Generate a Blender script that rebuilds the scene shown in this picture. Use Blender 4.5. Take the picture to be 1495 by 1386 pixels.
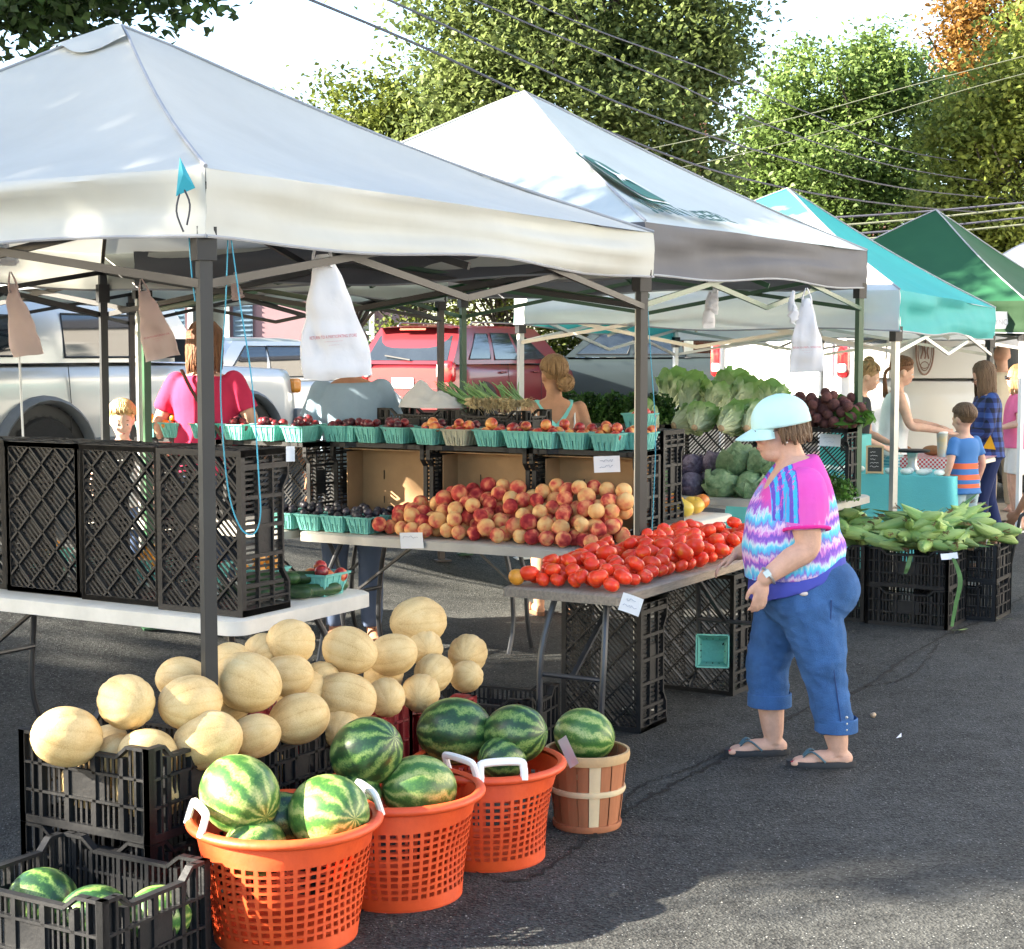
import bpy, bmesh, math, random
import numpy as np
from mathutils import Vector, Matrix, Euler, noise as mnoise
for o in list(bpy.data.objects): bpy.data.objects.remove(o)
scene = bpy.context.scene
COL = scene.collection
R = math.radians
rnd = random.Random(7)
# ---------------------------------------------------------------- camera
FPX, CX, CY, HOR, CAMH = 2400.0, 747.5, 693.0, 512.0, 1.70
PITCH = math.atan((CY - HOR) / FPX)
cam = bpy.data.cameras.new('camera'); camo = bpy.data.objects.new('camera', cam); COL.objects.link(camo)
camo.location = (0, 0, CAMH); camo.rotation_euler = (R(90) - PITCH, 0, 0)
cam.sensor_width = 36; cam.lens = FPX / 1495 * 36; cam.clip_end = 2000; cam.clip_start = 0.05
scene.camera = camo
# ---------------------------------------------------------------- sky and sun
SUN = Vector((-0.88, -0.22, 0.425)).normalized()
w = bpy.data.worlds.new('World'); scene.world = w; w.use_nodes = True
nt = w.node_tree; bg = nt.nodes['Background']
sky = nt.nodes.new('ShaderNodeTexSky'); sky.sky_type = 'NISHITA'; sky.sun_disc = False
sky.sun_elevation = math.asin(SUN.z); sky.sun_rotation = math.atan2(SUN.x, SUN.y)
sky.air_density = 1.0; sky.dust_density = 1.0; sky.ozone_density = 1.0
nt.links.new(sky.outputs[0], bg.inputs[0]); bg.inputs[1].default_value = 0.075
sl = bpy.data.lights.new('sun', 'SUN'); sl.energy = 5.0; sl.angle = R(0.6); sl.color = (1.0, 0.90, 0.74)
so = bpy.data.objects.new('sun', sl); COL.objects.link(so)
so.rotation_euler = SUN.to_track_quat('Z', 'Y').to_euler()
scene.view_settings.view_transform = 'Standard'; scene.view_settings.look = 'None'
scene.view_settings.exposure = 3.12; scene.view_settings.gamma = 1
scene.render.engine = 'CYCLES'

# ---------------------------------------------------------------- pixels to places
def ray(x, y):
    u, v = (x - CX) / FPX, (CY - y) / FPX
    c, s = math.cos(PITCH), math.sin(PITCH)
    return Vector((u, c + v * s, -s + v * c))
def P(x, y, h=0.0):                       # where the ray meets the level h
    r = ray(x, y); t = (h - CAMH) / r.z
    return Vector((0, 0, CAMH)) + r * t
def PY(x, y, Y):                          # where the ray meets the depth Y
    r = ray(x, y); return Vector((0, 0, CAMH)) + r * (Y / r.y)
ANG = R(30)
Dv = Vector((math.sin(ANG), math.cos(ANG), 0)); Nv = Vector((-math.cos(ANG), math.sin(ANG), 0))
A0 = Vector((-0.927, 4.98, 0))
RZ = math.pi/2 - ANG                      # rotation that turns local +x into the street direction
def MF(a, b, z=0.0): return A0 + Dv * a + Nv * b + Vector((0, 0, z))
def sstep(a, b, x):
    t = min(1, max(0, (x - a) / (b - a))); return t * t * (3 - 2 * t)
def gz(x, y):                             # height of the ground
    wv = (Vector((x, y, 0)) - A0).dot(Nv)
    return 0.38 * sstep(2.2, 4.4, wv)

# ---------------------------------------------------------------- mesh helpers
class MB:
    def __init__(s): s.v = []; s.f = []; s.m = []
    def add(s, vs, fs, mi=0):
        o = len(s.v); s.v += [tuple(q) for q in vs]
        s.f += [tuple(i + o for i in q) for q in fs]; s.m += [mi] * len(fs)
    def box(s, c, size, rot=None, mi=0):
        x, y, z = (q / 2 for q in size)
        vs = [Vector((a * x, b * y, d * z)) for d in (-1, 1) for a, b in ((-1, -1), (1, -1), (1, 1), (-1, 1))]
        if rot is not None: vs = [rot @ q for q in vs]
        c = Vector(c)
        s.add([q + c for q in vs], [(3, 2, 1, 0), (4, 5, 6, 7), (0, 1, 5, 4), (1, 2, 6, 5), (2, 3, 7, 6), (3, 0, 4, 7)], mi)
    def bar(s, p0, p1, w, h=None, up=(0, 0, 1), mi=0):
        p0, p1 = Vector(p0), Vector(p1); d = p1 - p0; L = d.length
        if L < 1e-6: return
        d /= L; u = Vector(up)
        if abs(d.dot(u)) > .98: u = Vector((1, 0, 0))
        sd = d.cross(u).normalized(); u = sd.cross(d)
        s.box((p0 + p1) / 2, (L, w, h or w), Matrix((d, sd, u)).transposed(), mi)
    def rings(s, rs, cap0=True, cap1=True, closed=True, mi=0):
        n = len(rs[0]); vs = [q for r in rs for q in r]; fs = []
        for i in range(len(rs) - 1):
            for j in range(n if closed else n - 1):
                k = (j + 1) % n
                fs.append((i * n + j, i * n + k, (i + 1) * n + k, (i + 1) * n + j))
        if cap0: fs.append(tuple(range(n - 1, -1, -1)))
        if cap1: fs.append(tuple((len(rs) - 1) * n + j for j in range(n)))
        s.add(vs, fs, mi)
    def tube(s, pts, r, n=8, mi=0, sq=1.0, cap=True):
        pts = [Vector(p) for p in pts]; m = len(pts)
        rr = [r] * m if not hasattr(r, '__len__') else r
        rs = []; pu = None
        for i, p in enumerate(pts):
            d = (pts[min(i + 1, m - 1)] - pts[max(i - 1, 0)]).normalized()
            if pu is None:
                pu = Vector((0, 0, 1)) if abs(d.z) < .9 else Vector((1, 0, 0))
            sd = d.cross(pu).normalized(); u = sd.cross(d).normalized(); pu = u
            rs.append([p + sd * math.cos(t) * rr[i] + u * math.sin(t) * rr[i] * sq for t in (2 * math.pi * j / n for j in range(n))])
        s.rings(rs, cap, cap, mi=mi)
    def lathe(s, prof, n=24, c=(0, 0, 0), cap0=True, cap1=True, mi=0):
        s.rings([[(c[0] + r * math.cos(2 * math.pi * j / n), c[1] + r * math.sin(2 * math.pi * j / n), c[2] + z) for j in range(n)] for r, z in prof], cap0, cap1, mi=mi)
    def ell(s, c, r, nu=16, nv=10, rot=None, mi=0, fn=None):
        c = Vector(c); rs = []
        for i in range(nv + 1):
            th = math.pi * (i / nv); ring = []
            th = max(.02, min(math.pi - .02, th))
            for j in range(nu):
                ph = 2 * math.pi * j / nu
                q = Vector((math.sin(th) * math.cos(ph), math.sin(th) * math.sin(ph), -math.cos(th)))
                k = fn(q) if fn else 1
                q = Vector((q.x * r[0] * k, q.y * r[1] * k, q.z * r[2] * k))
                if rot is not None: q = rot @ q
                ring.append(q + c)
            rs.append(ring)
        s.rings(rs, mi=mi)
    def grid(s, fn, nu, nv, mi=0):
        vs = [fn(i / nu, j / nv) for j in range(nv + 1) for i in range(nu + 1)]
        s.add(vs, [(j * (nu + 1) + i, j * (nu + 1) + i + 1, (j + 1) * (nu + 1) + i + 1, (j + 1) * (nu + 1) + i) for j in range(nv) for i in range(nu)], mi)
    def mesh(s, name, mats, smooth=True, ang=40):
        me = bpy.data.meshes.new(name); me.from_pydata(s.v, [], s.f)
        for m in (mats if isinstance(mats, (list, tuple)) else [mats]): me.materials.append(m)
        me.polygons.foreach_set('material_index', s.m)
        me.validate(clean_customdata=False)
        if smooth:
            me.polygons.foreach_set('use_smooth', [True] * len(me.polygons))
            me.set_sharp_from_angle(angle=R(ang))
        me.update(); return me
    def build(s, name, mats, parent=None, smooth=True, ang=40, loc=None, rot=None):
        return link(name, s.mesh(name, mats, smooth, ang), parent, loc, rot)
def link(name, me, parent=None, loc=None, rot=None):
    o = bpy.data.objects.new(name, me); COL.objects.link(o)
    if parent is not None: o.parent = parent
    if loc is not None: o.location = loc
    if rot is not None: o.rotation_euler = rot if hasattr(rot, '__len__') else (0, 0, rot)
    return o
def tag(o, label=None, cat=None, group=None, kind=None):
    for k, v in (('label', label), ('category', cat), ('group', group), ('kind', kind)):
        if v: o[k] = v
    return o
def thing(name, label, cat, loc=(0, 0, 0), rz=0.0, group=None):
    o = link(name, None, None, loc, rz); o.empty_display_size = .1
    return tag(o, label, cat, group)
def copy_tree(o, parent=None, **kw):
    c = o.copy(); COL.objects.link(c)
    if parent is not None: c.parent = parent
    for ch in list(o.children): copy_tree(ch, c)
    return c
def curve_pts(pts, n):                     # Catmull-Rom through the points
    pts = [Vector(p) for p in pts]; out = []; m = len(pts) - 1
    for i in range(n + 1):
        t = i / n * m; k = min(int(t), m - 1); f = t - k
        a, b, c, d = pts[max(k - 1, 0)], pts[k], pts[k + 1], pts[min(k + 2, m)]
        out.append(.5 * ((2 * b) + (c - a) * f + (2 * a - 5 * b + 4 * c - d) * f * f + (3 * b - a - 3 * c + d) * f ** 3))
    return out
def lerp(a, b, t): return a + (b - a) * t
def interp(x, xs, ys): return float(np.interp(x, xs, ys))

# ---------------------------------------------------------------- materials
MATS = {}
def mat(name, col, rough=.6, var=.12, vs=6.0, bump=0.0, bs=60.0, metal=0.0, spec=.5, coat=0.0, rand=0.0, col2=None, trans=0.0, sss=0.0, alpha=1.0, stretch=None, emit=None, ior=None):
    if name in MATS: return MATS[name]
    m = bpy.data.materials.new(name); m.use_nodes = True; t = m.node_tree; N = t.nodes; L = t.links
    b = N['Principled BSDF']; MATS[name] = m
    b.inputs['Roughness'].default_value = rough; b.inputs['Metallic'].default_value = metal
    b.inputs['Specular IOR Level'].default_value = spec; b.inputs['Coat Weight'].default_value = coat
    b.inputs['Coat Roughness'].default_value = .08
    if ior: b.inputs['IOR'].default_value = ior
    if trans: b.inputs['Transmission Weight'].default_value = trans
    if alpha < 1: b.inputs['Alpha'].default_value = alpha
    if sss:
        b.inputs['Subsurface Weight'].default_value = sss; b.inputs['Subsurface Scale'].default_value = .02
        b.inputs['Subsurface Radius'].default_value = (1, .4, .2)
    if emit: b.inputs['Emission Color'].default_value = (*emit[:3], 1); b.inputs['Emission Strength'].default_value = emit[3]
    tc = N.new('ShaderNodeTexCoord'); src = tc.outputs['Object']
    if stretch:
        mp = N.new('ShaderNodeMapping'); mp.inputs['Scale'].default_value = stretch; L.new(src, mp.inputs[0]); src = mp.outputs[0]
    m['src'] = 0
    c2 = col2 or tuple(max(0, c * (1 - var)) for c in col); c1 = col if col2 else tuple(min(1, c * (1 + var * .6)) for c in col)
    nz = N.new('ShaderNodeTexNoise'); nz.inputs['Scale'].default_value = vs; nz.inputs['Detail'].default_value = 5; nz.inputs['Roughness'].default_value = .65
    L.new(src, nz.inputs['Vector'])
    rp = N.new('ShaderNodeValToRGB'); rp.color_ramp.elements[0].position = .3; rp.color_ramp.elements[1].position = .7
    rp.color_ramp.elements[0].color = (*c2, 1); rp.color_ramp.elements[1].color = (*c1, 1)
    L.new(nz.outputs['Fac'], rp.inputs[0]); out = rp.outputs[0]
    if rand:
        oi = N.new('ShaderNodeObjectInfo'); hs = N.new('ShaderNodeHueSaturation')
        mr = N.new('ShaderNodeMapRange'); mr.inputs['To Min'].default_value = 1 - rand; mr.inputs['To Max'].default_value = 1 + rand
        L.new(oi.outputs['Random'], mr.inputs['Value']); L.new(mr.outputs[0], hs.inputs['Value']); L.new(out, hs.inputs['Color']); out = hs.outputs[0]
        ad = N.new('ShaderNodeVectorMath'); ad.operation = 'ADD'; sc = N.new('ShaderNodeVectorMath'); sc.operation = 'SCALE'; sc.inputs['Scale'].default_value = 37
        cb = N.new('ShaderNodeCombineXYZ')
        for k in range(3): L.new(oi.outputs['Random'], cb.inputs[k])
        L.new(cb.outputs[0], sc.inputs[0]); L.new(sc.outputs[0], ad.inputs[1]); L.new(src, ad.inputs[0]); L.new(ad.outputs[0], nz.inputs['Vector'])
    L.new(out, b.inputs['Base Color'])
    if bump:
        nb = N.new('ShaderNodeTexNoise'); nb.inputs['Scale'].default_value = bs; nb.inputs['Detail'].default_value = 4; L.new(src, nb.inputs['Vector'])
        bp = N.new('ShaderNodeBump'); bp.inputs['Strength'].default_value = bump; bp.inputs['Distance'].default_value = .01
        L.new(nb.outputs['Fac'], bp.inputs['Height']); L.new(bp.outputs[0], b.inputs['Normal'])
    return m
def cloth_sheet(name, col, tr=.45, var=.08, bump=.55, bs=3.2, stretch=None):   # thin fabric that lets light through
    if name in MATS: return MATS[name]
    m = mat(name, col, .75, var, 1.5, bump, bs, spec=.2, stretch=stretch); t = m.node_tree; N = t.nodes; L = t.links
    b = N['Principled BSDF']; tl = N.new('ShaderNodeBsdfTranslucent'); mx = N.new('ShaderNodeMixShader'); mx.inputs[0].default_value = tr
    src = b.inputs['Base Color'].links[0].from_socket; L.new(src, tl.inputs[0])
    L.new(b.outputs[0], mx.inputs[1]); L.new(tl.outputs[0], mx.inputs[2]); L.new(mx.outputs[0], N['Material Output'].inputs[0]); return m
def ramp_mat(name, stops, build, rough=.5, bump=0, bs=80, spec=.5, sss=0, coat=0):
    """stops: [(pos,col)], build(N,L,tc,oi)->value socket"""
    m = bpy.data.materials.new(name); m.use_nodes = True; t = m.node_tree; N = t.nodes; L = t.links; b = N['Principled BSDF']; MATS[name] = m
    tc = N.new('ShaderNodeTexCoord'); oi = N.new('ShaderNodeObjectInfo')
    v = build(N, L, tc, oi)
    rp = N.new('ShaderNodeValToRGB'); cr = rp.color_ramp
    while len(cr.elements) < len(stops): cr.elements.new(.5)
    for e, (p, c) in zip(cr.elements, stops): e.position = p; e.color = (*c, 1)
    L.new(v, rp.inputs[0]); L.new(rp.outputs[0], b.inputs['Base Color'])
    b.inputs['Roughness'].default_value = rough; b.inputs['Specular IOR Level'].default_value = spec; b.inputs['Coat Weight'].default_value = coat
    if sss: b.inputs['Subsurface Weight'].default_value = sss; b.inputs['Subsurface Scale'].default_value = .01
    if bump:
        nb = N.new('ShaderNodeTexNoise'); nb.inputs['Scale'].default_value = bs; L.new(tc.outputs['Object'], nb.inputs['Vector'])
        bp = N.new('ShaderNodeBump'); bp.inputs['Strength'].default_value = bump; bp.inputs['Distance'].default_value = .004
        L.new(nb.outputs['Fac'], bp.inputs['Height']); L.new(bp.outputs[0], b.inputs['Normal'])
    return m
def nd(N, typ, **kw):
    n = N.new(typ)
    for k, v in kw.items():
        if k in ('op',): n.operation = v
        else: n.inputs[k.replace('_', ' ')].default_value = v
    return n
def mth(N, L, op, a, b=None, c=None):
    n = N.new('ShaderNodeMath'); n.operation = op
    for i, q in enumerate((a, b, c)):
        if q is None: continue
        if isinstance(q, (int, float)): n.inputs[i].default_value = q
        else: L.new(q, n.inputs[i])
    return n.outputs[0]
def text_mesh(txt, size, name, m, parent, mtx, ext=.0008, sx=1.0, bold=0.0):
    cu = bpy.data.curves.new(name, 'FONT'); cu.body = txt; cu.size = size; cu.extrude = ext; cu.align_x = 'CENTER'; cu.align_y = 'CENTER'
    cu.resolution_u = 2; cu.offset = bold
    to = bpy.data.objects.new('tmp', cu); COL.objects.link(to)
    dg = bpy.context.evaluated_depsgraph_get(); me = bpy.data.meshes.new_from_object(to.evaluated_get(dg))
    bpy.data.objects.remove(to); me.materials.clear(); me.materials.append(m)
    me.transform(mtx @ Matrix.Diagonal((sx, 1, 1, 1)))
    return link(name, me, parent)
# ================================================================ ground
def asphalt():
    m = bpy.data.materials.new('asphalt'); m.use_nodes = True; N = m.node_tree.nodes; L = m.node_tree.links; b = N['Principled BSDF']
    tc = N.new('ShaderNodeTexCoord'); s = tc.outputs['Object']
    n1 = nd(N, 'ShaderNodeTexNoise', Scale=.9, Detail=8, Roughness=.7); L.new(s, n1.inputs[0])
    n2 = nd(N, 'ShaderNodeTexNoise', Scale=55, Detail=6, Roughness=.75); L.new(s, n2.inputs[0])
    vo = nd(N, 'ShaderNodeTexVoronoi', Scale=115); L.new(s, vo.inputs['Vector'])
    n3 = nd(N, 'ShaderNodeTexNoise', Scale=5.5, Detail=9, Roughness=.85); L.new(s, n3.inputs[0])
    rp = N.new('ShaderNodeValToRGB'); e = rp.color_ramp.elements
    e[0].position = .36; e[0].color = (.004, .005, .005, 1); e[1].position = .70; e[1].color = (.070, .072, .068, 1)
    mix = mth(N, L, 'MULTIPLY_ADD', n3.outputs[0], .62, mth(N, L, 'MULTIPLY', n1.outputs[0], .40))
    mix = mth(N, L, 'MULTIPLY_ADD', mth(N, L, 'SUBTRACT', n2.outputs[0], .5), .55, mix)
    sep = N.new('ShaderNodeSeparateColor'); L.new(vo.outputs['Color'], sep.inputs[0]); mix = mth(N, L, 'MULTIPLY_ADD', mth(N, L, 'SUBTRACT', sep.outputs[1], .5), .22, mix); L.new(mix, rp.inputs[0])
    pick = mth(N, L, 'GREATER_THAN', sep.outputs[0], .93); near = mth(N, L, 'LESS_THAN', vo.outputs['Distance'], .30)
    mx = N.new('ShaderNodeMix'); mx.data_type = 'RGBA'; L.new(mth(N, L, 'MULTIPLY', mth(N, L, 'MULTIPLY', pick, near), .75), mx.inputs[0])
    L.new(rp.outputs[0], mx.inputs[6]); mx.inputs[7].default_value = (.30, .31, .30, 1); L.new(mx.outputs[2], b.inputs['Base Color'])
    b.inputs['Roughness'].default_value = .82; b.inputs['Specular IOR Level'].default_value = .35
    bp = N.new('ShaderNodeBump'); bp.inputs['Strength'].default_value = .8; bp.inputs['Distance'].default_value = .006
    L.new(mth(N, L, 'ADD', n2.outputs[0], vo.outputs['Distance']), bp.inputs['Height']); L.new(bp.outputs[0], b.inputs['Normal'])
    return m
xs = sorted(set([-250, -120, -60, -30, -20] + [-15 + .6 * i for i in range(51)] + [20, 30, 60, 120, 250]))
ys = sorted(set([-80, -30, -10, 0, 2] + [3 + .6 * i for i in range(50)] + [36, 45, 60, 100, 200, 400]))
g = MB(); g.add([(x, y, gz(x, y)) for y in ys for x in xs], [(j * len(xs) + i, j * len(xs) + i + 1, (j + 1) * len(xs) + i + 1, (j + 1) * len(xs) + i) for j in range(len(ys) - 1) for i in range(len(xs) - 1)])
ground = tag(g.build('ground', asphalt(), ang=80), kind='structure')
# cracks running across the tarmac
crackm = mat('crack_tar', (.002, .002, .002), .95, .3, 40)
def crack(px, wid, seed):
    rr = random.Random(seed); pts = curve_pts([P(x, y, .004) for x, y in px], len(px) * 26)
    L_, R_ = [], []
    for i, p in enumerate(pts):
        j = mnoise.noise(Vector((i * .33, seed, 0))) * .026 + rr.uniform(-.006, .006)
        wv = wid * (.25 + 1.3 * abs(mnoise.noise(Vector((i * .21, seed + 9, 2))))) + .0015
        c = p + Vector((j * .6, -j, 0)); L_.append(c + Vector((-wv * .6, wv, 0))); R_.append(c + Vector((wv * .6, -wv, 0)))
    n = len(pts); m = MB(); m.add(L_ + R_, [(i, n + i, n + i + 1, i + 1) for i in range(n - 1)])
    m.build('crack', crackm, ground, smooth=False)
crack([(420, 1400), (500, 1345), (575, 1305), (660, 1268), (760, 1285), (840, 1238), (905, 1190), (985, 1143), (1060, 1105), (1130, 1062), (1190, 1028), (1262, 1003), (1320, 962), (1385, 925), (1440, 903), (1500, 868)], .013, 3)
crack([(905, 1190), (930, 1150), (1010, 1120), (1075, 1085)], .007, 5)
crack([(1262, 1003), (1330, 985), (1370, 940)], .007, 8)
# leaf and husk bits lying on the tarmac
grassm = cloth_sheet('lawn_green', (.12, .20, .035), .3)
lawn = MB(); rr = random.Random(4); vv = []; ff = []
def lawn_grid(u, v):
    x = lerp(-14, 14, u); y = lerp(35.0, 46, v); return (x, y, gz(x, y) + .02)
lawn.grid(lawn_grid, 14, 8); tag(lawn.build('lawn', mat('lawn', (.06, .085, .018), .9, .3, 3, .6, 30)), kind='structure')
walk = MB(); walk.grid(lambda u, v: (lerp(4.3, 12, u), lerp(16.3, 18.2, v), gz(lerp(4.3, 12, u), lerp(16.3, 18.2, v)) + .012), 8, 2)
tag(walk.build('pavement', mat('paving', (.26, .21, .15), .85, .2, 5, .3, 30)), kind='structure')
# ================================================================ trees
def leaf_mat(name, c1, c2, tr=.42):
    m = mat(name, c1, .55, col2=c2, vs=1.6, spec=.3); t = m.node_tree; N = t.nodes; L = t.links; b = N['Principled BSDF']
    tl = N.new('ShaderNodeBsdfTranslucent'); mx = N.new('ShaderNodeMixShader'); mx.inputs[0].default_value = tr
    src = b.inputs['Base Color'].links[0].from_socket
    # small scale variation from leaf to leaf
    tc = N.new('ShaderNodeTexCoord'); nz = nd(N, 'ShaderNodeTexNoise', Scale=9, Detail=1); L.new(tc.outputs['Object'], nz.inputs[0])
    hs = N.new('ShaderNodeHueSaturation'); mr = N.new('ShaderNodeMapRange'); mr.inputs['From Min'].default_value = .3; mr.inputs['From Max'].default_value = .7
    mr.inputs['To Min'].default_value = .55; mr.inputs['To Max'].default_value = 1.5; L.new(nz.outputs[0], mr.inputs[0]); L.new(mr.outputs[0], hs.inputs['Value']); L.new(src, hs.inputs['Color'])
    L.new(hs.outputs[0], b.inputs['Base Color']); L.new(hs.outputs[0], tl.inputs[0])
    L.new(b.outputs[0], mx.inputs[1]); L.new(tl.outputs[0], mx.inputs[2]); L.new(mx.outputs[0], N['Material Output'].inputs[0]); return m
bark = mat('bark', (.05, .04, .032), .9, .35, 8, .8, 25, stretch=(1, 1, .25))
def leaves_mesh(name, C, size, rng, m, up=.35, aspect=.6, jit=.45):
    n = len(C); nrm = rng.normal(size=(n, 3)); nrm[:, 2] = np.abs(nrm[:, 2]) + up; nrm /= np.linalg.norm(nrm, axis=1)[:, None]
    a = np.cross(nrm, rng.normal(size=(n, 3))); a /= np.linalg.norm(a, axis=1)[:, None]; b = np.cross(nrm, a)
    L = size * (1 + jit * rng.uniform(-1, 1, n))[:, None]; W = L * aspect * .5
    fold = nrm * L * .12
    V = np.empty((n, 4, 3)); V[:, 0] = C - a * L * .5; V[:, 1] = C + b * W + fold; V[:, 2] = C + a * L * .5; V[:, 3] = C - b * W + fold
    me = bpy.data.meshes.new(name); me.vertices.add(4 * n); me.vertices.foreach_set('co', V.ravel())
    me.loops.add(4 * n); me.loops.foreach_set('vertex_index', np.arange(4 * n)); me.polygons.add(n)
    me.polygons.foreach_set('loop_start', np.arange(0, 4 * n, 4)); me.update(calc_edges=True); me.materials.append(m); return me
def tree(name, label, base, blobs, n, size, m, trunk_r=.16, seed=1, group=None, spread=.26, per=95, limbs=46, shell=.45, gapcut=-.55):
    rng = np.random.default_rng(seed); base = Vector((base[0], base[1], gz(base[0], base[1]) - .03))
    root = thing(name, label, 'tree', base, 0, group)
    vols = np.array([r[0] * r[1] * r[2] for _, r in blobs]) ** .75; vols /= vols.sum()
    nc = n // per; pick = rng.choice(len(blobs), nc, p=vols)
    d = rng.normal(size=(nc, 3)); d /= np.linalg.norm(d, axis=1)[:, None]; rad = rng.uniform(shell ** 3, 1.0, nc) ** (1 / 3)
    rad *= 1 + .22 * np.sin(5 * d[:, 0] + 3 * pick) * np.cos(6 * d[:, 2] + 6 * d[:, 1])
    cc = np.array([blobs[k][0] for k in pick]) + d * rad[:, None] * np.array([blobs[k][1] for k in pick])
    gap = np.sin(1.9 * cc[:, 0] + seed) * np.sin(2.3 * cc[:, 1] + 1) + np.sin(2.1 * cc[:, 2] + .9 * cc[:, 0] + 2 * seed) * np.cos(1.3 * cc[:, 0] - 1.1 * cc[:, 2]); cc = cc[gap > gapcut]; nc = len(cc)
    sz = spread * rng.uniform(.5, 1.35, nc); cnt = np.maximum(6, (per * (sz / spread) ** 1.6).astype(int)); own = np.repeat(np.arange(nc), cnt)
    lv = cc[own] + rng.normal(size=(len(own), 3)) * sz[own][:, None] * np.array([1, 1, .55])
    # sprays of leaves hanging out of each clump
    tip = rng.normal(size=(len(own), 3)); m2 = rng.random(len(own)) < .18; lv[m2] += np.array([1, 1, .4]) * tip[m2] * sz[own][m2][:, None] * 1.1
    lv -= np.array(base)
    link('crown', leaves_mesh('crown', lv, size, rng, m), root)
    t = MB(); b0 = Vector(blobs[0][0]) - base; top = Vector((b0.x * .8, b0.y * .8, b0.z + blobs[0][1][2] * .3))
    pts = curve_pts([(0, 0, -.2), (top.x * .12, top.y * .1, top.z * .35), (top.x * .6, top.y * .6, top.z * .7), top], 10)
    t.tube(pts, [trunk_r * (1.25 - 1.05 * i / 10) for i in range(11)], 9); tr = t.build('trunk', bark, root)
    br = MB()
    for k in range(limbs):
        e = Vector(cc[rng.integers(nc)]) - base; s0 = pts[int(rng.integers(3, 10))]
        if (e - s0).length < .3: continue
        mid = s0.lerp(e, .5) + Vector((rng.normal() * .2, rng.normal() * .2, .25))
        r0 = trunk_r * .32; br.tube(curve_pts([s0, mid, e], 6), [r0 * (1 - .82 * i / 6) for i in range(7)], 5)
    br.build('limb', bark, root)
    return root
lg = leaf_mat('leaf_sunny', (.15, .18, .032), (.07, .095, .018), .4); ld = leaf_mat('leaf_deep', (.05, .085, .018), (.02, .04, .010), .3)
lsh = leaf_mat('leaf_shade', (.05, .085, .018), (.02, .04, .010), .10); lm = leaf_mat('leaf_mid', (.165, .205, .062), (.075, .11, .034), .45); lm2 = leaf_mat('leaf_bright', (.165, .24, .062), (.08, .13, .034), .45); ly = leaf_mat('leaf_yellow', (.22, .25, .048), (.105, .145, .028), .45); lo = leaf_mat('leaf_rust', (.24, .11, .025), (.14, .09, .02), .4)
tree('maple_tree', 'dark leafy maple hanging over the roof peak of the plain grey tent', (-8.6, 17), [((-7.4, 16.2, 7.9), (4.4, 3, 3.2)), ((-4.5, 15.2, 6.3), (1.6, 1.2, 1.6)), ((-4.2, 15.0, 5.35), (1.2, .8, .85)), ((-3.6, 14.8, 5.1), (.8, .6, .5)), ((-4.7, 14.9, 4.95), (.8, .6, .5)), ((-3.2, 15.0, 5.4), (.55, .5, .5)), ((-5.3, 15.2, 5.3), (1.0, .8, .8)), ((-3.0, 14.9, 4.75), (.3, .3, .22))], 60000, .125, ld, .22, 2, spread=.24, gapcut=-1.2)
tree('locust_tree', 'large green tree rising behind the tent with the deer badge', (2.35, 31), [((1.5, 29, 8.6), (2.5, 2, 2.3)), ((-.1, 28, 7.0), (1.75, 1.6, 1.5)), ((.7, 28, 5.6), (2.4, 1.6, 1.3)), ((2.9, 28.5, 7.0), (1.0, 1.2, 1.7)), ((2.7, 28.5, 4.9), (1.25, 1.2, 1.3)), ((3.5, 28.3, 6.6), (.5, .6, .7)), ((-.9, 28, 6.9), (.6, .6, .9))], 100000, .115, lm, .17, 3, spread=.26, gapcut=-.8)
tree('young_tree', 'small sunlit tree between the grey tent roof and the tall locust', (-3.0, 31), [((-3.0, 30, 5.0), (2.3, 1.6, 1.5)), ((-2.2, 30, 6.0), (1.0, .9, .8)), ((-4.0, 30, 5.4), (.8, .8, .8)), ((-1.3, 30, 5.2), (.9, .9, 1.2))], 30000, .105, lg, .12, 4, spread=.22, gapcut=-.9)
tree('hedge_tree', 'dense sunlit hedge of small leaves behind the red car', (-.2, 31.5), [((-.3, 31, 2.6), (1.7, 1.0, 1.5)), ((.9, 31.4, 2.6), (1.3, 1.0, 1.4)), ((.2, 31, 3.6), (1.5, 1, 1.0))], 24000, .085, lg, .1, 5, spread=.2, shell=.7, gapcut=-1.2)
tree('evergreen_tree', 'dark green shrub tree at the corner of the pink house', (-2.0, 33), [((-2.0, 33, 2.2), (.9, .8, 1.9)), ((-2.0, 33, 3.8), (.6, .6, 1.2))], 9000, .08, ld, .1, 6, spread=.18)
tree('ash_tree', 'bright green feathery tree behind the turquoise tent peak', (6.6, 34.8), [((6.5, 34, 5.0), (1.75, 1.5, 1.7)), ((6.9, 34, 7.1), (1.5, 1.2, 1.1)), ((5.6, 34, 6.3), (.75, .8, .8)), ((8.0, 34.3, 6.4), (1.3, 1, 1.5)), ((4.9, 34, 5.3), (.6, .6, .9)), ((5.3, 34, 3.8), (.9, .8, .9)), ((7.9, 34, 4.2), (1.4, 1, 1.2)), ((7.2, 34, 7.7), (.5, .5, .5))], 72000, .115, lm2, .2, 7, spread=.26, gapcut=-.8)
tree('walnut_tree', 'yellow green tree spreading over the dark green tent', (9.9, 31), [((9.2, 30, 4.6), (1.6, 1.4, 1.9)), ((9.7, 30, 6.4), (1.4, 1.2, 1.3)), ((8.0, 30, 3.8), (1.0, .9, .9)), ((8.3, 30, 5.6), (.8, .8, .9)), ((10.3, 30, 3.2), (1.4, 1, .9))], 52000, .115, ly, .2, 8, spread=.26, gapcut=-.9)
tree('autumn_tree', 'rust orange tree top turning colour above the yellow green tree', (12.4, 43), [((12.3, 42, 9.8), (1.7, 1.5, 1.7)), ((13.4, 42, 8.4), (1.3, 1.3, 1.2)), ((11.7, 42, 8.0), (1.0, 1, 1.0))], 30000, .13, lo, .2, 9, spread=.28)
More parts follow.
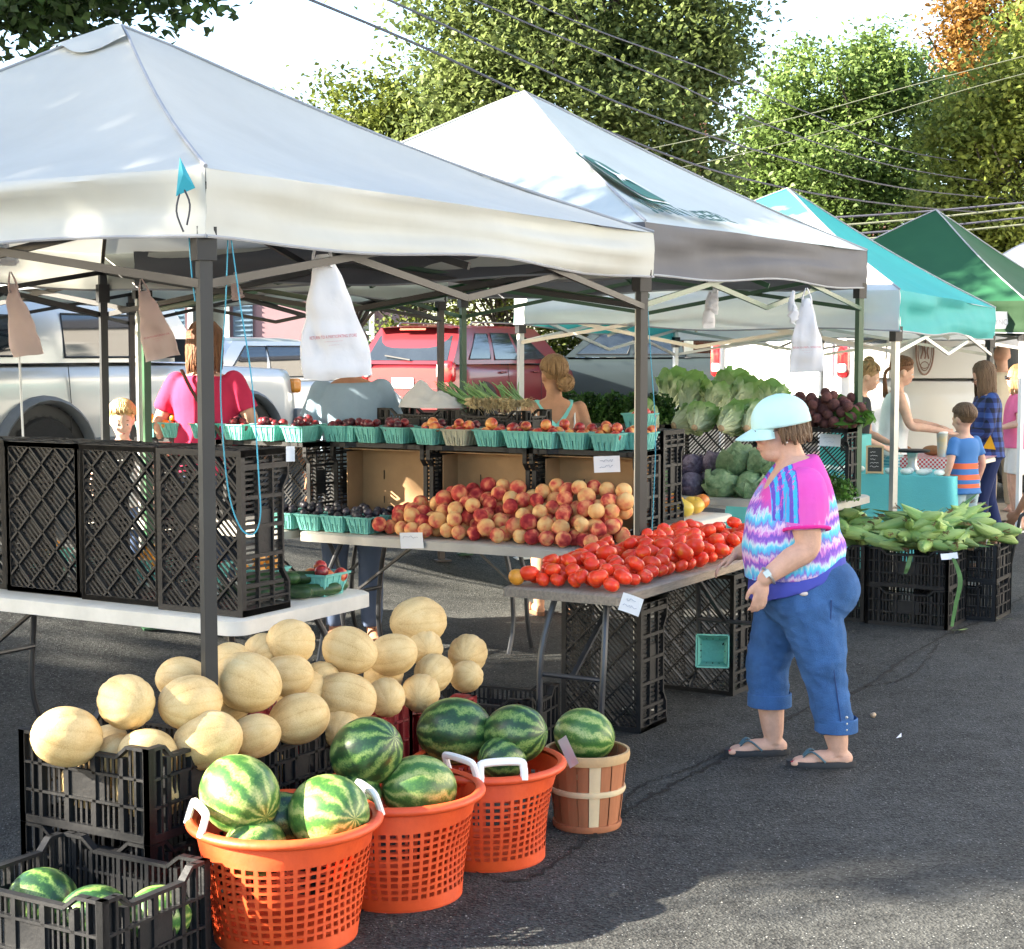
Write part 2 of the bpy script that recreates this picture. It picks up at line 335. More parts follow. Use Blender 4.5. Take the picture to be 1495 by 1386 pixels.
tree('shade_tree', 'broad shade tree beside the lane left of the market', (-13.2, 3.0), [((-12.9, 3.8, 7.6), (3.9, 1.75, 3.2)), ((-10.7, 3.9, 6.6), (2.2, 1.5, 2.2)), ((-13.6, 3.65, 5.6), (2.8, 1.6, 2.0))], 32000, .19, lsh, .3, 10, spread=.40, per=110, gapcut=-.72)
tree('shade_tree', 'unseen tall tree added beyond the off-roader to block skylight', (-17, 11.5), [((-16.8, 11.5, 7.2), (3.4, 3.0, 4.6))], 12000, .30, lsh, .3, 11, spread=.5, per=110, gapcut=-1.2)  # added out of view to cut the skylight from the left
tree('shade_tree', 'unseen tall tree added on the near side to block skylight', (-17, -7), [((-17, -7, 7.2), (3.6, 3.0, 4.6))], 12000, .30, lsh, .3, 12, spread=.5, per=110, gapcut=-1.2)  # second tree added out of view, also dims the left sky
# loose grit on the tarmac
rg = np.random.default_rng(5); gm = MB(); K = 2600
for k in range(K):
    x, y = rg.uniform(-1.2, 4.5), rg.uniform(4.2, 11); s_ = float(rg.choice([.002, .003, .0045], p=[.6, .3, .1])) * rg.uniform(.7, 1.3); a = rg.uniform(0, 6.28); c_, d_ = math.cos(a) * s_, math.sin(a) * s_
    gm.add([(x + c_, y + d_, .001), (x - d_ * .7, y + c_ * .7, .001), (x - c_ * .9, y - d_ * .9, .001), (x + d_, y - c_, .001), (x + c_ * .1, y, s_ * .9)], [(0, 1, 4), (1, 2, 4), (2, 3, 4), (3, 0, 4)], 0 if k % 3 else 1)
tag(gm.build('grit', [mat('grit_pale', (.30, .29, .26), .9, .3, 50), mat('grit_dark', (.09, .085, .08), .9, .3, 50)], smooth=False), kind='stuff')
# ================================================================ houses
pink = mat('pink_stucco', (.26, .165, .185), .9, .08, 2, .3, 40); whitep = mat('white_paint', (.78, .78, .76), .5, .06, 4)
slate = mat('roof_slate', (.075, .075, .085), .8, .3, 8, .4, 20); shut = mat('shutter_blue', (.10, .16, .22), .5, .1)
pane = mat('window_pane', (.05, .07, .08), .08, .4, 2, spec=.7); curtain = mat('curtain', (.55, .55, .50), .9, .1)
def window(root, c, w_, h_, face=-1, shutters=True, slats=True):
    f = MB(); x, y, z = c
    for dx, dz, sx, sz in ((0, h_ / 2, w_ + .2, .12), (0, -h_ / 2, w_ + .26, .14), (-w_ / 2, 0, .1, h_), (w_ / 2, 0, .1, h_), (0, 0, .05, h_), (0, 0, w_, .06)):
        f.box((x + dx, y + face * .05, z + dz), (sx, .10 + (.02 if sz > .1 else 0), sz))
    fr = f.build('window', whitep, root, ang=30)
    p = MB(); p.box((x, y + face * .012, z), (w_, .02, h_)); p.build('pane', pane, fr)
    if shutters:
        for sd in (-1, 1):
            s = MB(); sx = x + sd * (w_ / 2 + .34)
            s.box((sx, y + face * .03, z), (.42, .04, h_ + .1))
            for k in range(14): s.box((sx, y + face * .06, z - h_ / 2 + .08 + k * (h_ - .1) / 13), (.34, .03, .035), Matrix.Rotation(R(25), 3, 'X'))
            s.build('shutter', shut, root, ang=30)
h = thing('pink_house', 'pink stucco house with white framed windows and blue shutters', 'house', (-6.2, 36, gz(-6, 36) - .05))
m = MB(); m.box((0, 3.0, 2.2), (7.1, 6.0, 4.4)); m.build('wall', pink, h, ang=30)
m = MB(); m.add([(-3.9, -.4, 4.3), (3.9, -.4, 4.3), (3.9, 6.4, 4.3), (-3.9, 6.4, 4.3), (-3.9, 3, 5.6), (3.9, 3, 5.6)], [(0, 1, 5, 4), (2, 3, 4, 5), (0, 4, 3), (1, 2, 5), (3, 2, 1, 0)]); m.build('roof', slate, h, smooth=False)
window(h, (-.4, 0, 1.7), .8, 1.5); window(h, (2.75, 0, 1.75), .8, 1.4, shutters=False); window(h, (-2.6, 0, 1.7), .8, 1.5)
m = MB()
for sd in (-1, 1):
    m.bar((-3.3 + sd * .95, -.9, 1.95), (-3.3, -.9, 2.6), 1.6, .09, up=(0, 0, 1))
m.build('porch_roof', slate, h, ang=30)
m = MB(); m.add([(-4.1, -1.5, 1.95), (-2.5, -1.5, 1.95), (-3.3, -1.5, 2.5)], [(0, 1, 2)]); m.bar((-4.15, -1.55, 1.95), (-2.45, -1.55, 1.95), .08, .1); m.build('porch_gable', whitep, h, smooth=False)
for sd in (-.75, .75): m = MB(); m.box((-3.3 + sd, -1.5, .95), (.12, .12, 1.9)); m.build('porch_post', whitep, h, ang=30)
def brick_mat():
    m = bpy.data.materials.new('brick_wall'); m.use_nodes = True; N = m.node_tree.nodes; L = m.node_tree.links; b = N['Principled BSDF']
    tc = N.new('ShaderNodeTexCoord'); mp = N.new('ShaderNodeMapping'); mp.inputs['Rotation'].default_value = (R(90), 0, 0); L.new(tc.outputs['Object'], mp.inputs[0])
    br = nd(N, 'ShaderNodeTexBrick', Scale=1, Brick_Width=.22, Row_Height=.075, Mortar_Size=.007)
    br.inputs['Color1'].default_value = (.17, .055, .034, 1); br.inputs['Color2'].default_value = (.12, .038, .025, 1); br.inputs['Mortar'].default_value = (.20, .16, .14, 1)
    L.new(mp.outputs[0], br.inputs[0]); L.new(br.outputs[0], b.inputs['Base Color']); b.inputs['Roughness'].default_value = .9; return m
brick = brick_mat()
h = thing('brick_house', 'red brick house with white porch columns and railing behind the parked pickups', 'house', (6.2, 40, gz(6, 40) - .05))
m = MB(); m.add([(-2.3, 0, 0), (3.2, 0, 0), (3.2, 0, 5.0), (-2.3, 0, 5.0), (-2.3, 8, 0), (3.2, 8, 0), (3.2, 8, 5), (-2.3, 8, 5), (.45, 0, 7.0), (.45, 8, 7.0)],
               [(0, 1, 2, 8, 3), (1, 5, 6, 2), (5, 4, 7, 9, 6), (4, 0, 3, 7)]); m.build('wall', brick, h, smooth=False)
m = MB(); m.add([(-2.7, -.4, 4.75), (.45, -.4, 7.05), (.45, 8.4, 7.05), (-2.7, 8.4, 4.75), (3.6, -.4, 4.75), (3.6, 8.4, 4.75)], [(0, 1, 2, 3), (1, 4, 5, 2)]); rf = m.build('roof', slate, h, smooth=False)
m = MB(); m.bar((-2.72, -.42, 4.72), (.45, -.42, 7.0), .1, .26); m.bar((.45, -.42, 7.0), (3.62, -.42, 4.72), .1, .26); m.build('gable_trim', whitep, h, ang=30)
m = MB(); m.box((-1.6, 2, 6.6), (.6, .6, 2.0)); m.build('chimney', brick, rf, ang=30)
for c in ((-.6, 0, 1.7), (1.6, 0, 1.7), (-.6, 0, 4.3), (1.6, 0, 4.3)): window(h, c, .7, 1.4, shutters=False)
m = MB(); m.box((-3.6, 1.2, 1.5), (2.6, 2.4, 3.0)); m.build('wing_wall', brick, h, ang=30)
m = MB(); m.box((-3.3, -.9, 3.0), (4.4, 2.2, .3)); m.build('porch_roof', whitep, h, ang=30)
for x in (-5.0, -4.75, -3.9, -3.3, -2.9, -2.1, -1.3):
    m = MB(); m.lathe([(.17, 0), (.17, .12), (.12, .16), (.105, 2.6), (.16, 2.7), (.16, 2.85)], 12, (x, -1.7, 0)); m.build('porch_column', whitep, h)
m = MB()
for k in range(18): m.box((.55 + k * .12, -1.2, .72), (.045, .045, .8))
m.box((1.6, -1.2, 1.14), (2.3, .08, .07)); m.box((1.6, -1.2, .32), (2.3, .07, .06)); m.bar((1.5, -1.25, .3), (1.95, -1.25, 1.25), .06, .05); m.build('railing', whitep, h, ang=30)
m = MB(); m.box((1.6, -.6, .14), (2.4, 1.3, .28)); m.build('porch_floor', whitep, h, ang=30)
# unseen row of pale houses, added to bounce sunlight onto the tents
h = thing('bounce_row_house', 'unseen row of cream houses added across the lane to bounce sunlight', 'house', (13.5, 14, -.02), R(-90))
crm = mat('bounce_cream_render', (.50, .48, .45), .9, .08, 2, .2, 40)
m = MB(); m.box((0, 3, 4.1), (40, 6, 8.2)); m.build('wall', crm, h, ang=30)
m = MB(); m.add([(-20.4, -.4, 8.1), (20.4, -.4, 8.1), (20.4, 6.4, 8.1), (-20.4, 6.4, 8.1), (-20.4, 3, 10.6), (20.4, 3, 10.6)], [(0, 1, 5, 4), (2, 3, 4, 5), (0, 4, 3), (1, 2, 5)]); m.build('roof', slate, h, smooth=False)
for k in range(9):
    for z in (1.8, 5.4): window(h, (-17.6 + 4.4 * k, 0, z), 1.0, 1.6, shutters=False)
# ================================================================ overhead cables
cable = mat('cable_black', (.05, .05, .07), .6, .1)
cablel = mat('cable_pale', (.12, .13, .09), .6, .1)
def wire(px, Y, r, m, label, grp=None):
    pts = curve_pts([PY(x, y, yy) for (x, y), yy in zip(px, Y)], 40); b = MB(); b.tube(pts, r, 6)
    tag(b.build('power_line', m), label, 'cable', grp)
wire([(380, -30), (620, 70), (870, 185), (1090, 262), (1330, 302), (1600, 320)], [13, 15, 18, 21.5, 26, 33], .012, cable, 'thick lowest overhead cable dropping towards the turquoise tent peak')
wire([(480, -40), (700, 60), (940, 165), (1140, 230), (1340, 278), (1600, 300)], [13, 15, 18, 21.5, 26, 33], .010, cable, 'overhead cable strung just above the thick lowest one')
wire([(560, -60), (760, 30), (980, 120), (1140, 190), (1340, 250), (1600, 285)], [14, 16, 19, 22.5, 27, 34], .009, cable, 'thin upper overhead cable crossing the locust tree crown')
wire([(640, -60), (860, 40), (1040, 105), (1180, 165), (1340, 225), (1600, 262)], [15, 17, 20, 23.5, 28, 35], .008, cable, 'topmost thin overhead cable crossing the locust tree')
wire([(840, 238), (960, 215), (1160, 172), (1350, 120), (1620, 50)], [24, 24, 24, 24, 24], .007, cablel, 'pale service cable rising from the locust tree over the ash tree')
wire([(880, 268), (1070, 228), (1250, 180), (1420, 128), (1640, 70)], [25, 25, 25, 25, 25], .006, cablel, 'pale service cable running just below the other pale one')
for i, (y0, y1, lab) in enumerate([(318, 300, 'uppermost of the bundled grey cables between turquoise and green tents'), (330, 308, 'second of the bundled grey cables between turquoise and green tents'), (344, 322, 'third of the bundled grey cables between turquoise and green tents'), (352, 332, 'lowest of the bundled grey cables between turquoise and green tents')]):
    wire([(1100, y0 + 4), (1210, y0), (1350, (y0 + y1) / 2), (1495, y1 - 4), (1640, y1 - 16)], [27] * 5, .018, cablel if i % 2 else cable, lab)
# ================================================================ tents
dgrey = mat('post_dark', (.016, .017, .019), .45, .2, 4); steel = mat('post_steel', (.50, .50, .47), .38, .15, 5, metal=.6)
dgreen = mat('post_green', (.02, .075, .032), .4, .2, 4); black = mat('frame_black', (.009, .009, .010), .5, .2)
cream = mat('post_white', (.74, .73, .70), .45, .08, 3); brownp = mat('post_brown', (.07, .055, .05), .5, .2)
def tent(name, label, cor, zb, zp, val, cloth, posts, truss, peak=None, sag=.08, cloth2=None, valmat=None, valmat2=None, cap=False, seed=1, posth=None, legs=(0, 1, 2, 3), valsag=.02):
    """cor: four ground corners; zb: height of the valance's lower edge per corner; val: valance depth"""
    cor = [Vector((c.x, c.y, 0)) for c in cor]; root = thing(name, label, 'tent', (cor[0].x, cor[0].y, gz(cor[0].x, cor[0].y)))
    o = Vector(root.location); zb = zb if hasattr(zb, '__len__') else [zb] * 4
    ctr = peak if peak is not None else sum(cor, Vector()) / 4
    pk = Vector((ctr.x, ctr.y, zp)); rr = random.Random(seed)
    ev = [Vector((c.x, c.y, zb[i] + val)) for i, c in enumerate(cor)]
    out = [(Vector((c.x, c.y, 0)) - Vector((pk.x, pk.y, 0))).normalized() * .055 for c in cor]
    ev = [e + q for e, q in zip(ev, out)]
    mats = [cloth, cloth2 or cloth, valmat or cloth, valmat2 or valmat or cloth]; fns = []
    b = MB(); nu, nv = 22, 12
    for k in range(4):
        a, c = ev[k], ev[(k + 1) % 4]; nrm = Vector(((c - a).y, -(c - a).x, 0)).normalized()
        if nrm.dot((a + c) / 2 - pk) < 0: nrm = -nrm
        def roof(u, v, a=a, c=c, nrm=nrm):
            p = (a.lerp(c, u)).lerp(pk, v); w_ = 4 * u * (1 - u)
            p = p + Vector((0, 0, -sag * math.sin(math.pi * min(1, v * 1.08)) * (.45 + .75 * w_)))
            wr = mnoise.noise(Vector((p.x * 2.1, p.y * 2.1, seed))) * .016 + .010 * math.sin(u * 40 + v * 9) * (1 - v) ** 3
            return p + Vector((0, 0, wr * (1 - v) * min(1, v * 7))) - o
        b.grid(roof, nu, nv, 0 if k % 2 == 0 else 1); fns.append(lambda a_, v, f=roof, L=(c - a).length, h=(pk - a).dot((c - a).normalized()): f((a_ - v * h) / (L * (1 - v)), v))
        def vl(u, v, a=a, c=c, nrm=nrm, k=k):
            p = a.lerp(c, u); z1 = lerp(zb[k], zb[(k + 1) % 4], u); z = lerp(p.z, z1, v)
            e = 4 * u * (1 - u); z -= valsag * e * v * math.sin(u * 9 + k)
            fold = (.022 * math.sin(v * 6.5 + u * 5 + k) + .030 * mnoise.noise(Vector((u * 3 + k * 7, v * 3.6, seed))) + .014 * mnoise.noise(Vector((u * 5 + k, v * 9, seed + 2))) * (1 - v)) * min(1, e * 2 + .15)
            fold += .012 * mnoise.noise(Vector((u * 16, v * 2, seed + k)))
            return Vector((p.x, p.y, z)) + nrm * fold - o
        b.grid(vl, 36, 10, 2 if k % 2 == 0 else 3)
    canopy = b.build('canopy', mats, root, ang=75)
    for k in range(4):                                    # sewn hem
        a, c = ev[k], ev[(k + 1) % 4]; t = MB(); pts = []
        for i in range(25):
            u = i / 24; p = a.lerp(c, u); e = 4 * u * (1 - u); z = lerp(zb[k], zb[(k + 1) % 4], u) - valsag * e * math.sin(u * 9 + k)
            fold = (.022 * math.sin(6.5 + u * 5 + k) + .030 * mnoise.noise(Vector((u * 3 + k * 7, 3.6, seed)))) * min(1, e * 2 + .15) + .012 * mnoise.noise(Vector((u * 16, 2, seed + k)))
            nrm = Vector(((c - a).y, -(c - a).x, 0)).normalized()
            if nrm.dot((a + c) / 2 - pk) < 0: nrm = -nrm
            pts.append(Vector((p.x, p.y, z)) + nrm * fold - o)
        t.tube(pts, .006, 6, mi=0); t.build('hem', MATS['hem_grey'] if 'hem_grey' in MATS else mat('hem_grey', (.30, .31, .33), .7), canopy)
    if cap:                                               # loose vent flap sewn below the peak
        b = MB(); a, c = ev[3], ev[0]
        def fl(u, v):
            uu = .02 + .96 * u; v0 = .865 + .012 * math.sin(u * 8 + 1)
            p = a.lerp(c, uu).lerp(pk, lerp(v0, .99, v)); return p + Vector((-.01, -.01, .020 - sag * .9 * math.sin(math.pi * lerp(v0, .99, v)) * (.45 + 3 * uu * (1 - uu)) + (.012 + .008 * math.sin(u * 7)) * (1 - v))) - o
        b.grid(fl, 18, 5); b.build('vent_flap', cloth, canopy, ang=75)
    for k in range(4):                                    # seam along each hip
        t = MB(); pts = [ev[k].lerp(pk, v / 10) + Vector((0, 0, -sag * math.sin(math.pi * min(1, v / 10 * 1.08)) * .45 + .006)) - o for v in range(11)]
        t.tube(pts, .007, 6); t.build('seam', MATS['hem_grey'], canopy)
    for k in legs:
        c = cor[k]; z0 = gz(c.x, c.y); t = MB(); top = zb[k] + val * .45
        t.box(Vector((c.x, c.y, (z0 + top) / 2)) - o, (.040, .040, top - z0), Matrix.Rotation(ANG, 3, 'Z'))
        leg = t.build('leg', posts[k], root, ang=30)
        t = MB(); t.box(Vector((c.x, c.y, z0 + .006)) - o, (.11, .11, .012), Matrix.Rotation(ANG, 3, 'Z')); t.build('foot_plate', posts[k], leg, ang=30)
        t = MB(); t.box(Vector((c.x, c.y, zb[k] - .02)) - o, (.062, .062, .10), Matrix.Rotation(ANG, 3, 'Z')); t.build('bracket', black, leg, ang=30)
    for k in range(4):                                    # scissor trusses
        a, c = cor[k], cor[(k + 1) % 4]
        for h2 in range(2):
            for sgn in (0, 1):
                u0, u1 = h2 / 2, h2 / 2 + .5; za, zc = lerp(zb[k], zb[(k + 1) % 4], u0) + .10, lerp(zb[k], zb[(k + 1) % 4], u1) - .14
                if (sgn + h2) % 2: za, zc = za - .24, zc + .24
                p0, p1 = a.lerp(c, u0), a.lerp(c, u1); t = MB(); off = (c - a).normalized().cross(Vector((0, 0, 1))) * (.011 if sgn else -.011)
                t.bar(Vector((p0.x, p0.y, za)) + off - o, Vector((p1.x, p1.y, zc)) + off - o, .014, .026); t.build('truss_bar', truss, root, ang=30)
        p = a.lerp(c, .5); z = (zb[k] + zb[(k + 1) % 4]) / 2; t = MB(); t.bar(Vector((p.x, p.y, z - .02)) - o, Vector((pk.x, pk.y, zp - .55)) - o, .02, .028); t.build('roof_rib', truss, root, ang=30)
        t = MB(); t.bar(Vector((a.x, a.y, zb[k] + val * .7)) - o, pk - Vector((0, 0, .06)) - o, .018, .026); t.build('roof_rib', truss, root, ang=30)
    t = MB(); t.tube([pk - o - Vector((0, 0, .02)), pk - o - Vector((0, 0, .62))], .02, 8); t.build('centre_pole', truss, root)
    return root, canopy, fns
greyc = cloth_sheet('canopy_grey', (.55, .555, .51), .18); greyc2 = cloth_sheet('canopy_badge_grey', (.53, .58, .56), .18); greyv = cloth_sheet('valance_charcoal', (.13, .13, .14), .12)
def glare_cloth(name, hi, lo, z0):  # turquoise cloth with sun glare painted in as white below the top
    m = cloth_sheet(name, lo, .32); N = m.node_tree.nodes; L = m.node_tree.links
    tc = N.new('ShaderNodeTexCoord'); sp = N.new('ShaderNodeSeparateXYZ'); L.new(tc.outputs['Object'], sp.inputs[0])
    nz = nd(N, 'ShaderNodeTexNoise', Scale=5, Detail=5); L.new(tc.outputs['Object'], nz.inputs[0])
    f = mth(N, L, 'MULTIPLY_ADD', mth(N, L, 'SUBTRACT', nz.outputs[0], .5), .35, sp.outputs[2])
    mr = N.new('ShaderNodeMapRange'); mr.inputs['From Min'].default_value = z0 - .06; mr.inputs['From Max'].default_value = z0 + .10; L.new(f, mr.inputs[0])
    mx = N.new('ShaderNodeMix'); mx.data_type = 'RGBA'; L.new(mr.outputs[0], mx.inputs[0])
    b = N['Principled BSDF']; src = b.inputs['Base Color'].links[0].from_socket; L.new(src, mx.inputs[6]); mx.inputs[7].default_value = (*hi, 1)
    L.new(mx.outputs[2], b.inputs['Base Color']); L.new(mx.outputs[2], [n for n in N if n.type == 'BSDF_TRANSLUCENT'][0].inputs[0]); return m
glarec = glare_cloth('canopy_turquoise_glare', (.05, .50, .50), (.78, .80, .78), 2.68)
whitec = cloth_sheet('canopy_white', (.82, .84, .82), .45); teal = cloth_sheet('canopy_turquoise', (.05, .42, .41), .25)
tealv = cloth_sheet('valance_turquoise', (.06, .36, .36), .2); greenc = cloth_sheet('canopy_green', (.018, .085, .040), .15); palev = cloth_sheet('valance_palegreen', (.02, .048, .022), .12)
mat('hem_grey', (.30, .31, .33), .7)
B0 = Vector((0.60, 7.62, 0)); C0 = Vector((2.275, 10.81, 0))
tent1, can1, fn1 = tent('market_tent', 'plain pale grey pop-up tent over the melons with a raised vent flap', [A0, B0, B0 + Nv * 3.35, A0 + Nv * 3.35], 2.04, 3.05, .20, greyc, [dgrey] * 4, black, peak=Vector((-1.63, 7.0, 0)), cap=True, sag=.10, seed=1)
B2 = B0 + Dv * .05 + Nv * .03
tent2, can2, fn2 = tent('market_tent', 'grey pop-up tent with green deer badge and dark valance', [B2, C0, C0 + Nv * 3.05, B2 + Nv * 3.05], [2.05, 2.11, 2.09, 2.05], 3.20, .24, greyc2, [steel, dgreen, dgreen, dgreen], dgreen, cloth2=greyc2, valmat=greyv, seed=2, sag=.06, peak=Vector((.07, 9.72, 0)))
Q3 = B2 + Nv * 3.14
tent('market_tent', 'grey green pop-up tent pitched behind the badge tent', [Q3 + Dv * .05, Q3 + Dv * 3.2, Q3 + Dv * 3.2 + Nv * 3, Q3 + Dv * .05 + Nv * 3], 2.06, 3.1, .2, greyc2, [steel, brownp, brownp, steel], black, seed=3)
D1 = Vector((2.56, 11.0, 0)); D2 = Vector((4.19, 14.45, 0))
tent('market_tent', 'turquoise pop-up tent with sun glare painted white on two sides', [D1, D2, D2 + Nv * 3.1 + Dv * .2, D1 + Nv * 2.95 + Dv * .12], [1.83, 1.80, 1.80, 1.90], 3.0, .27, teal, [steel, dgrey, cream, cream], steel, cloth2=glarec, valmat=tealv, valmat2=whitec, peak=Vector((2.22, 13.4, 0)), seed=4)  # white valances are sun glare put into the cloth colour
G1 = Vector((4.75, 15.35, 0))
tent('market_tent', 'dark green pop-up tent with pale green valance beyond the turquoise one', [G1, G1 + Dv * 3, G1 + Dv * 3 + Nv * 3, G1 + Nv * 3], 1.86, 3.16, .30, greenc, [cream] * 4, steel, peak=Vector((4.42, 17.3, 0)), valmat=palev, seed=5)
E1 = Vector((6.65, 19.0, 0))
tent('market_tent', 'plain white pop-up tent farthest along the row', [E1, E1 + Dv * 3, E1 + Dv * 3 + Nv * 2.2, E1 + Nv * 2.2], 2.0, 3.05, .25, whitec, [cream] * 4, steel, seed=6)

# badge and lettering printed on the second tent
bgreen = mat('badge_green', (.010, .12, .075), .6, .1); bwhite = mat('badge_white', (.78, .80, .76), .6, .05)
def on_roof(fn, a, t, lift): return fn(a, t / 1.9) + Vector((.5, -.3, .8)).normalized() * lift
def flat_shape(poly, ca, cv, lift, name, m, par, fn):
    bm = bmesh.new(); vs = [bm.verts.new((x, y, 0)) for x, y in poly]; bm.faces.new(vs)
    bmesh.ops.triangulate(bm, faces=bm.faces[:]); bmesh.ops.subdivide_edges(bm, edges=bm.edges[:], cuts=2)
    for v in bm.verts: v.co = on_roof(fn, ca + v.co.x, cv + v.co.y, lift)
    me = bpy.data.meshes.new(name); bm.to_mesh(me); bm.free(); me.materials.append(m); return link(name, me, par)
def badge_poly(k, n=10):
    W, H, r = .17 * k, .32 * k, .08 * k; pts = []
    for cx, cy, a0 in ((W - r, H * .9 - r, 0), (-W + r, H * .9 - r, 90), (-W + r * .8, -H * .62, 180), (W - r * .8, -H * .62, 270)):
        for i in range(n): t = R(a0 + 90 * i / (n - 1)); pts.append((cx + r * math.cos(t), cy + r * math.sin(t)))
    return pts
deer = [(-.15, .10), (-.13, .14), (-.10, .12), (-.085, .15), (-.07, .115), (-.05, .10), (-.02, .06), (.05, .05), (.10, .055), (.14, .08), (.155, .07), (.13, .03), (.16, -.02), (.19, -.10), (.17, -.11), (.12, -.03), (.08, .0), (.04, -.005), (-.01, -.01), (-.05, -.04), (-.10, -.03), (-.15, -.07), (-.16, -.055), (-.11, -.005), (-.07, .01), (-.085, .05), (-.11, .075)]
for k, (kk, mm, nm) in enumerate(((1.0, bgreen, 'badge_border'), (.93, bwhite, 'badge_ring'), (.85, bgreen, 'badge_field'))): flat_shape(badge_poly(kk), .69, .56, .028 + k * .005, nm, mm, can2, fn2[0])
flat_shape([(x * .8, y * 1.1 + .02) for x, y in deer], .69, .56, .046, 'badge_deer', bwhite, can2, fn2[0])
tm = text_mesh('JOHN DEERE', .21, 'lettering', mat('letter_green', (.008, .07, .05), .7), can2, Matrix.Identity(4), 0, 1.0, .007).data
bm = bmesh.new(); bm.from_mesh(tm)
for v in bm.verts: v.co = on_roof(fn2[0], .80 + v.co.x, .17 + v.co.y, .034)
bm.to_mesh(tm); bm.free()

t = MB(); q = Vector((.06, .055, 2.24)); q = Vector((-.055, -.065, 2.23)); t.add([q + Vector((0, 0, .04)), q + Vector((.045, .0, -.05)), q + Vector((-.012, -.004, -.075)), q + Vector((.012, -.012, -.01))], [(0, 3, 1), (0, 2, 3), (3, 2, 1)]); t.build('corner_tab', mat('tab_blue', (.03, .34, .42), .7), can1, smooth=False)
t = MB(); t.tube(curve_pts([q + Vector((.01, 0, -.05)), q + Vector((.03, -.01, -.10)), q + Vector((.02, -.01, -.16))], 8), .003, 5); t.tube(curve_pts([q + Vector((.0, 0, -.06)), q + Vector((-.01, -.01, -.12)), q + Vector((.01, -.01, -.18))], 8), .003, 5); t.build('tie_string', mat('string_dark', (.05, .05, .06), .8), can1)
# ================================================================ tables
tabw = mat('table_plastic', (.62, .60, .54), .5, .14, 5, .15, 50); tabg = mat('table_grey', (.42, .40, .36), .55, .14, 5, .15, 60)
woodedge = mat('table_wood', (.30, .24, .18), .8, .35, 9, .3, 40, stretch=(1, 8, 8)); legm = mat('table_leg', (.06, .062, .068), .35, .2, metal=.5)
def round_rect(x0, x1, y0, y1, r, n=6):
    pts = []
    for cx, cy, a in ((x1 - r, y1 - r, 0), (x0 + r, y1 - r, 90), (x0 + r, y0 + r, 180), (x1 - r, y0 + r, 270)):
        pts += [(cx + r * math.cos(R(a + 90 * i / n)), cy + r * math.sin(R(a + 90 * i / n))) for i in range(n + 1)]
    return pts
def table(name, label, corner, lx, ly, h, lip, top, rad=.07, long='y'):
    t = thing(name, label, 'table', (corner.x, corner.y, gz(corner.x, corner.y)), RZ)
    b = MB(); o = round_rect(0, lx, 0, ly, rad); i_ = round_rect(.012, lx - .012, .012, ly - .012, rad)
    b.rings([[(x, y, h - lip) for x, y in o], [(x, y, h - .008) for x, y in o], [(x, y, h) for x, y in i_]]); b.build('tabletop', top, t, ang=50)
    L_, W_ = (ly, lx) if long == 'y' else (lx, ly)
    def q(a, c, z): return (c, a, z) if long == 'y' else (a, c, z)
    for e in (.16, L_ - .16):
        for s in (.12, W_ - .12):
            b = MB(); out = -.10 if e < .5 else .10
            b.tube(curve_pts([q(e + out * -.3, s * .8 + W_ * .1, h - lip), q(e + out * .5, s, h * .62), q(e + out * .7, s, h * .25), q(e + out * .7, s + (.05 if s > W_ / 2 else -.05), .012)], 12), .0135, 8); b.build('leg', legm, t)
        b = MB(); b.tube([q(e + out * .5, .12, h * .5), q(e + out * .5, W_ - .12, h * .5)], .011, 8); b.build('crossbar', legm, t)
        b = MB(); b.bar(q(e + out * .5, W_ / 2, h * .5), q(e + (.38 if e < .5 else -.38), W_ / 2, h - lip - .01), .022, .012); b.build('brace', legm, t)
    return t
T1 = Vector((-.976, 5.80, 0)); T2 = Vector((.43, 7.79, 0)); T3 = Vector((.42, 6.40, 0)); T4 = Vector((2.03, 10.29, 0))
table('folding_table', 'white plastic folding table holding the row of upright lattice crates', T1, .86, 1.9, .74, .06, tabw)
table('folding_table', 'grey plastic folding table heaped with peaches', T2, .76, 1.83, .74, .05, tabg)
table('folding_table', 'grey plastic folding table continuing the peach table behind the pink shirted woman', T2 + Nv * 1.9, .76, 1.5, .74, .05, tabg)
table('folding_table', 'narrow wooden edged table heaped with red tomatoes', T3, 1.83, .53, .74, .042, woodedge, .012, 'x')
table('folding_table', 'folding table of cabbages and carrots under the lettuce shelf', T4, .76, 1.83, .74, .05, tabg)
table('folding_table', 'folding table of greens standing behind the woman in turquoise straps', T4 + Nv * 1.9, .76, 1.5, .74, .05, tabg)
T5 = Vector((.86, 8.9, 0)); table('folding_table', 'small white table with heirloom tomatoes behind the dark tent post', T5, .9, .55, .74, .04, tabw, .03, 'x')
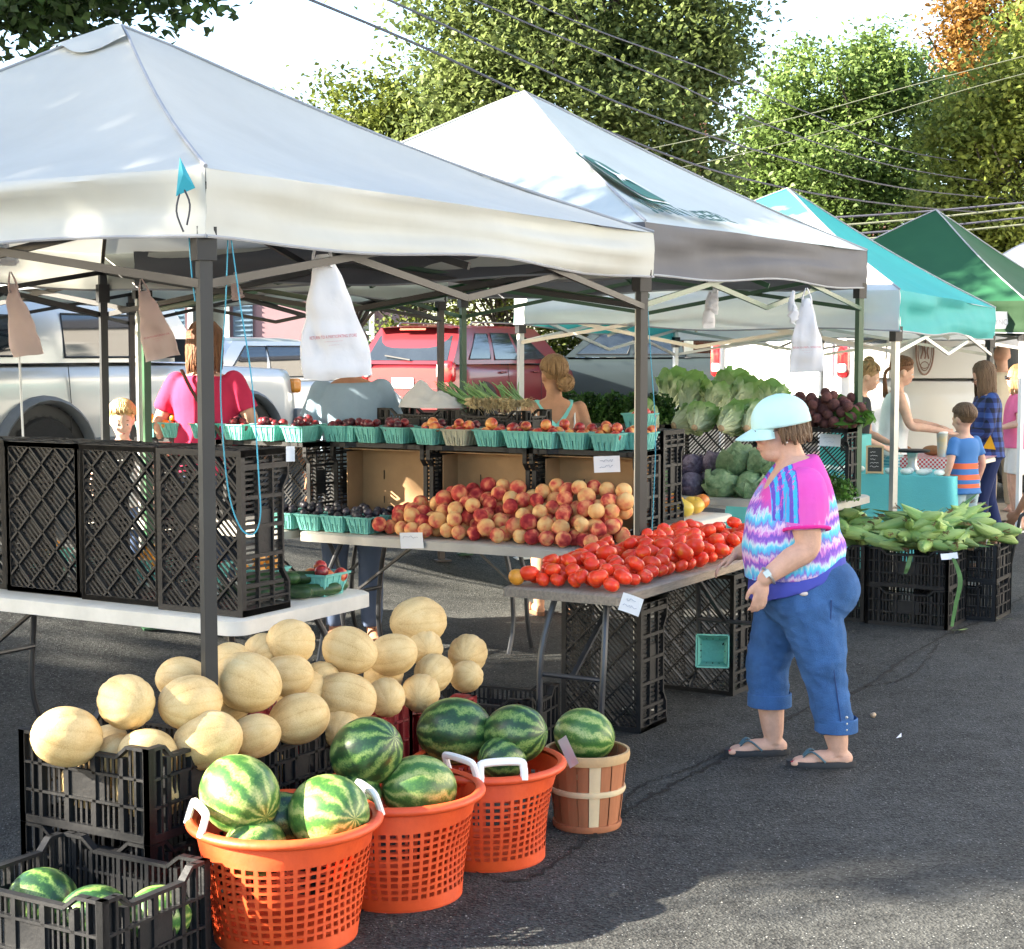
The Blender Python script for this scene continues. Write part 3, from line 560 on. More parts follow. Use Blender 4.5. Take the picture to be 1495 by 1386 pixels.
# ================================================================ crates
blackp = mat('crate_black', (.020, .020, .021), .5, .35, 7, .15, 60, spec=.3, col2=(.008, .009, .011)); redp = mat('crate_red', (.30, .022, .025), .45, .25, 8)
CR = {}
def crate_mesh(L_, W_, H_, m, lattice=True):
    key = (L_, W_, H_, m.name)
    if key in CR: return CR[key]
    b = MB(); t = .006
    for sx, sy, ln, ax in ((0, -1, L_, 'x'), (0, 1, L_, 'x'), (-1, 0, W_, 'y'), (1, 0, W_, 'y')):
        off = (W_ if ax == 'x' else L_) / 2
        sg = sy if ax == 'x' else sx
        def bx(a, z, wa, wz, d, dep):
            c = (a, sg * (off - d), z) if ax == 'x' else (sg * (off - d), a, z)
            s_ = (wa, dep, wz) if ax == 'x' else (dep, wa, wz); b.box(c, s_)
        e1, e2, dipz = ln * .17, ln * .25, H_ - .034
        bx(0, .012, ln, .024, .010, .020); bx(0, H_ * .36, ln - .02, .008, .010, .018); bx(0, H_ * .66, ln - .02, .008, .010, .018)
        for s2 in (-1, 1):
            bx(s2 * (ln / 2 - .012), H_ / 2, .024, H_, .011, .022); bx(s2 * (ln / 2 - .055), H_ / 2, .008, H_, .010, .018)
            bx(s2 * (ln / 2 - e1 / 2), H_ - .005, e1, .010, .012, .024)
            # the rim dips towards the middle
            p0 = s2 * (ln / 2 - e1); p1 = s2 * (ln / 2 - e2)
            q0 = (p0, sg * (off - .012), H_ - .005) if ax == 'x' else (sg * (off - .012), p0, H_ - .005)
            q1 = (p1, sg * (off - .012), dipz - .005) if ax == 'x' else (sg * (off - .012), p1, dipz - .005)
            b.bar(q0, q1, .024, .010)
        bx(0, dipz - .005, ln - 2 * e2, .010, .012, .024)
        k = int(ln / .021)
        for i in range(1, k):
            a = -ln / 2 + i * ln / k; top = H_ if abs(a) > ln / 2 - e1 else dipz
            if i % 5 == 0: bx(a, top / 2, .014, top - .01, .012, .022)
            else: bx(a, top / 2, .0085, top - .01, .017, .006)
        # plain panel beside the hand hole
        bx(0, H_ * .51, min(.16, ln * .3), H_ * .28, .013, .008)
    body = b.mesh('crate', m, ang=30)
    d = MB(); x0, y0 = L_ / 2 - .012, W_ / 2 - .012
    def diag(sgn, sp, wd, z, hh):
        k = -(L_ + W_)
        while k < L_ + W_:
            # line x - sgn*y = k clipped to the rectangle
            pts = []
            for x in (-x0, x0):
                y = (x - k) * sgn
                if -y0 <= y <= y0: pts.append((x, y))
            for y in (-y0, y0):
                x = k + sgn * y
                if -x0 < x < x0: pts.append((x, y))
            if len(pts) >= 2 and (Vector((*pts[0], 0)) - Vector((*pts[1], 0))).length > .02:
                d.bar((*pts[0], z), (*pts[1], z), wd, hh)
            k += sp
    diag(1, .135, .008, .009, .018); diag(-1, .135, .008, .0088, .0176)
    # fine slits in alternating diamonds
    diag(1, .027, .0085, .013, .003)
    for sx in (-1, 1): d.box((sx * x0, 0, .008), (.02, W_ - .02, .016)); d.box((0, sx * y0, .0078), (L_ - .02, .02, .0156))
    CR[key] = (body, d.mesh('base', m, smooth=False)); return CR[key]
def crate(M, label, L_=.6, W_=.4, H_=.28, m=None, group=None, name='crate'):
    body, base = crate_mesh(L_, W_, H_, m or blackp)
    o = link(name, body); o.matrix_world = M; tag(o, label, 'crate', group); link('base', base, o); return o
def frame(p, x, y, z):
    M = Matrix((Vector(x), Vector(y), Vector(z))).transposed().to_4x4(); M.translation = p; return M
UP = Vector((0, 0, 1))
def loc(T, a, b, z=0): return Vector((T.x, T.y, 0)) + Dv * a + Nv * b + Vector((0, 0, z))
def flat(T, a, b, z, yaw=0, longn=False):          # lying on its base; a,b is the centre
    x, y = (Nv, -Dv) if longn else (Dv, Nv)
    r = Matrix.Rotation(R(yaw), 3, 'Z'); return frame(loc(T, a, b, z), r @ x, r @ y, UP)
def on_end(T, a, b, z, L_=.6, H_=.28, W_=.4):      # standing on a short side, base towards the lane; a,b is the nearest base corner
    return frame(loc(T, a, b + W_ / 2, z + L_ / 2), UP, Nv, Dv) if False else frame(loc(T, a, b + W_ / 2, z + L_ / 2), UP, Nv, Vector(Dv) * 1.0)
def on_side(T, a, b, z, L_=.62, H_=.28, W_=.45):   # lying on a long side, open towards the lane
    return frame(loc(T, a + H_, b + L_ / 2, z + W_ / 2), Nv, UP, -Dv) if False else frame(loc(T, a + H_, b + L_ / 2, z + W_ / 2), -Nv, UP, -Dv)
# upright crates on the white table
for i, (a, b, lab) in enumerate([(.05, .02, 'upright black lattice crate at the table corner by the tent post'), (.09, .445, 'upright black lattice crate in the middle of the row on the white table'), (.11, .87, 'upright black lattice crate third from the corner of the white table'), (.13, 1.295, 'upright black lattice crate at the far left end of the white table')]):
    crate(on_end(T1, a, b, .742), lab)
# crates propping the tomato table
crate(on_end(T3, .77, .27, 0), 'tall black crate standing on end under the near half of the tomato table')
crate(on_end(T3, 1.72, .22, 0), 'tall black crate on end under the tomato table with a green pulp box inside')
# open crates forming the shelf on the peach table
cardm = mat('cardboard', (.36, .22, .11), .85, .16, 5, .15, 30)
SH = [(.44, .03), (.44, .665), (.44, 1.30)]
for i, (a, b) in enumerate(SH):
    crate(on_side(T2, a, b, .742), ['open black crate shelf at the tent post end of the peach table', 'open black crate shelf in the middle behind the peaches', 'open black crate shelf behind the boxes of dark plums'][i], .62, .45, .28)
    c = MB(); p0 = loc(T2, a + .245, b + .31, .742 + .225); F = Matrix((Nv, UP, -Dv)).transposed()
    c.box(p0, (.53, .38, .005), F); c.box(loc(T2, a + .17, b + .572, .742 + .215), (.005, .36, .15), F); c.box(loc(T2, a + .16, b + .31, .742 + .412), (.54, .005, .17), F)
    c.box(loc(T2, a + .238, b + .42, .742 + .26), (.003, .05, .004), F, 1); c.box(loc(T2, a + .238, b + .42, .742 + .12), (.003, .04, .004), F, 1)
    bx = c.build('cardboard_box', [cardm, blackp], ang=30)
    tag(bx, ['folded cardboard lining of the crate shelf nearest the tent post', 'folded cardboard lining of the middle crate shelf behind the peaches', 'folded cardboard lining of the crate shelf behind the dark plums'][i], 'cardboard')
for i, b in enumerate((1.98, 2.62)):
    crate(on_side(T2, .30, b, .742), ['open black crate shelf carrying boxes in front of the pink shirted woman', 'open black crate shelf carrying boxes beside the fair haired child'][i], .62, .45, .28)
crate(on_end(T5, .04, .06, .742, .52), 'upright black crate standing beside the dark tent post with a fruit box on top', .52, .4, .28)
# shelf of crates on the greens tables (open to both sides)
for i, b in enumerate((.04, .675, 1.31, 1.95, 2.58)):
    o = crate(frame(loc(T4, .34 + .28, b + .31, .742 + .225), -Nv, UP, -Dv), ['open crate shelf under the beet bunches', 'open crate shelf under the lettuces with cabbages in it', 'open crate shelf under the romaine heads by the tent post', 'open crate shelf under the curly greens', 'open crate shelf under the spring onions'][i], .62, .45, .28)
ZS = .742 + .452
# crate stacks that carry the melons
Mc = Vector((-1.03, 4.62, 0))                         # nearest right corner of the first stack
crate(flat(Mc, .20, .27, .0, 0, True), 'black crate at the bottom of the melon stack behind the watermelon crate', .52, .4, .28)
crate(flat(Mc, .20, .27, .282, 0, True), 'black slatted crate full of cantaloupes on top of its stack', .52, .4, .28)
crate(flat(Mc, .66, .24, .0, 0, True), 'lower black crate beneath cantaloupes beside the first stack', .52, .4, .24)
crate(flat(Mc, .66, .24, .242, 0, True), 'upper black crate of cantaloupes next to the first stack', .52, .4, .24)
crate(flat(Mc, 1.12, .24, 0, 0, True), 'lower dark red crate beneath the cantaloupes', .52, .4, .24, redp)
crate(flat(Mc, 1.12, .24, .242, 0, True), 'upper dark red crate holding cantaloupes near the orange baskets', .52, .4, .24, redp)
crate(flat(Mc, 1.56, .24, 0, 0, True), 'red crate at the far end of the cantaloupe row', .52, .4, .40, redp)
crate(flat(Vector((-1.06, 4.10, 0)), .23, .28, 0, 0, True), 'open black crate holding three watermelons at the front of the melons', .56, .42, .29)
crate(flat(Vector((.02, 6.62, 0)), .2, .25, 0, 8, True), 'empty black crate with pale label beside the far melons', .5, .38, .27)
lab_ = MB(); lab_.box(P(729, 1022, .2) * 0 + loc(Vector((.02, 6.62, 0)), .0, .22, .19), (.004, .09, .045), Matrix.Rotation(RZ + R(8), 3, 'Z')); tag(lab_.build('crate_label', mat('label_buff', (.62, .55, .40), .7), ang=30), 'buff paper label stuck on the empty black crate', 'label')
# corn crates in the lane
S1 = P(1386, 921); S1.z = 0
def cstack(S, a, b, labs):
    for k, l in enumerate(labs): crate(flat(S, a, b, .242 * k, 0, True), l, .52, .42, .24)
cstack(S1, .21, .27, ['lower crate of the front corn stack beside the lane', 'upper crate of the front corn stack heaped with ears'])
cstack(S1, .25, .81, ['lower crate of the corn stack behind the woman in the cap', 'upper corn crate behind the woman in the cap'])
cstack(S1, .68, .10, ['lower crate of the corn stack nearest the plaid shirted woman', 'upper corn crate nearest the plaid shirted woman with price card'])
# ================================================================ fruit boxes
pulp = mat('pulp_teal', (.17, .50, .44), .9, .14, 10, .4, 60, rand=.12); pulpb = mat('pulp_buff', (.42, .42, .32), .9, .14, 10, .4, 60)
def box_mesh(m, w=.150, wb=.112, h=.088):
    b = MB(); ns = 12
    def side(k):
        c, s = (1, 0) if k == 0 else (0, 1) if k == 1 else (-1, 0) if k == 2 else (0, -1)
        def pt(u, v, d=0):       # u -1..1 across, v 0..1 up
            hw = lerp(wb, w, v) / 2; x, y = hw + d, u * hw
            return (c * x - s * y, s * x + c * y, v * h)
        us = [-1, -.62, -.55, -.28, -.21, .035 - .0, .105, .37, .44, .62, 1]
        us = [-1, -.55, -.47, -.05, .05, .47, .55, 1]
        for i in range(len(us) - 1):
            slit = i % 2 == 1; v0 = .5 if slit else 0
            vs = [pt(us[i], v0), pt(us[i + 1], v0), pt(us[i + 1], 1), pt(us[i], 1)]
            b.add(vs, [(0, 1, 2, 3)])
            vs2 = [pt(us[i], v0, -.004), pt(us[i + 1], v0, -.004), pt(us[i + 1], 1, -.004), pt(us[i], 1, -.004)]
            b.add(vs2, [(3, 2, 1, 0)])
        # rim lip
        e = .004; b.add([pt(-1, 1, 0), pt(1, 1, 0), pt(1.05, 1, .007), pt(-1.05, 1, .007), pt(1.05, .90, .006), pt(-1.05, .90, .006)], [(3, 2, 1, 0), (5, 4, 2, 3)])
        for u in (-.76, -.26, .26, .76): # moulded ribs
            p0, p1 = Vector(pt(u, .06, .001)), Vector(pt(u, .9, .001)); b.bar(p0, p1, .007, .005, up=(c, s, 0))
    for k in range(4): side(k)
    b.add([(-wb / 2, -wb / 2, .002), (wb / 2, -wb / 2, .002), (wb / 2, wb / 2, .002), (-wb / 2, wb / 2, .002)], [(0, 1, 2, 3)])
    return b.mesh('fruit_box', m, ang=30)
BOX = {'t': box_mesh(pulp), 'b': box_mesh(pulpb)}
def fbox(p, yaw, label, grp, kind='t', sc=1.0):
    o = link('fruit_box', BOX[kind], None, p, (0, 0, RZ + R(yaw))); o.scale = (sc * 1.12, sc, sc); tag(o, label, 'fruit box', grp); return o
# ================================================================ produce
def noise_val(N, L, tc, oi, scale, detail=3, off=53):
    ad = N.new('ShaderNodeVectorMath'); ad.operation = 'ADD'; cb = N.new('ShaderNodeCombineXYZ'); r_ = mth(N, L, 'MULTIPLY', oi.outputs['Random'], off)
    for k in range(3): L.new(r_, cb.inputs[k])
    L.new(tc.outputs['Object'], ad.inputs[0]); L.new(cb.outputs[0], ad.inputs[1])
    n = nd(N, 'ShaderNodeTexNoise', Scale=scale, Detail=detail); L.new(ad.outputs[0], n.inputs[0]); return n.outputs[0]
def peach_b(N, L, tc, oi):
    v = mth(N, L, 'MULTIPLY_ADD', noise_val(N, L, tc, oi, 30, 3), .06, mth(N, L, 'MULTIPLY', noise_val(N, L, tc, oi, .9, 2), .94)); r_ = mth(N, L, 'MULTIPLY_ADD', oi.outputs['Random'], .34, -.17); return mth(N, L, 'ADD', v, r_)
peachm = ramp_mat('peach_skin', [(.26, (.30, .022, .030)), (.40, (.55, .08, .06)), (.50, (.72, .24, .12)), (.62, (.78, .42, .16)), (.76, (.82, .54, .24))], peach_b, .75, .3, 60, spec=.2)
nectm = ramp_mat('nectarine_skin', [(.32, (.14, .008, .012)), (.48, (.42, .03, .03)), (.60, (.62, .16, .05)), (.74, (.74, .38, .10))], peach_b, .32, 0, spec=.5)
plumm = ramp_mat('plum_skin', [(.35, (.045, .006, .014)), (.55, (.13, .012, .022)), (.72, (.30, .03, .03))], peach_b, .35, 0, spec=.5)
dplum = ramp_mat('dark_plum_skin', [(.35, (.008, .007, .012)), (.6, (.022, .018, .03)), (.75, (.06, .05, .075))], peach_b, .45, 0)
tomm = ramp_mat('tomato_skin', [(.25, (.78, .20, .02)), (.40, (.78, .065, .016)), (.6, (.78, .042, .014)), (.8, (.68, .028, .012))], lambda N, L, tc, oi: noise_val(N, L, tc, oi, 1.1, 2), .30, 0, spec=.4)
orangem = mat('orange_fruit', (.72, .30, .03), .4, .2, 8, rand=.1); stemm = mat('stem_green', (.07, .14, .03), .7)
def heirm(): return ramp_mat('heirloom_skin', [(.3, (.60, .08, .03)), (.5, (.66, .26, .03)), (.7, (.66, .46, .06))], lambda N, L, tc, oi: oi.outputs['Random'], .3)
heir = heirm()
def tomato_fn(q):
    a = math.atan2(q.y, q.x); t = max(0, q.z); return 1 + .035 * math.cos(5 * a + .5) * (1 - abs(q.z)) - .22 * math.exp(-((1 - q.z) / .10)) - .10 * math.exp(-((1 + q.z) / .10))
def peach_fn(q):
    a = math.atan2(q.y, q.x); return 1 - .07 * math.exp(-(a / .18) ** 2) * (1 - .3 * abs(q.z)) - .20 * math.exp(-((1 - q.z) / .05)) + .03 * math.exp(-((1 + q.z) / .04))
m = MB(); m.ell((0, 0, 0), (1, .96, .82), 20, 14, fn=tomato_fn); TOM = m.mesh('tomato', tomm)
m = MB(); m.ell((0, 0, 0), (1.04, .98, .80), 20, 14, fn=lambda q: tomato_fn(q) + .06 * q.x * q.y + .04 * math.sin(3 * math.atan2(q.y, q.x))); TOM2 = m.mesh('tomato', tomm)
m = MB(); m.ell((0, 0, 0), (1, 1, .97), 22, 14, fn=peach_fn); PEA = m.mesh('peach', peachm); NEC = PEA.copy(); NEC.materials.clear(); NEC.materials.append(nectm)
m = MB(); m.ell((0, 0, 0), (1, 1, 1), 14, 9, fn=peach_fn); PLU = m.mesh('plum', plumm); DPL = PLU.copy(); DPL.materials.clear(); DPL.materials.append(dplum)
ORA = PLU.copy(); ORA.materials.clear(); ORA.materials.append(orangem); HEI = TOM2.copy(); HEI.materials.clear(); HEI.materials.append(heir)
def drop(n, u0, u1, v0, v1, rf, zf, seed, tries=26):
    rr = random.Random(seed); S = []
    for _ in range(n):
        best = None
        for _ in range(tries):
            r_ = rf(rr); u, v = rr.uniform(u0, u1), rr.uniform(v0, v1); z = r_
            for (a, b, c, q) in S:
                dd = (a - u) ** 2 + (b - v) ** 2; m_ = (q + r_) * .95
                if dd < m_ * m_: z = max(z, c + math.sqrt(m_ * m_ - dd))
            if z <= zf(u, v) and (best is None or z < best[2]): best = (u, v, z, r_)
        if best: S.append(best)
    return S
def fruit(me, p, r_, rr, name, label, cat, grp, tilt=math.pi):
    o = link(name, me, None, p, (rr.uniform(-tilt, tilt), rr.uniform(-tilt, tilt), rr.uniform(0, 6.28))); k = r_; o.scale = (k, k, k * rr.uniform(.94, 1.04)); return tag(o, label, cat, grp)
rr = random.Random(11)
for (u, v, z, r_) in drop(240, .05, 1.78, .045, .49, lambda q: q.uniform(.030, .049), lambda u, v: .05 + .12 * min(1, u / .55) * (.35 + 2.4 * min(v, .53 - v)) , 3):
    fruit(rr.choice((TOM, TOM, TOM2)), loc(T3, u, v, .743 + z * .93), r_ * 1.04, rr, 'tomato', 'ripe red tomato in the heap on the wooden edged table', 'tomato', 'tomatoes heaped on the narrow table', .7)
o = link('tomato', ORA, None, loc(T3, .04, .485, .743 + .034), (0, 0, 0)); o.scale = (.035,) * 3; tag(o, 'single orange tomato at the corner of the red tomato heap', 'tomato')
for (u, v, z, r_) in drop(230, .05, .415, .04, 1.34, lambda q: q.uniform(.037, .046), lambda u, v: .05 + (.22 if v < 1.0 else .22 - .42 * (v - 1.0)) * min(1, u / .36), 5):
    fruit(PEA, loc(T2, u, v, .743 + z), r_ * 1.03, rr, 'peach', 'fuzzy yellow and crimson peach in the pile on the grey table', 'peach', 'peaches piled on the grey table')
for i, (u, v) in enumerate(((.12, .1), (.2, .2), (.3, .12), (.34, .27), (.45, .16), (.42, .3))): fruit(HEI, loc(T5, .38 + u * 1.1, v + .05, .743 + .055), .062, rr, 'heirloom_tomato', 'large orange or yellow heirloom tomato on the small white table', 'tomato', 'heirloom tomatoes on the small table', .5)
# boxes on the peach shelf
def fill(p, me, r_, n, name, label, cat, grp, seed, w=.055):
    for (u, v, z, q) in drop(n, -w, w, -w, w, lambda g_: g_.uniform(.9, 1.08) * r_, lambda u, v: .085 - .02 * (abs(u) + abs(v)) / w, seed, 14):
        fruit(me, Vector(p) + Dv * u + Nv * v + Vector((0, 0, .045 + z)), q, rr, name, label, cat, grp)
shelf = [(447, 'P'), (496, 'P'), (545, 'P'), (586, 'P'), (631, 'N'), (673, 'B'), (720, 'N'), (763, 'N'), (803, 'N'), (846, 'N'), (890, 'N')]
for i, (x, k) in enumerate(shelf):
    # along the shelf front, at the position its pixel column gives
    a = .50 + (.0 if i % 3 else .02); best = min((abs((lambda q: CX + FPX * q.x / (q.y * math.cos(PITCH)))(loc(T2, a, b_ / 200, ZS)) - x), b_ / 200) for b_ in range(0, 440))
    p = loc(T2, a, best[1], ZS + .002); yaw = rr.uniform(-10, 10)
    lab = {'P': 'teal pulp box of dark red plums on the crate shelf', 'N': 'teal pulp box of nectarines on the crate shelf', 'B': 'buff pulp box of nectarines among the teal ones on the shelf'}[k]
    fbox(p, yaw, lab, None if k == 'B' else {'P': 'plum boxes on the shelf', 'N': 'nectarine boxes on the shelf'}[k], 'b' if k == 'B' else 't')
    if k == 'P': fill(p, PLU, .026, 13, 'plum', 'dark red plum in a teal box on the crate shelf', 'plum', 'plums in boxes on the shelf', 100 + i)
    else: fill(p, NEC, .031, 9, 'nectarine', 'red and yellow nectarine in a box on the crate shelf', 'nectarine', 'nectarines in boxes on the shelf', 100 + i)
for i, b in enumerate((.12, .33, .58, .86, 1.12, 1.36, 1.62)):
    p = loc(T2, .655, b, ZS + .002); k = 'N' if b < .8 else 'P'
    fbox(p, rr.uniform(-8, 8), 'teal pulp box in the back row of the crate shelf', 'back row boxes on the shelf')
    fill(p, NEC if k == 'N' else PLU, .030 if k == 'N' else .026, 9, 'nectarine' if k == 'N' else 'plum', 'nectarine in a back row box of the crate shelf' if k == 'N' else 'plum in a back row box of the crate shelf', 'nectarine' if k == 'N' else 'plum', 'back row nectarines' if k == 'N' else 'back row plums', 130 + i)
for i, b in enumerate((1.86, 2.06, 2.27, 2.49, 2.72, 2.95, 3.14)):
    p = loc(T2, .36, b, ZS + .002); k = i < 5
    if i == 0: p = loc(T2, .52, 1.83, ZS + .002)
    fbox(p, rr.uniform(-8, 8), 'teal pulp box of plums in front of the pink shirted woman' if k else 'teal pulp box of orange fruit beside the fair haired child', 'plum boxes before the pink shirt' if k else 'orange fruit boxes')
    fill(p, PLU if k else ORA, .026, 12, 'plum' if k else 'apricot', 'dark red plum in a box before the pink shirted woman' if k else 'orange apricot in a box beside the fair haired child', 'plum' if k else 'apricot', 'plums before the pink shirt' if k else 'apricots in boxes', 150 + i)
for i in range(8):
    p = loc(T2, .10 + .165 * (i % 2), 1.44 + .165 * (i // 2) - .01 * (i % 2), .745)
    fbox(p, rr.uniform(-5, 5), 'teal pulp box of blue black plums on the peach table', 'blue black plum boxes'); fill(p, DPL, .024, 15, 'dark_plum', 'blue black plum in a box on the peach table', 'plum', 'blue black plums', 170 + i)
p = loc(T5, .16, .26, .742 + .522); fbox(p, 4, 'teal pulp box of nectarines on the upright crate beside the tent post', None); fill(p, NEC, .030, 7, 'nectarine', 'nectarine in the box on the upright crate beside the post', 'nectarine', 'nectarines beside the post', 190)
# things seen through the lattice on the white table
for i in range(6):
    p = loc(T1, .66, .12 + .30 * i, .742); fbox(p, rr.uniform(-8, 8), 'teal pulp box behind the upright lattice crates', 'boxes behind the lattice crates')
    fill(p, ORA if i % 2 else NEC, .03, 7, 'pepper' if i % 2 else 'cherry_tomato', 'orange pepper seen through the lattice crates' if i % 2 else 'red cherry tomato seen through the lattice crates', 'pepper' if i % 2 else 'tomato', 'peppers behind the lattice' if i % 2 else 'tomatoes behind the lattice', 200 + i)
cucm = mat('cucumber_skin', (.035, .085, .02), .45, .3, 30, .2, 90, rand=.25, col2=(.012, .04, .012))
m = MB(); pts = curve_pts([(-.11, 0, .004), (-.05, .004, 0), (.04, .004, 0), (.11, 0, .006)], 10); m.tube(pts, [.012, .022, .025, .026, .026, .027, .027, .026, .024, .020, .010], 12); CUC = m.mesh('cucumber', cucm)
for i, (a, b, z, yaw) in enumerate(((.40, .30, 0, 10), (.45, .25, 0, 30), (.50, .17, 0, 8), (.58, .10, 0, 55), (.66, .12, 0, 62), (.62, .22, 0, 20), (.50, .24, .046, 25), (.57, .17, .046, 40))):
    o = link('cucumber', CUC, None, loc(T1, a, b, .742 + .027 + z), (0, 0, RZ + R(90 + yaw))); tag(o, 'dark green cucumber lying at the end of the white table', 'cucumber', 'cucumbers on the white table')
# ---------------------------------------------------------------- melons
def melon_b(N, L, tc, oi):
    sp = N.new('ShaderNodeSeparateXYZ'); L.new(tc.outputs['Object'], sp.inputs[0]); at = mth(N, L, 'ARCTAN2', sp.outputs[1], sp.outputs[2])
    gr = mth(N, L, 'POWER', mth(N, L, 'SUBTRACT', 1.0, mth(N, L, 'ABSOLUTE', mth(N, L, 'SINE', mth(N, L, 'MULTIPLY', at, 5)))), 4.0)
    vo = N.new('ShaderNodeTexVoronoi'); vo.feature = 'DISTANCE_TO_EDGE'; vo.inputs['Scale'].default_value = 15; L.new(tc.outputs['Object'], vo.inputs['Vector'])
    net = mth(N, L, 'SMOOTH_MIN', mth(N, L, 'MULTIPLY', vo.outputs['Distance'], 3.0), .25, .1)
    v = mth(N, L, 'ADD', mth(N, L, 'MULTIPLY', noise_val(N, L, tc, oi, 1.6, 3), .55), mth(N, L, 'MULTIPLY', noise_val(N, L, tc, oi, 24, 4), .40))
    v = mth(N, L, 'SUBTRACT', v, mth(N, L, 'MULTIPLY', gr, .10)); return mth(N, L, 'ADD', v, mth(N, L, 'MULTIPLY_ADD', net, -.30, .09))
cantm = ramp_mat('cantaloupe_rind', [(.18, (.33, .21, .075)), (.36, (.54, .36, .15)), (.55, (.66, .48, .23)), (.75, (.70, .56, .31))], melon_b, .62, .5, 34, spec=.3)
scar = mat('stem_scar', (.20, .22, .10), .9, .3, 40)
def cant_mesh(k):
    b = MB(); rib = 10
    b.ell((0, 0, 0), (.82, .83, 1), 40, 20, rot=Matrix.Rotation(R(90), 3, 'Y'), fn=lambda q: 1 - .035 * (1 - abs(math.sin(rib / 2 * math.atan2(q.y, q.x)))) ** 2 * (1 - q.z ** 4) + .03 * mnoise.noise(q * 1.6 + Vector((k, 0, 0))))
    b.v = [(x, y, z) for x, y, z in b.v]
    me = b.mesh('cantaloupe', cantm, ang=80); s = MB(); s.lathe([(.10, 0), (.085, .02), (.04, .012), (.01, .01)], 12, (0, 0, 0))
    return me, s
CAN = []
for k in range(3):
    me, s = cant_mesh(k * 3.1); s.v = [(.84 + z, x, y) for x, y, z in s.v]; CAN.append((me, s.mesh('stem_scar', scar)))
def cantaloupe(p, rx, yaw, pitch, grp='cantaloupes piled over the crates', label='tan ribbed cantaloupe in the pile over the crates'):
    me, s = rr.choice(CAN); o = link('cantaloupe', me, None, p, Euler((rr.uniform(0, 6), pitch, yaw))); o.scale = (rx, rx, rx); tag(o, label, 'cantaloupe', grp); link('stem_scar', s, o); return o
ML = [(98, 1076, 55, 1.0), (184, 1025, 51, .985), (278, 1026, 51, .985), (268, 993, 43, .95), (361, 996, 55, .975), (420, 986, 40, .955), (424, 938, 43, .945), (385, 952, 36, .93), (335, 968, 38, .94), (304, 1081, 55, 1.0), (372, 1075, 41, .995),
      (437, 1049, 48, .99), (216, 1100, 46, 1.0), (168, 1102, 38, .985), (158, 1082, 30, .95), (510, 950, 44, .965), (573, 956, 39, .97), (611, 908, 46, .94), (620, 945, 34, .955), (633, 983, 35, .985), (683, 955, 37, .97), (681, 988, 30, .99),
      (467, 992, 33, .95), (506, 1019, 47, .985), (564, 1018, 36, .995), (614, 1012, 36, .995), (500, 1062, 38, .99), (330, 1030, 40, .95), (440, 1010, 40, .95), (560, 985, 36, .95)]
for i, (x, y, rpx, k) in enumerate(ML):
    s_ = interp(x, [60, 216, 304, 372, 437, 506, 564, 614, 690], [508, 503, 494, 484, 470, 450, 432, 418, 400]) * k
    rpx = rpx * (.97 if i else 1); yaw = rr.uniform(-.9, .9) + (math.pi if rr.random() < .4 else 0); p = PY(x, y, FPX / s_)
    wh = ('tan ribbed cantaloupe heaped over the black crate stack behind the watermelon crate', 'cantaloupes over the first stack') if x < 320 else ('tan ribbed cantaloupe heaped around the dark corner post', 'cantaloupes around the post') if x < 480 else ('tan ribbed cantaloupe heaped over the red crates', 'cantaloupes over the red crates')
    cantaloupe(p, rpx / s_, yaw if rpx > 42 else rr.uniform(0, 6), rr.uniform(-.35, .35), wh[1], wh[0])
for i, (a, b, z) in enumerate(((.12, .12, .40), (.12, .36, .40), (.28, .14, .39), (.28, .38, .39), (.62, .12, .34), (.64, .36, .34), (1.08, .12, .34), (1.1, .36, .34))):
    cantaloupe(loc(Mc, a, b, z), .105, rr.uniform(0, 6), rr.uniform(-.3, .3), 'cantaloupes inside the crates', 'tan cantaloupe seen through the slats of a crate')
def wm_b(N, L, tc, oi):
    s = N.new('ShaderNodeSeparateXYZ'); L.new(tc.outputs['Object'], s.inputs[0]); at = mth(N, L, 'ARCTAN2', s.outputs[1], s.outputs[2])
    nz = noise_val(N, L, tc, oi, 3.4, 6); nf = noise_val(N, L, tc, oi, 22, 4)
    ph = mth(N, L, 'MULTIPLY_ADD', mth(N, L, 'SUBTRACT', nz, .5), 7.5, mth(N, L, 'MULTIPLY', at, 10)); w_ = mth(N, L, 'SINE', ph)
    w_ = mth(N, L, 'MULTIPLY_ADD', w_, .24, .5); return mth(N, L, 'ADD', w_, mth(N, L, 'MULTIPLY', mth(N, L, 'SUBTRACT', nf, .5), .75))
wmm = ramp_mat('watermelon_rind', [(.20, (.012, .042, .014)), (.46, (.022, .075, .020)), (.60, (.075, .16, .035)), (.80, (.20, .29, .08))], wm_b, .33, 0, spec=.5)
wmp = ramp_mat('watermelon_rind_pale', [(.15, (.03, .10, .025)), (.42, (.06, .16, .03)), (.58, (.16, .27, .06)), (.80, (.36, .42, .14))], wm_b, .33, 0, spec=.5)
spot = mat('melon_spot', (.55, .40, .06), .5, .3, 20)
def wm_mesh(m_):
    b = MB(); b.ell((0, 0, 0), (.88, .88, 1.0), 40, 22); b.v = [(z, x, y) for x, y, z in b.v]; me = b.mesh('watermelon', m_, ang=80)
    s = MB(); s.lathe([(.05, 0), (.04, .012), (.012, .006)], 12); s.v = [(.985 + z, x, y) for x, y, z in s.v]; return me, s.mesh('stem_scar', scar)
WM = [wm_mesh(wmm), wm_mesh(wmp)]
def watermelon(x, y, rpx, s_, yaw, pitch, pale, label):
    me, s = WM[pale]; o = link('watermelon', me, None, PY(x, y, FPX / s_) if x else loc(Vector((-1.06, 4.10, 0)), *y), Euler((rr.uniform(0, 6), pitch, yaw))); o.scale = (rpx / s_,) * 3; tag(o, label, 'watermelon'); link('stem_scar', s, o)
watermelon(350, 1160, 65, 515, -.75, .35, 1, 'pale striped watermelon at the left of the front orange basket')
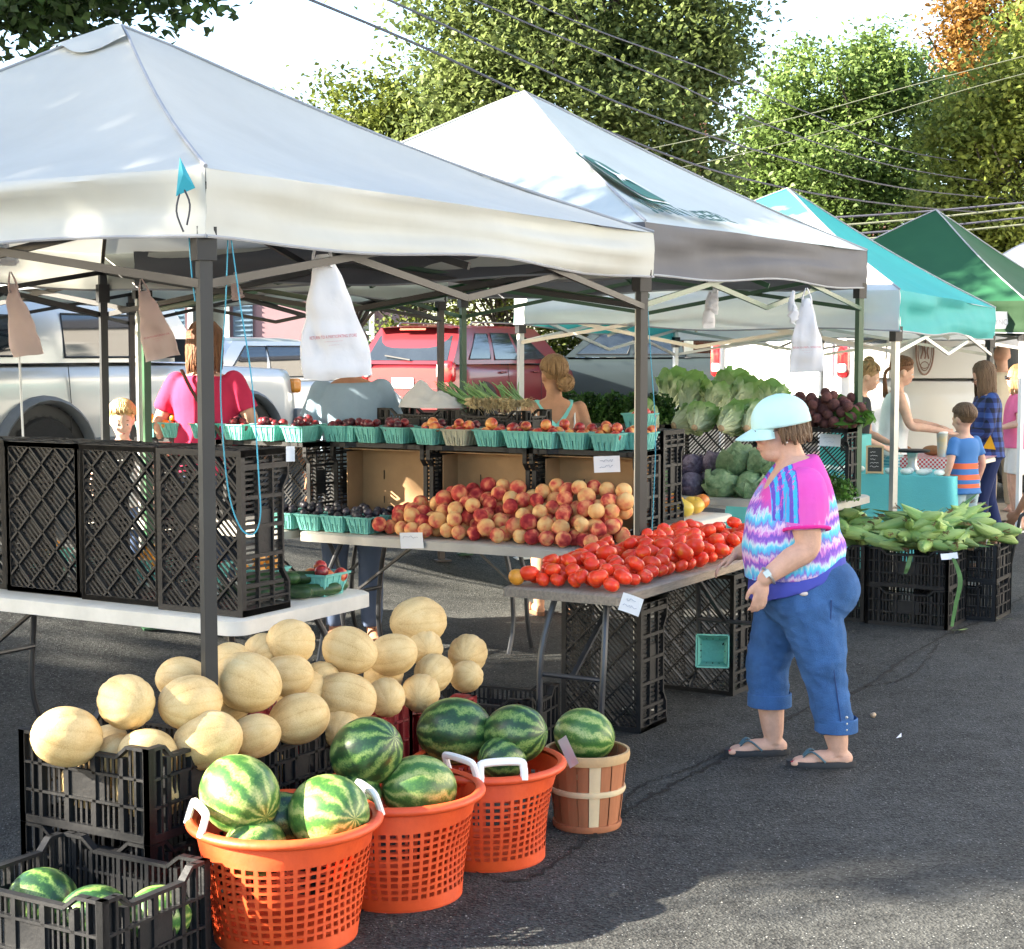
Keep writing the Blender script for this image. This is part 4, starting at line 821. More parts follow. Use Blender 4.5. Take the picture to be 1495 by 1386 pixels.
watermelon(480, 1188, 66, 512, 2.3, .1, 1, 'striped watermelon with yellow patch at the right of the front basket')
watermelon(408, 1196, 46, 505, .4, .1, 0, 'dark watermelon wedged between the two in the front basket')
watermelon(372, 1238, 50, 522, .8, 0, 1, 'watermelon low at the near rim of the front basket')
watermelon(535, 1098, 58, 475, 2.6, .5, 0, 'smooth dark watermelon at the back of the middle orange basket')
watermelon(612, 1152, 57, 474, .35, .1, 1, 'bright striped watermelon at the front of the middle basket')
watermelon(522, 1162, 40, 480, 1.2, .1, 0, 'small dark watermelon deep in the middle basket')
watermelon(664, 1068, 57, 428, .1, .05, 0, 'dark green watermelon at the left of the far orange basket')
watermelon(752, 1072, 50, 432, -.5, -.2, 0, 'boldly striped watermelon at the right of the far orange basket')
watermelon(733, 1108, 38, 438, .6, 0, 0, 'small watermelon low between the handles of the far basket')
watermelon(853, 1074, 46, 409, -.35, .15, 1, 'single watermelon sitting in the wooden bushel basket')
watermelon(None, (.22, .42, .16), .108, 1, 2.5, 0, 0, 'dark watermelon at the left inside the open black crate')
watermelon(None, (.20, .205, .16), .10, 1, .5, .1, 0, 'watermelon in the middle of the open black crate')
watermelon(None, (.33, .09, .15), .09, 1, .2, .1, 1, 'watermelon by the hand hole of the open black crate')
# ---------------------------------------------------------------- orange baskets
orangep = mat('basket_orange', (.74, .095, .018), .5, .14, 5, .2, 30, col2=(.56, .06, .016)); handw = mat('handle_white', (.78, .77, .74), .4, .05)
def basket_mesh(seed):
    b = MB(); nc, nr = 132, 43; Rb, Rt, H_ = .205, .255, .345
    def pt(i, j, d=0):
        a = 2 * math.pi * i / nc; v = j / nr; r_ = lerp(Rb, Rt, v) + d; bulge = .014 * math.sin(2 * a + seed) * math.sin(math.pi * v) + .010 * math.sin(3 * a + seed * 2) * math.sin(math.pi * v)
        return (math.cos(a) * (r_ + bulge), math.sin(a) * (r_ + bulge), .004 + v * (H_ - .02))
    # every third column and row is solid, plus the bands at the top and bottom
    for d in (0, -.005):
        vs = [pt(i, j, d) for j in range(nr + 1) for i in range(nc)]; fs = []
        for j in range(nr):
            for i in range(nc):
                hole = 5 <= j < 35 and (j - 5) % 3 != 2 and i % 3 != 2
                if hole: continue
                k = (i + 1) % nc; q = (j * nc + i, j * nc + k, (j + 1) * nc + k, (j + 1) * nc + i); fs.append(q if d == 0 else q[::-1])
        b.add(vs, fs)
    b.lathe([(Rb - .004, .003), (Rb, .0), (.02, .0), (.02, .004), (Rb - .004, .006)], 66)
    pr = []
    for t in range(11): a_ = math.pi * t / 10; pr.append((Rt + .006 + .020 * math.sin(a_) * 1.0, H_ - .026 + .020 * (1 - math.cos(a_)) * .75))
    pr = [(Rt - .004, H_ - .03)] + pr + [(Rt - .006, H_ - .004)]; b.lathe(pr, 66, cap0=False, cap1=False)
    return b.mesh('basket_body', orangep, ang=50)
HBOW = [(-.075, 0, -.012), (-.075, 0, .03), (-.06, .0, .052), (.06, .0, .052), (.075, 0, .03), (.075, 0, -.012)]
def handle_mesh():
    b = MB(); b.tube(curve_pts(HBOW, 24), .0105, 8, sq=1.3); return b.mesh('handle', handw)
HM = handle_mesh(); HS = mat('grip_white', (.74, .73, .70), .5)
def obasket(x, y, label, h0, seed, sc=1.0):
    p = P(x, y); p.z = 0; t = thing('orange_basket', label, 'basket', p, R(seed * 40), 'orange watermelon baskets'); t.scale = (sc,) * 3
    link('body', basket_mesh(seed), t)
    for k in (0, 1):
        a = R(h0 + 180 * k) - R(seed * 40); hdl = link('handle', HM, t, (math.cos(a) * .262, math.sin(a) * .262, .345), (R(-18), 0, a + math.pi / 2))
    return t
obasket(418, 1362, 'orange perforated basket with a cracked rim, the one beside the black watermelon crate', 25, 1, 1.02)
obasket(582, 1302, 'orange perforated basket of watermelons between the two other orange ones', 40, 2, .98)
obasket(712, 1248, 'orange perforated basket of watermelons beside the wooden bushel basket', -78, 3, .95)
splint = mat('bushel_splint', (.36, .13, .055), .75, .3, 7, .3, 30, stretch=(1, 1, .2)); band = mat('bushel_band', (.52, .34, .17), .7, .2, 6, .2, 30); pale = mat('bushel_pale', (.66, .52, .32), .7, .15, 6)
p = P(857, 1204); p.z = 0; t = thing('bushel_basket', 'wooden half bushel basket with bent rim hoop holding one watermelon', 'basket', p)
n = 20
for k in range(n):
    b = MB(); a0, a1 = 2 * math.pi * (k + .03) / n, 2 * math.pi * (k + .97) / n; rows = []
    def sp(u, v): a = lerp(a0, a1, u); r_ = lerp(.112, .142, v ** .9) + .003 * (k % 2); return (r_ * math.cos(a), r_ * math.sin(a), .004 + v * .27)
    b.grid(sp, 3, 5); b.grid(lambda u, v: Vector(sp(1 - u, v)) * 1 - Vector((math.cos(a0), math.sin(a0), 0)) * .003, 3, 5); b.build('splint', pale if k % 6 == 3 else splint, t)
for z, r_, hh, mm, nm in ((.262, .150, .034, band, 'rim_hoop'), (.140, .135, .020, pale, 'middle_hoop'), (.012, .121, .022, splint, 'base_hoop')):
    b = MB(); b.lathe([(r_, z - hh / 2), (r_ + .004, z), (r_ + .002, z + hh / 2), (r_ - .007, z + hh / 2), (r_ - .008, z - hh / 2), (r_, z - hh / 2)], 40, cap0=False, cap1=False); b.build(nm, mm, t)
b = MB(); b.lathe([(.11, .006), (.01, .006)], 24); b.build('floor', splint, t)
b = MB(); b.box((0, 0, 0), (.075, .008, .004)); 
# ---------------------------------------------------------------- price cards
cardw = mat('card_white', (.74, .76, .80), .7, .04); ink = mat('ink_blue', (.30, .34, .46), .8)
def card(x, y, p, wd, hh, yaw, tilt, lean, label, lines=2, seed=0):
    """p: world point; yaw about z so the face looks along -y at 0"""
    M = Matrix.Translation(p) @ Matrix.Rotation(R(yaw), 4, 'Z') @ Matrix.Rotation(R(lean), 4, 'X') @ Matrix.Rotation(R(tilt), 4, 'Y')
    b = MB(); b.grid(lambda u, v: ((u - .5) * wd, .004 * math.sin(u * 3.1), (v - .5) * hh), 6, 2); b.grid(lambda u, v: ((.5 - u) * wd, .0015 + .004 * math.sin((1 - u) * 3.1), (v - .5) * hh), 6, 2)
    o = b.build('price_card', cardw, ang=80); o.matrix_world = M; tag(o, label, 'price card')
    q = random.Random(seed); s = MB()
    for k in range(lines):
        z = hh * (.22 - .36 * k); x0 = -wd * q.uniform(.25, .38); pts = []
        while x0 < wd * q.uniform(.2, .36): pts.append((x0, -.0012 + .004 * math.sin((x0 / wd + .5) * 3.1), z + q.uniform(-.09, .09) * hh)); x0 += wd * .05
        if len(pts) > 2: s.tube(pts, .0009, 4)
    s.build('handwriting', ink, o)
yD = -60                                                # faces along -Dv
def cardpix(x, y, Y, *a, **k): card(x, y, PY(x, y, Y), *a, **k)
fy = math.degrees(math.atan2(-Dv.x, Dv.y))              # yaw whose front looks along -Dv
card(0, 0, PY(886, 678, loc(T2, .40, .15).y), .135, .082, fy + 12, -3, 0, 'white price card clipped under the nectarine boxes', 2, 1)
card(0, 0, loc(T2, -.012, 1.08, .735), .14, .082, fy, -4, 4, 'white price card hanging from the edge of the peach table', 1, 2)
card(0, 0, PY(921, 883, loc(T3, -.015, .0).y), .085, .075, fy + 15, 18, 8, 'white price card taped to the corner of the tomato table', 2, 3)
card(0, 0, PY(424, 663, 6.02), .032, .056, fy + 40, 0, 0, 'narrow white card on the side of the corner lattice crate', 0, 4)
card(0, 0, PY(1046, 733, loc(T4, -.02, 1.1).y), .135, .085, fy + 8, 4, 0, 'white price card hanging below the cabbages', 1, 5)
card(0, 0, PY(1212, 643, loc(T4, .30, .4).y), .135, .08, fy + 18, 2, 0, 'price card with handwriting in front of the beets', 3, 6)
card(0, 0, PY(829, 1098, 5.62), .062, .105, fy - 25, -30, 10, 'tilted white price card hanging from the far orange basket rim', 0, 7)
card(0, 0, PY(1386, 812, S1.y - .02), .10, .04, fy + 20, -8, -30, 'small white card on the rim of the front corn crate', 0, 8)
card(0, 0, PY(1441, 797, S1.y + .42), .05, .085, fy + 90, 12, 0, 'small white card on the side of the far corn stack', 1, 9)
# ================================================================ leafy produce
def grad_leaf(name, base, tip, x0, x1, axis=0, vein=True):
    m = bpy.data.materials.new(name); m.use_nodes = True; N = m.node_tree.nodes; L = m.node_tree.links; b = N['Principled BSDF']; MATS[name] = m
    tc = N.new('ShaderNodeTexCoord'); s = N.new('ShaderNodeSeparateXYZ'); L.new(tc.outputs['Object'], s.inputs[0])
    nz = nd(N, 'ShaderNodeTexNoise', Scale=22, Detail=5); L.new(tc.outputs['Object'], nz.inputs[0])
    mr = N.new('ShaderNodeMapRange'); mr.inputs['From Min'].default_value = x0; mr.inputs['From Max'].default_value = x1
    L.new(mth(N, L, 'MULTIPLY_ADD', mth(N, L, 'SUBTRACT', nz.outputs[0], .5), abs(x1 - x0) * .8, s.outputs[axis]), mr.inputs[0])
    rp = N.new('ShaderNodeValToRGB'); rp.color_ramp.elements[0].color = (*base, 1); rp.color_ramp.elements[1].color = (*tip, 1); L.new(mr.outputs[0], rp.inputs[0])
    tl = N.new('ShaderNodeBsdfTranslucent'); mx = N.new('ShaderNodeMixShader'); mx.inputs[0].default_value = .3
    L.new(rp.outputs[0], b.inputs['Base Color']); L.new(rp.outputs[0], tl.inputs[0]); b.inputs['Roughness'].default_value = .45
    bp = N.new('ShaderNodeBump'); bp.inputs['Strength'].default_value = .6; bp.inputs['Distance'].default_value = .01; L.new(nz.outputs[0], bp.inputs['Height']); L.new(bp.outputs[0], b.inputs['Normal'])
    L.new(b.outputs[0], mx.inputs[1]); L.new(tl.outputs[0], mx.inputs[2]); L.new(mx.outputs[0], N['Material Output'].inputs[0]); return m
romm = grad_leaf('romaine_leaf', (.70, .74, .50), (.16, .31, .07), .04, .20); rootm = mat('cut_stem', (.55, .38, .22), .8, .2, 30)
def romaine_mesh(seed):
    q = random.Random(seed); b = MB()
    for k in range(17):
        th = k * 2.4 + q.uniform(-.2, .2); out = .10 + .90 * (1 - k / 17); L_ = q.uniform(.24, .31) * (1 - .12 * out); W_ = q.uniform(.055, .08)
        R0 = Matrix.Rotation(th, 3, 'X')
        def lf(u, v, out=out, L_=L_, W_=W_, R0=R0, k=k):
            x = v * L_; w_ = W_ * (.30 + 1.05 * math.sin(min(1, v * 1.0) * 2.2) * .8) * (1 - .55 * max(0, v - .8) / .2)
            sgn = (u - .5) * 2; rad = .022 + .028 * math.sin(v * 1.8) + out * .085 * v * v
            y = sgn * w_; z = rad + .30 * abs(sgn) ** 1.6 * w_ * (-.7 + out * .5) + .012 * math.sin(v * 17 + sgn * 3 + k) * abs(sgn) * (v > .3)
            return R0 @ Vector((x * (1 - .10 * out), y, z))
        b.grid(lf, 6, 12)
    b.lathe([(.021, 0), (.024, .006), (.024, .03)], 10, mi=1)
    n0 = len(b.v) - 30; b.v = b.v[:n0] + [(z - .008, x, y) for x, y, z in b.v[n0:]]
    return b.mesh('lettuce', [romm, rootm], ang=70)
ROM = [romaine_mesh(k) for k in range(3)]
rr = random.Random(21)
def aim(d, roll=0):
    d = Vector(d).normalized(); return d.to_track_quat('X', 'Z').to_matrix() @ Matrix.Rotation(roll, 3, 'X')
for i, (x, y, dx, dy, dz, k) in enumerate([(975, 608, .25, .5, .8, 1.15), (958, 624, -.3, .6, .35, .8), (984, 622, .8, .5, .25, 1.0), (1036, 613, .25, .6, .6, .95), (1014, 625, .3, .7, .3, .85), (1056, 606, .35, .35, .85, 1.15), (1053, 626, .5, .7, .25, .9), (1070, 617, .5, .5, .6, 1.1), (1090, 626, .3, .8, .3, .95), (1120, 622, .2, .7, .6, 1.0), (1000, 612, .35, .55, .65, 1.1)]):
    best = min(((abs(PY(x, y, Y / 50).z - ZS - .03), Y / 50) for Y in range(480, 620))); p = PY(x, y, best[1])
    o = link('lettuce', rr.choice(ROM)); o.matrix_world = Matrix.Translation((p.x, p.y, ZS + .032 + .05 * (dz > .5))) @ aim((dx, dy, dz), rr.uniform(0, 6)).to_4x4() @ Matrix.Scale(k, 4)
    tag(o, 'romaine lettuce with cut stem on the crate shelf', 'lettuce', 'romaine heads on the shelf')
cabm = mat('cabbage_leaf', (.36, .48, .27), .5, .25, 3, .6, 9, rand=.15, col2=(.13, .26, .11)); cabp = mat('red_cabbage_leaf', (.24, .20, .28), .45, .3, 3, .6, 9, rand=.15, col2=(.07, .05, .10))
def cabbage_mesh(m_, seed):
    q = random.Random(seed); b = MB(); b.ell((0, 0, 0), (.95, .95, .88), 20, 12)
    for k in range(9):
        th, tl = k * 2.4, q.uniform(.3, 1.5); R0 = Matrix.Rotation(th, 3, 'Z') @ Matrix.Rotation(tl, 3, 'Y'); wv = q.uniform(0, 6); lift = q.uniform(.06, .32)
        def sh(u, v, R0=R0, wv=wv, lift=lift, k_=k):
            a, e = (u - .5) * 2.3, -1.35 + v * 2.2; edge = max(abs(u - .5) * 2, v) ** 4
            r_ = 1.01 + .04 * (k_ % 3) + lift * edge + .09 * edge * math.sin(u * 15 + wv) + .02 * math.cos(a * 9) * (1 - edge) * .5
            return R0 @ Vector((r_ * math.cos(e) * math.cos(a), r_ * math.cos(e) * math.sin(a), r_ * math.sin(e)))
        b.grid(sh, 12, 10)
    return b.mesh('cabbage', m_, ang=70)
CAB = [cabbage_mesh(cabm, 1), cabbage_mesh(cabm, 2)]; CAP = cabbage_mesh(cabp, 3)
for i, (b_, a, z, me, r_) in enumerate([(1.22, .16, 0, 0, .09), (1.04, .14, 0, 2, .085), (.98, .28, 0, 2, .08), (.82, .13, 0, 1, .105), (.62, .13, 0, 0, .10), (.44, .13, 0, 1, .09), (.74, .20, .15, 0, .105), (.55, .2, .15, 1, .10), (1.08, .24, .13, 2, .075), (.32, .28, 0, 0, .09), (.9, .25, .14, 2, .08)]):
    o = link('red_cabbage' if me == 2 else 'cabbage', CAP if me == 2 else CAB[me], None, loc(T4, a, b_, .742 + r_ * .9 + z), (rr.uniform(-.5, .5), rr.uniform(-.5, .5), rr.uniform(0, 6))); o.scale = (r_,) * 3
    tag(o, 'purple grey red cabbage beside the green ones under the shelf' if me == 2 else 'leafy green cabbage on the table under the lettuce shelf', 'cabbage', 'red cabbages' if me == 2 else 'green cabbages')
beetm = mat('beet_skin', (.16, .06, .05), .92, .35, 3, .6, 9, rand=.25, col2=(.085, .028, .028))
m = MB(); m.ell((0, 0, 0), (1, 1, .95), 14, 10, fn=lambda q: 1 + .05 * mnoise.noise(q * 2)); m.tube(curve_pts([(0, 0, -.9), (.1, .05, -1.4), (.35, .0, -2.0), (.8, .1, -2.6)], 6), [.16, .09, .06, .04, .03, .02, .012], 5); BEE = m.mesh('beet', beetm)
for (u, v, z, r_) in drop(85, .33, .60, .0, .50, lambda q: q.uniform(.032, .043), lambda u, v: .06 + .30 * (1 - abs(v - .27) / .36), 31, 24):
    o = link('beet', BEE, None, loc(T4, u, v, ZS + z), (rr.uniform(.6, 1.9), rr.uniform(-.8, .8), rr.uniform(0, 6))); o.scale = (r_,) * 3; tag(o, 'dusty dark red beet with root tail in the heap on the shelf', 'beet', 'beets heaped on the shelf')
def leaf_bunch(name, label, cat, c, rad, n, size, m_, seed, grp=None, stems=10, aspect=.6):
    rng = np.random.default_rng(seed); t = thing(name, label, cat, c, 0, grp); d = rng.normal(size=(n, 3)); d /= np.linalg.norm(d, axis=1)[:, None]
    pts = d * (rng.uniform(.15, 1, n) ** .5)[:, None] * np.array(rad); pts[:, 2] = np.abs(pts[:, 2]); link('foliage', leaves_mesh('foliage', pts, size, rng, m_, .2, aspect), t)
    b = MB()
    for k in range(stems):
        e = pts[rng.integers(n)]; b.tube(curve_pts([(0, 0, 0), (e[0] * .4, e[1] * .4, e[2] * .6 + .02), tuple(e)], 5), .0022, 4)
    b.build('stalk', stemm, t)
kalem = leaf_mat('kale_leaf', (.055, .13, .022), (.02, .06, .012), .25); carm = leaf_mat('carrot_top', (.09, .20, .03), (.035, .10, .015), .3)
for i, b_ in enumerate((1.45, 1.62, 1.80, 1.98, 2.16)): leaf_bunch('curly_greens', 'bunch of dark curly greens on the shelf behind the tent post', 'greens', loc(T4, .48, b_, ZS), (.16, .14, .22), 1300, .034, kalem, 40 + i, 'curly greens on the shelf')
leaf_bunch('beet_greens', 'green beet leaves hanging over the end of the crate shelf', 'greens', loc(T4, .44, .03, ZS + .03), (.14, .16, .10), 70, .11, carm, 50, None, 12, .45)
leaf_bunch('beet_greens', 'green leaves sticking up behind the beets', 'greens', loc(T4, .6, .22, ZS + .1), (.12, .16, .12), 40, .11, carm, 51, None, 10, .4)
for i, b_ in enumerate((.04, .17)): leaf_bunch('leafy_carrots', 'feathery carrot tops piled at the end of the cabbage table', 'carrots', loc(T4, .16, b_, .75), (.14, .13, .17), 800, .026, carm, 55 + i, 'carrot tops')
carrotm = mat('carrot_skin', (.70, .22, .03), .55, .2, 20); m = MB(); m.tube([(0, 0, 0), (.03, 0, 0), (.09, 0, 0), (.15, 0, 0)], [.006, .014, .010, .002], 8); CARR = m.mesh('carrot', carrotm)
for i in range(6): tag(link('carrot', CARR, None, loc(T4, .04 + .02 * i, .28 + .03 * (i % 3), .757 + .02 * (i // 3)), (0, rr.uniform(-.2, .2), rr.uniform(2, 4))), 'orange carrot beside its feathery tops', 'carrot', 'carrots beside their tops')
# ---------------------------------------------------------------- stack behind the peach table: onions and white bag
table('folding_table', 'narrow folding table directly behind the peach table', T2 + Dv * .80 + Nv * .93, .40, 1.4, .74, .04, tabg)
for i, b_ in enumerate((.98, 1.41, 1.84)):
    crate(frame(loc(T2, .84 + .28, b_ + .20, .742 + .225), -Nv, UP, -Dv), ['crate shelf under the spring onions behind the peach table', 'crate shelf under the crumpled white bag', 'crate shelf under the low crate beside the man'][i], .40, .45, .28)
for i, b_ in enumerate((1.14, 1.62, 1.92)):
    if i == 2:
        pass
    crate(flat(T2, .98, b_ + (.22 if i == 2 else 0), 1.202, 0, True), ['low black crate under the spring onions', 'low black crate under the crumpled white bag', 'low black crate beside the man in grey'][i], .5 if i < 2 else .32, .3, .17)
onw = mat('onion_root', (.52, .42, .24), .9, .25, 40, rand=.1); ong = mat('onion_stalk', (.16, .32, .10), .5, .25, 12)
for k in range(6):
    t = thing('spring_onions', 'bunch of spring onions with straw coloured roots on the low crate', 'onions', loc(T2, .95, .98 + .065 * k, 1.38), RZ + R(60 + rr.uniform(-15, 15)), 'bunches of spring onions')
    bs, bg_ = MB(), MB()
    for j in range(12):
        y, z = rr.uniform(-.03, .03), rr.uniform(0, .05); e = (.30 + rr.uniform(-.05, .05), y * 2.2 + rr.uniform(-.03, .03), z + .10)
        bg_.tube(curve_pts([(.03, y, z), (.15, y * 1.3, z + .03), e], 5), [.006, .006, .006, .005, .004, .002], 5); bs.tube([(-.03, y, z - .004), (-.012, y, z), (.03, y, z)], [.007, .010, .006], 6)
        for h_ in range(9):
            d = Vector((-1, rr.uniform(-.9, .9), rr.uniform(-.9, .9))).normalized() * rr.uniform(.03, .06); bs.tube([(-.03, y, z), Vector((-.03, y, z)) + d * .6, Vector((-.03, y, z)) + d + Vector((0, 0, -.012))], [.0022, .0018, .001], 3)
    bs.build('root', onw, t); bg_.build('stalk', ong, t)
# ---------------------------------------------------------------- plastic bags
bagm = cloth_sheet('bag_plastic', (.86, .85, .86), .35, .05, .5, 22); bagt = cloth_sheet('bag_tan', (.82, .70, .66), .5, .10, .5, 22); redink = mat('bag_red_print', (.62, .13, .18), .7, .2, 30); pinkink = mat('bag_faint_print', (.74, .50, .52), .7)
def bag(p, h_, w_, yaw, tilt, label, m_=None, text=True, lean=0, seed=0, depth=.06, skew=0.0):
    t = thing('plastic_bag', label, 'bag', p, 0); t.rotation_euler = (0, R(tilt), R(yaw)); b = MB()
    def prof(v):        # v 0 top .. 1 bottom
        return w_ * (.16 + .84 * min(1, (v * 1.25)) ** .75) if v < .8 else w_ * (1 - .05 * (v - .8))
    def sf(u, v):
        a = 2 * math.pi * u; wd = prof(v) / 2; dp = (depth * (.35 + .65 * math.sin(math.pi * min(1, v * .9 + .1))) / 2) * (1 if v < .97 else .6)
        ca, sa = math.cos(a), math.sin(a); x = math.copysign(abs(ca) ** .6, ca) * wd; y = math.copysign(abs(sa) ** .8, sa) * dp
        f = mnoise.noise(Vector((x * 22, v * 3.0 + seed, y * 20 + seed))) * .022 + mnoise.noise(Vector((x * 9, v * 7, seed + 4))) * .018
        return Vector((x + skew * v * w_ + f * .4, y + f, -v * h_ + .010 * mnoise.noise(Vector((x * 12, seed, 3))) * (v > .9)))
    b.grid(sf, 40, 22); b.build('sheet', m_ or bagm, t, ang=80)
    for sd in (-1, 1):                                   # the two handles drawn up to the bar
        s = MB(); s.tube(curve_pts([(sd * w_ * .10, 0, -.05), (sd * w_ * .12, .01, -.0), (sd * w_ * .02, .0, .06)], 8), [.028, .026, .022, .02, .016, .014, .012, .01, .008], 8, sq=.35); s.build('handle', m_ or bagm, t)
    if text:
        y0 = -depth / 2 - .014
        for k, (s_, tx, z) in enumerate(((.015, 'RETURN TO A PARTICIPATING STORE', -.665), (.009, '-- ----- --- ---- -- ----- --- ----', -.70), (.007, '---- -- --- ------ -- ----', -.73))):
            tm_ = text_mesh(tx, s_ * h_ / .42, 'print', redink, t, Matrix.Identity(4), 0, .62).data
            for v in tm_.vertices:
                x, z_ = v.co.x + skew * .66 * w_, z * h_ + v.co.y; vv = -z_ / h_; u_ = (x - skew * vv * w_) / (prof(vv) / 2); u_ = max(-.95, min(.95, u_))
                sa = (1 - abs(u_) ** (1 / .6)); dp = depth * (.35 + .65 * math.sin(math.pi * min(1, vv * .9 + .1))) / 2
                yy = -dp * max(0.0, 1 - abs(u_) ** 3.3) ** .4; f = mnoise.noise(Vector(((x - skew * vv * w_) * 22, vv * 3.0 + seed, yy * 20 + seed))) * .022 + mnoise.noise(Vector(((x - skew * vv * w_) * 9, vv * 7, seed + 4))) * .018
                v.co = Vector((x, yy + f - .003, z_))
    return t
bag(MF(.62, .02, 2.02), .415, .235, 8, -4, 'large white printed shopping bag hanging in front of the man in grey', seed=1, skew=.10)
bag(PY(210, 425, 8.3), .35, .18, 15, -12, 'tan translucent bag with red print hanging beside the pink shirted woman', bagt, True, seed=2, depth=.05, skew=.10)
bag(PY(18, 415, 8.0), .35, .15, 10, -8, 'tan bag bunched on a white stick by the tail of the silver car', bagt, False, seed=3, depth=.09, skew=.10)
bag(PY(1178, 436, 9.45), .42, .20, -5, -2, 'white bag with red print hanging from the badge tent frame above the beets', bagm, True, seed=4, skew=-.05)
bag(PY(3, 357, 5.9), .075, .12, 0, 0, 'scrap of white bag tied under the left valance of the grey tent', bagm, False, seed=5, depth=.04)
for i, (x, y, h_, w_) in enumerate(((1046, 416, .16, .07), (1036, 442, .14, .08), (345, 415, .08, .09), (1158, 440, .13, .08))):
    bag(PY(x, y, (9.0, 9.0, 8.4, 9.4)[i]), h_, w_, 30 * i, 10 - 8 * i, ['torn white bag knotted to the green truss', 'second torn bag dangling below the knotted one', 'torn tan bag scrap tied behind the dark corner post', 'bag handle flap sticking out beside the bag above the beets'][i], bagm if i != 2 else bagt, False, seed=6 + i, depth=.05)
b = MB(); b.tube([PY(28, 515, 8.0), PY(36, 690, 8.0)], .006, 8); tag(b.build('white_stick', whitep), 'thin white stick below the bunched tan bag', 'stick')
# crumpled bag on the low crate
b = MB()
def crump(u, v):
    a = 2 * math.pi * u; r_ = (1 - v) ** .6; x, y = .21 * r_ * math.cos(a), .12 * r_ * math.sin(a); z = .10 * v ** .6 + .07 * math.exp(-((x - .08) / .05) ** 2 - (y / .06) ** 2)
    n_ = mnoise.noise(Vector((x * 14, y * 14, 3))) * .035 + mnoise.noise(Vector((x * 35, y * 35, 8))) * .012; return Vector((x, y, max(0, z + n_ * min(1, v * 4))))
b.grid(crump, 44, 18); o = b.build('plastic_bag', bagm, ang=80, loc=loc(T2, .95, 1.58, 1.375), rot=RZ + math.pi / 2); tag(o, 'crumpled white plastic bag lying beside the spring onions', 'bag')
b = MB(); b.grid(lambda u, v: (u * .16, v * .10, .006 * math.sin(u * 4 + v * 3)), 6, 4); tag(b.build('paper_sheet', cardw, ang=80, loc=loc(T2, .92, 1.98, 1.378), rot=RZ + 1.2), 'white sheet of paper on the low crate beside the man', 'paper')
# blue cord loops
cordm = mat('cord_blue', (.04, .30, .42), .6, .1)
def cord(px, Y, label, r_=.0024):
    b = MB(); b.tube(curve_pts([PY(x, y, Y) for x, y in px], 60), r_, 6); tag(b.build('cord', cordm), label, 'cord')
cord([(333, 340), (329, 450), (322, 560), (327, 660), (336, 730), (352, 772), (370, 780), (380, 755), (378, 700), (368, 560), (350, 440), (337, 345)], 5.05, 'blue cord hanging in a long loop beside the dark corner post')
cord([(276, 345), (280, 400), (285, 440)], 5.0, 'short blue cord with a hook behind the dark corner post')
cord([(944, 420), (950, 520), (957, 640), (952, 775)], 7.75, 'thin blue cord hanging beside the steel tent post')
# ================================================================ corn
huskm = mat('corn_husk', (.17, .31, .075), .6, .28, 9, .5, 60, rand=.35, col2=(.36, .45, .15), stretch=(.25, 2, 2)); silk = mat('corn_silk', (.16, .09, .04), .9); cornk = mat('corn_pale', (.62, .60, .36), .5, .15, 60)
huskd = mat('corn_leaf', (.075, .18, .05), .6, .3, 9, .4, 60, rand=.25, stretch=(.3, 2, 2))
def corn_mesh(seed):
    q = random.Random(seed); b = MB(); n = 14; rs = []
    prof = [(-.13, .011), (-.115, .015), (-.10, .025), (-.05, .036), (.0, .038), (.05, .034), (.09, .025), (.12, .014), (.145, .005)]; bend = q.uniform(-.03, .03)
    for x, r_ in prof: rs.append([(x, bend * (x / .13) ** 2 + r_ * (1 + .07 * math.cos(5 * t + x * 9)) * math.cos(t), r_ * (1 + .07 * math.cos(5 * t + x * 9)) * math.sin(t)) for t in (2 * math.pi * j / n for j in range(n))])
    b.rings(rs)
    for k in range(4):
        th, L_, cu = q.uniform(0, 6.28), q.uniform(.10, .19), q.uniform(.0, .45); R0 = Matrix.Rotation(th, 3, 'X'); x0 = q.uniform(-.08, .06)
        b.grid(lambda u, v: R0 @ Vector((x0 + v * L_ * (1 - .15 * cu * v), (u - .5) * .034 * (1 - v) ** .6 + .02 * math.sin(v * 3 + k) * cu, .026 + .5 * cu * L_ * v * v + .003 * abs(u - .5))), 2, 7, 2 if k % 2 else 0)
    for k in range(7): b.tube(curve_pts([(.14, 0, 0), (.165, q.uniform(-.01, .01), q.uniform(-.01, .01)), (.185, q.uniform(-.02, .02), q.uniform(-.025, .01))], 3), .0018, 3, mi=1)
    return b.mesh('corn_ear', [huskm, silk, huskd], ang=60)
COR = [corn_mesh(k) for k in range(5)]
rr = random.Random(77)
for si, (a0, b0, n0) in enumerate(((.21, .27, 46), (.25, .81, 34), (.68, .10, 40))):
    for k in range(n0):
        lay = 0 if k < n0 * .38 else 1 if k < n0 * .68 else 2 if k < n0 * .88 else 3; sp = (1, .9, .65, .4)[lay]
        a, b_ = a0 + rr.uniform(-.19, .19) * sp, b0 + rr.uniform(-.24, .24) * sp; yaw = rr.gauss(-.2, .8) + (math.pi if rr.random() < .5 else 0)
        o = link('corn_ear', rr.choice(COR), None, loc(S1, a, b_, .485 + .012 + .05 * lay + rr.uniform(0, .02)), (rr.uniform(0, 6), rr.uniform(-.4, .3), yaw)); k_ = rr.uniform(.85, 1.1); o.scale = (k_,) * 3
        tag(o, 'green corn ear in its husk heaped on the black crates', 'corn', 'corn ears on the crates')
def husk_strip(pts, label, wd=.03, m_=None):
    b = MB(); P_ = curve_pts(pts, 14); b.grid(lambda u, v: P_[int(round(v * 14))] + Vector(((u - .5) * wd * (1 - .6 * abs(v - .4)), .004 * math.sin(v * 9), 0)), 2, 14); tag(b.build('husk_leaf', m_ or huskd, ang=80), label, 'leaf')
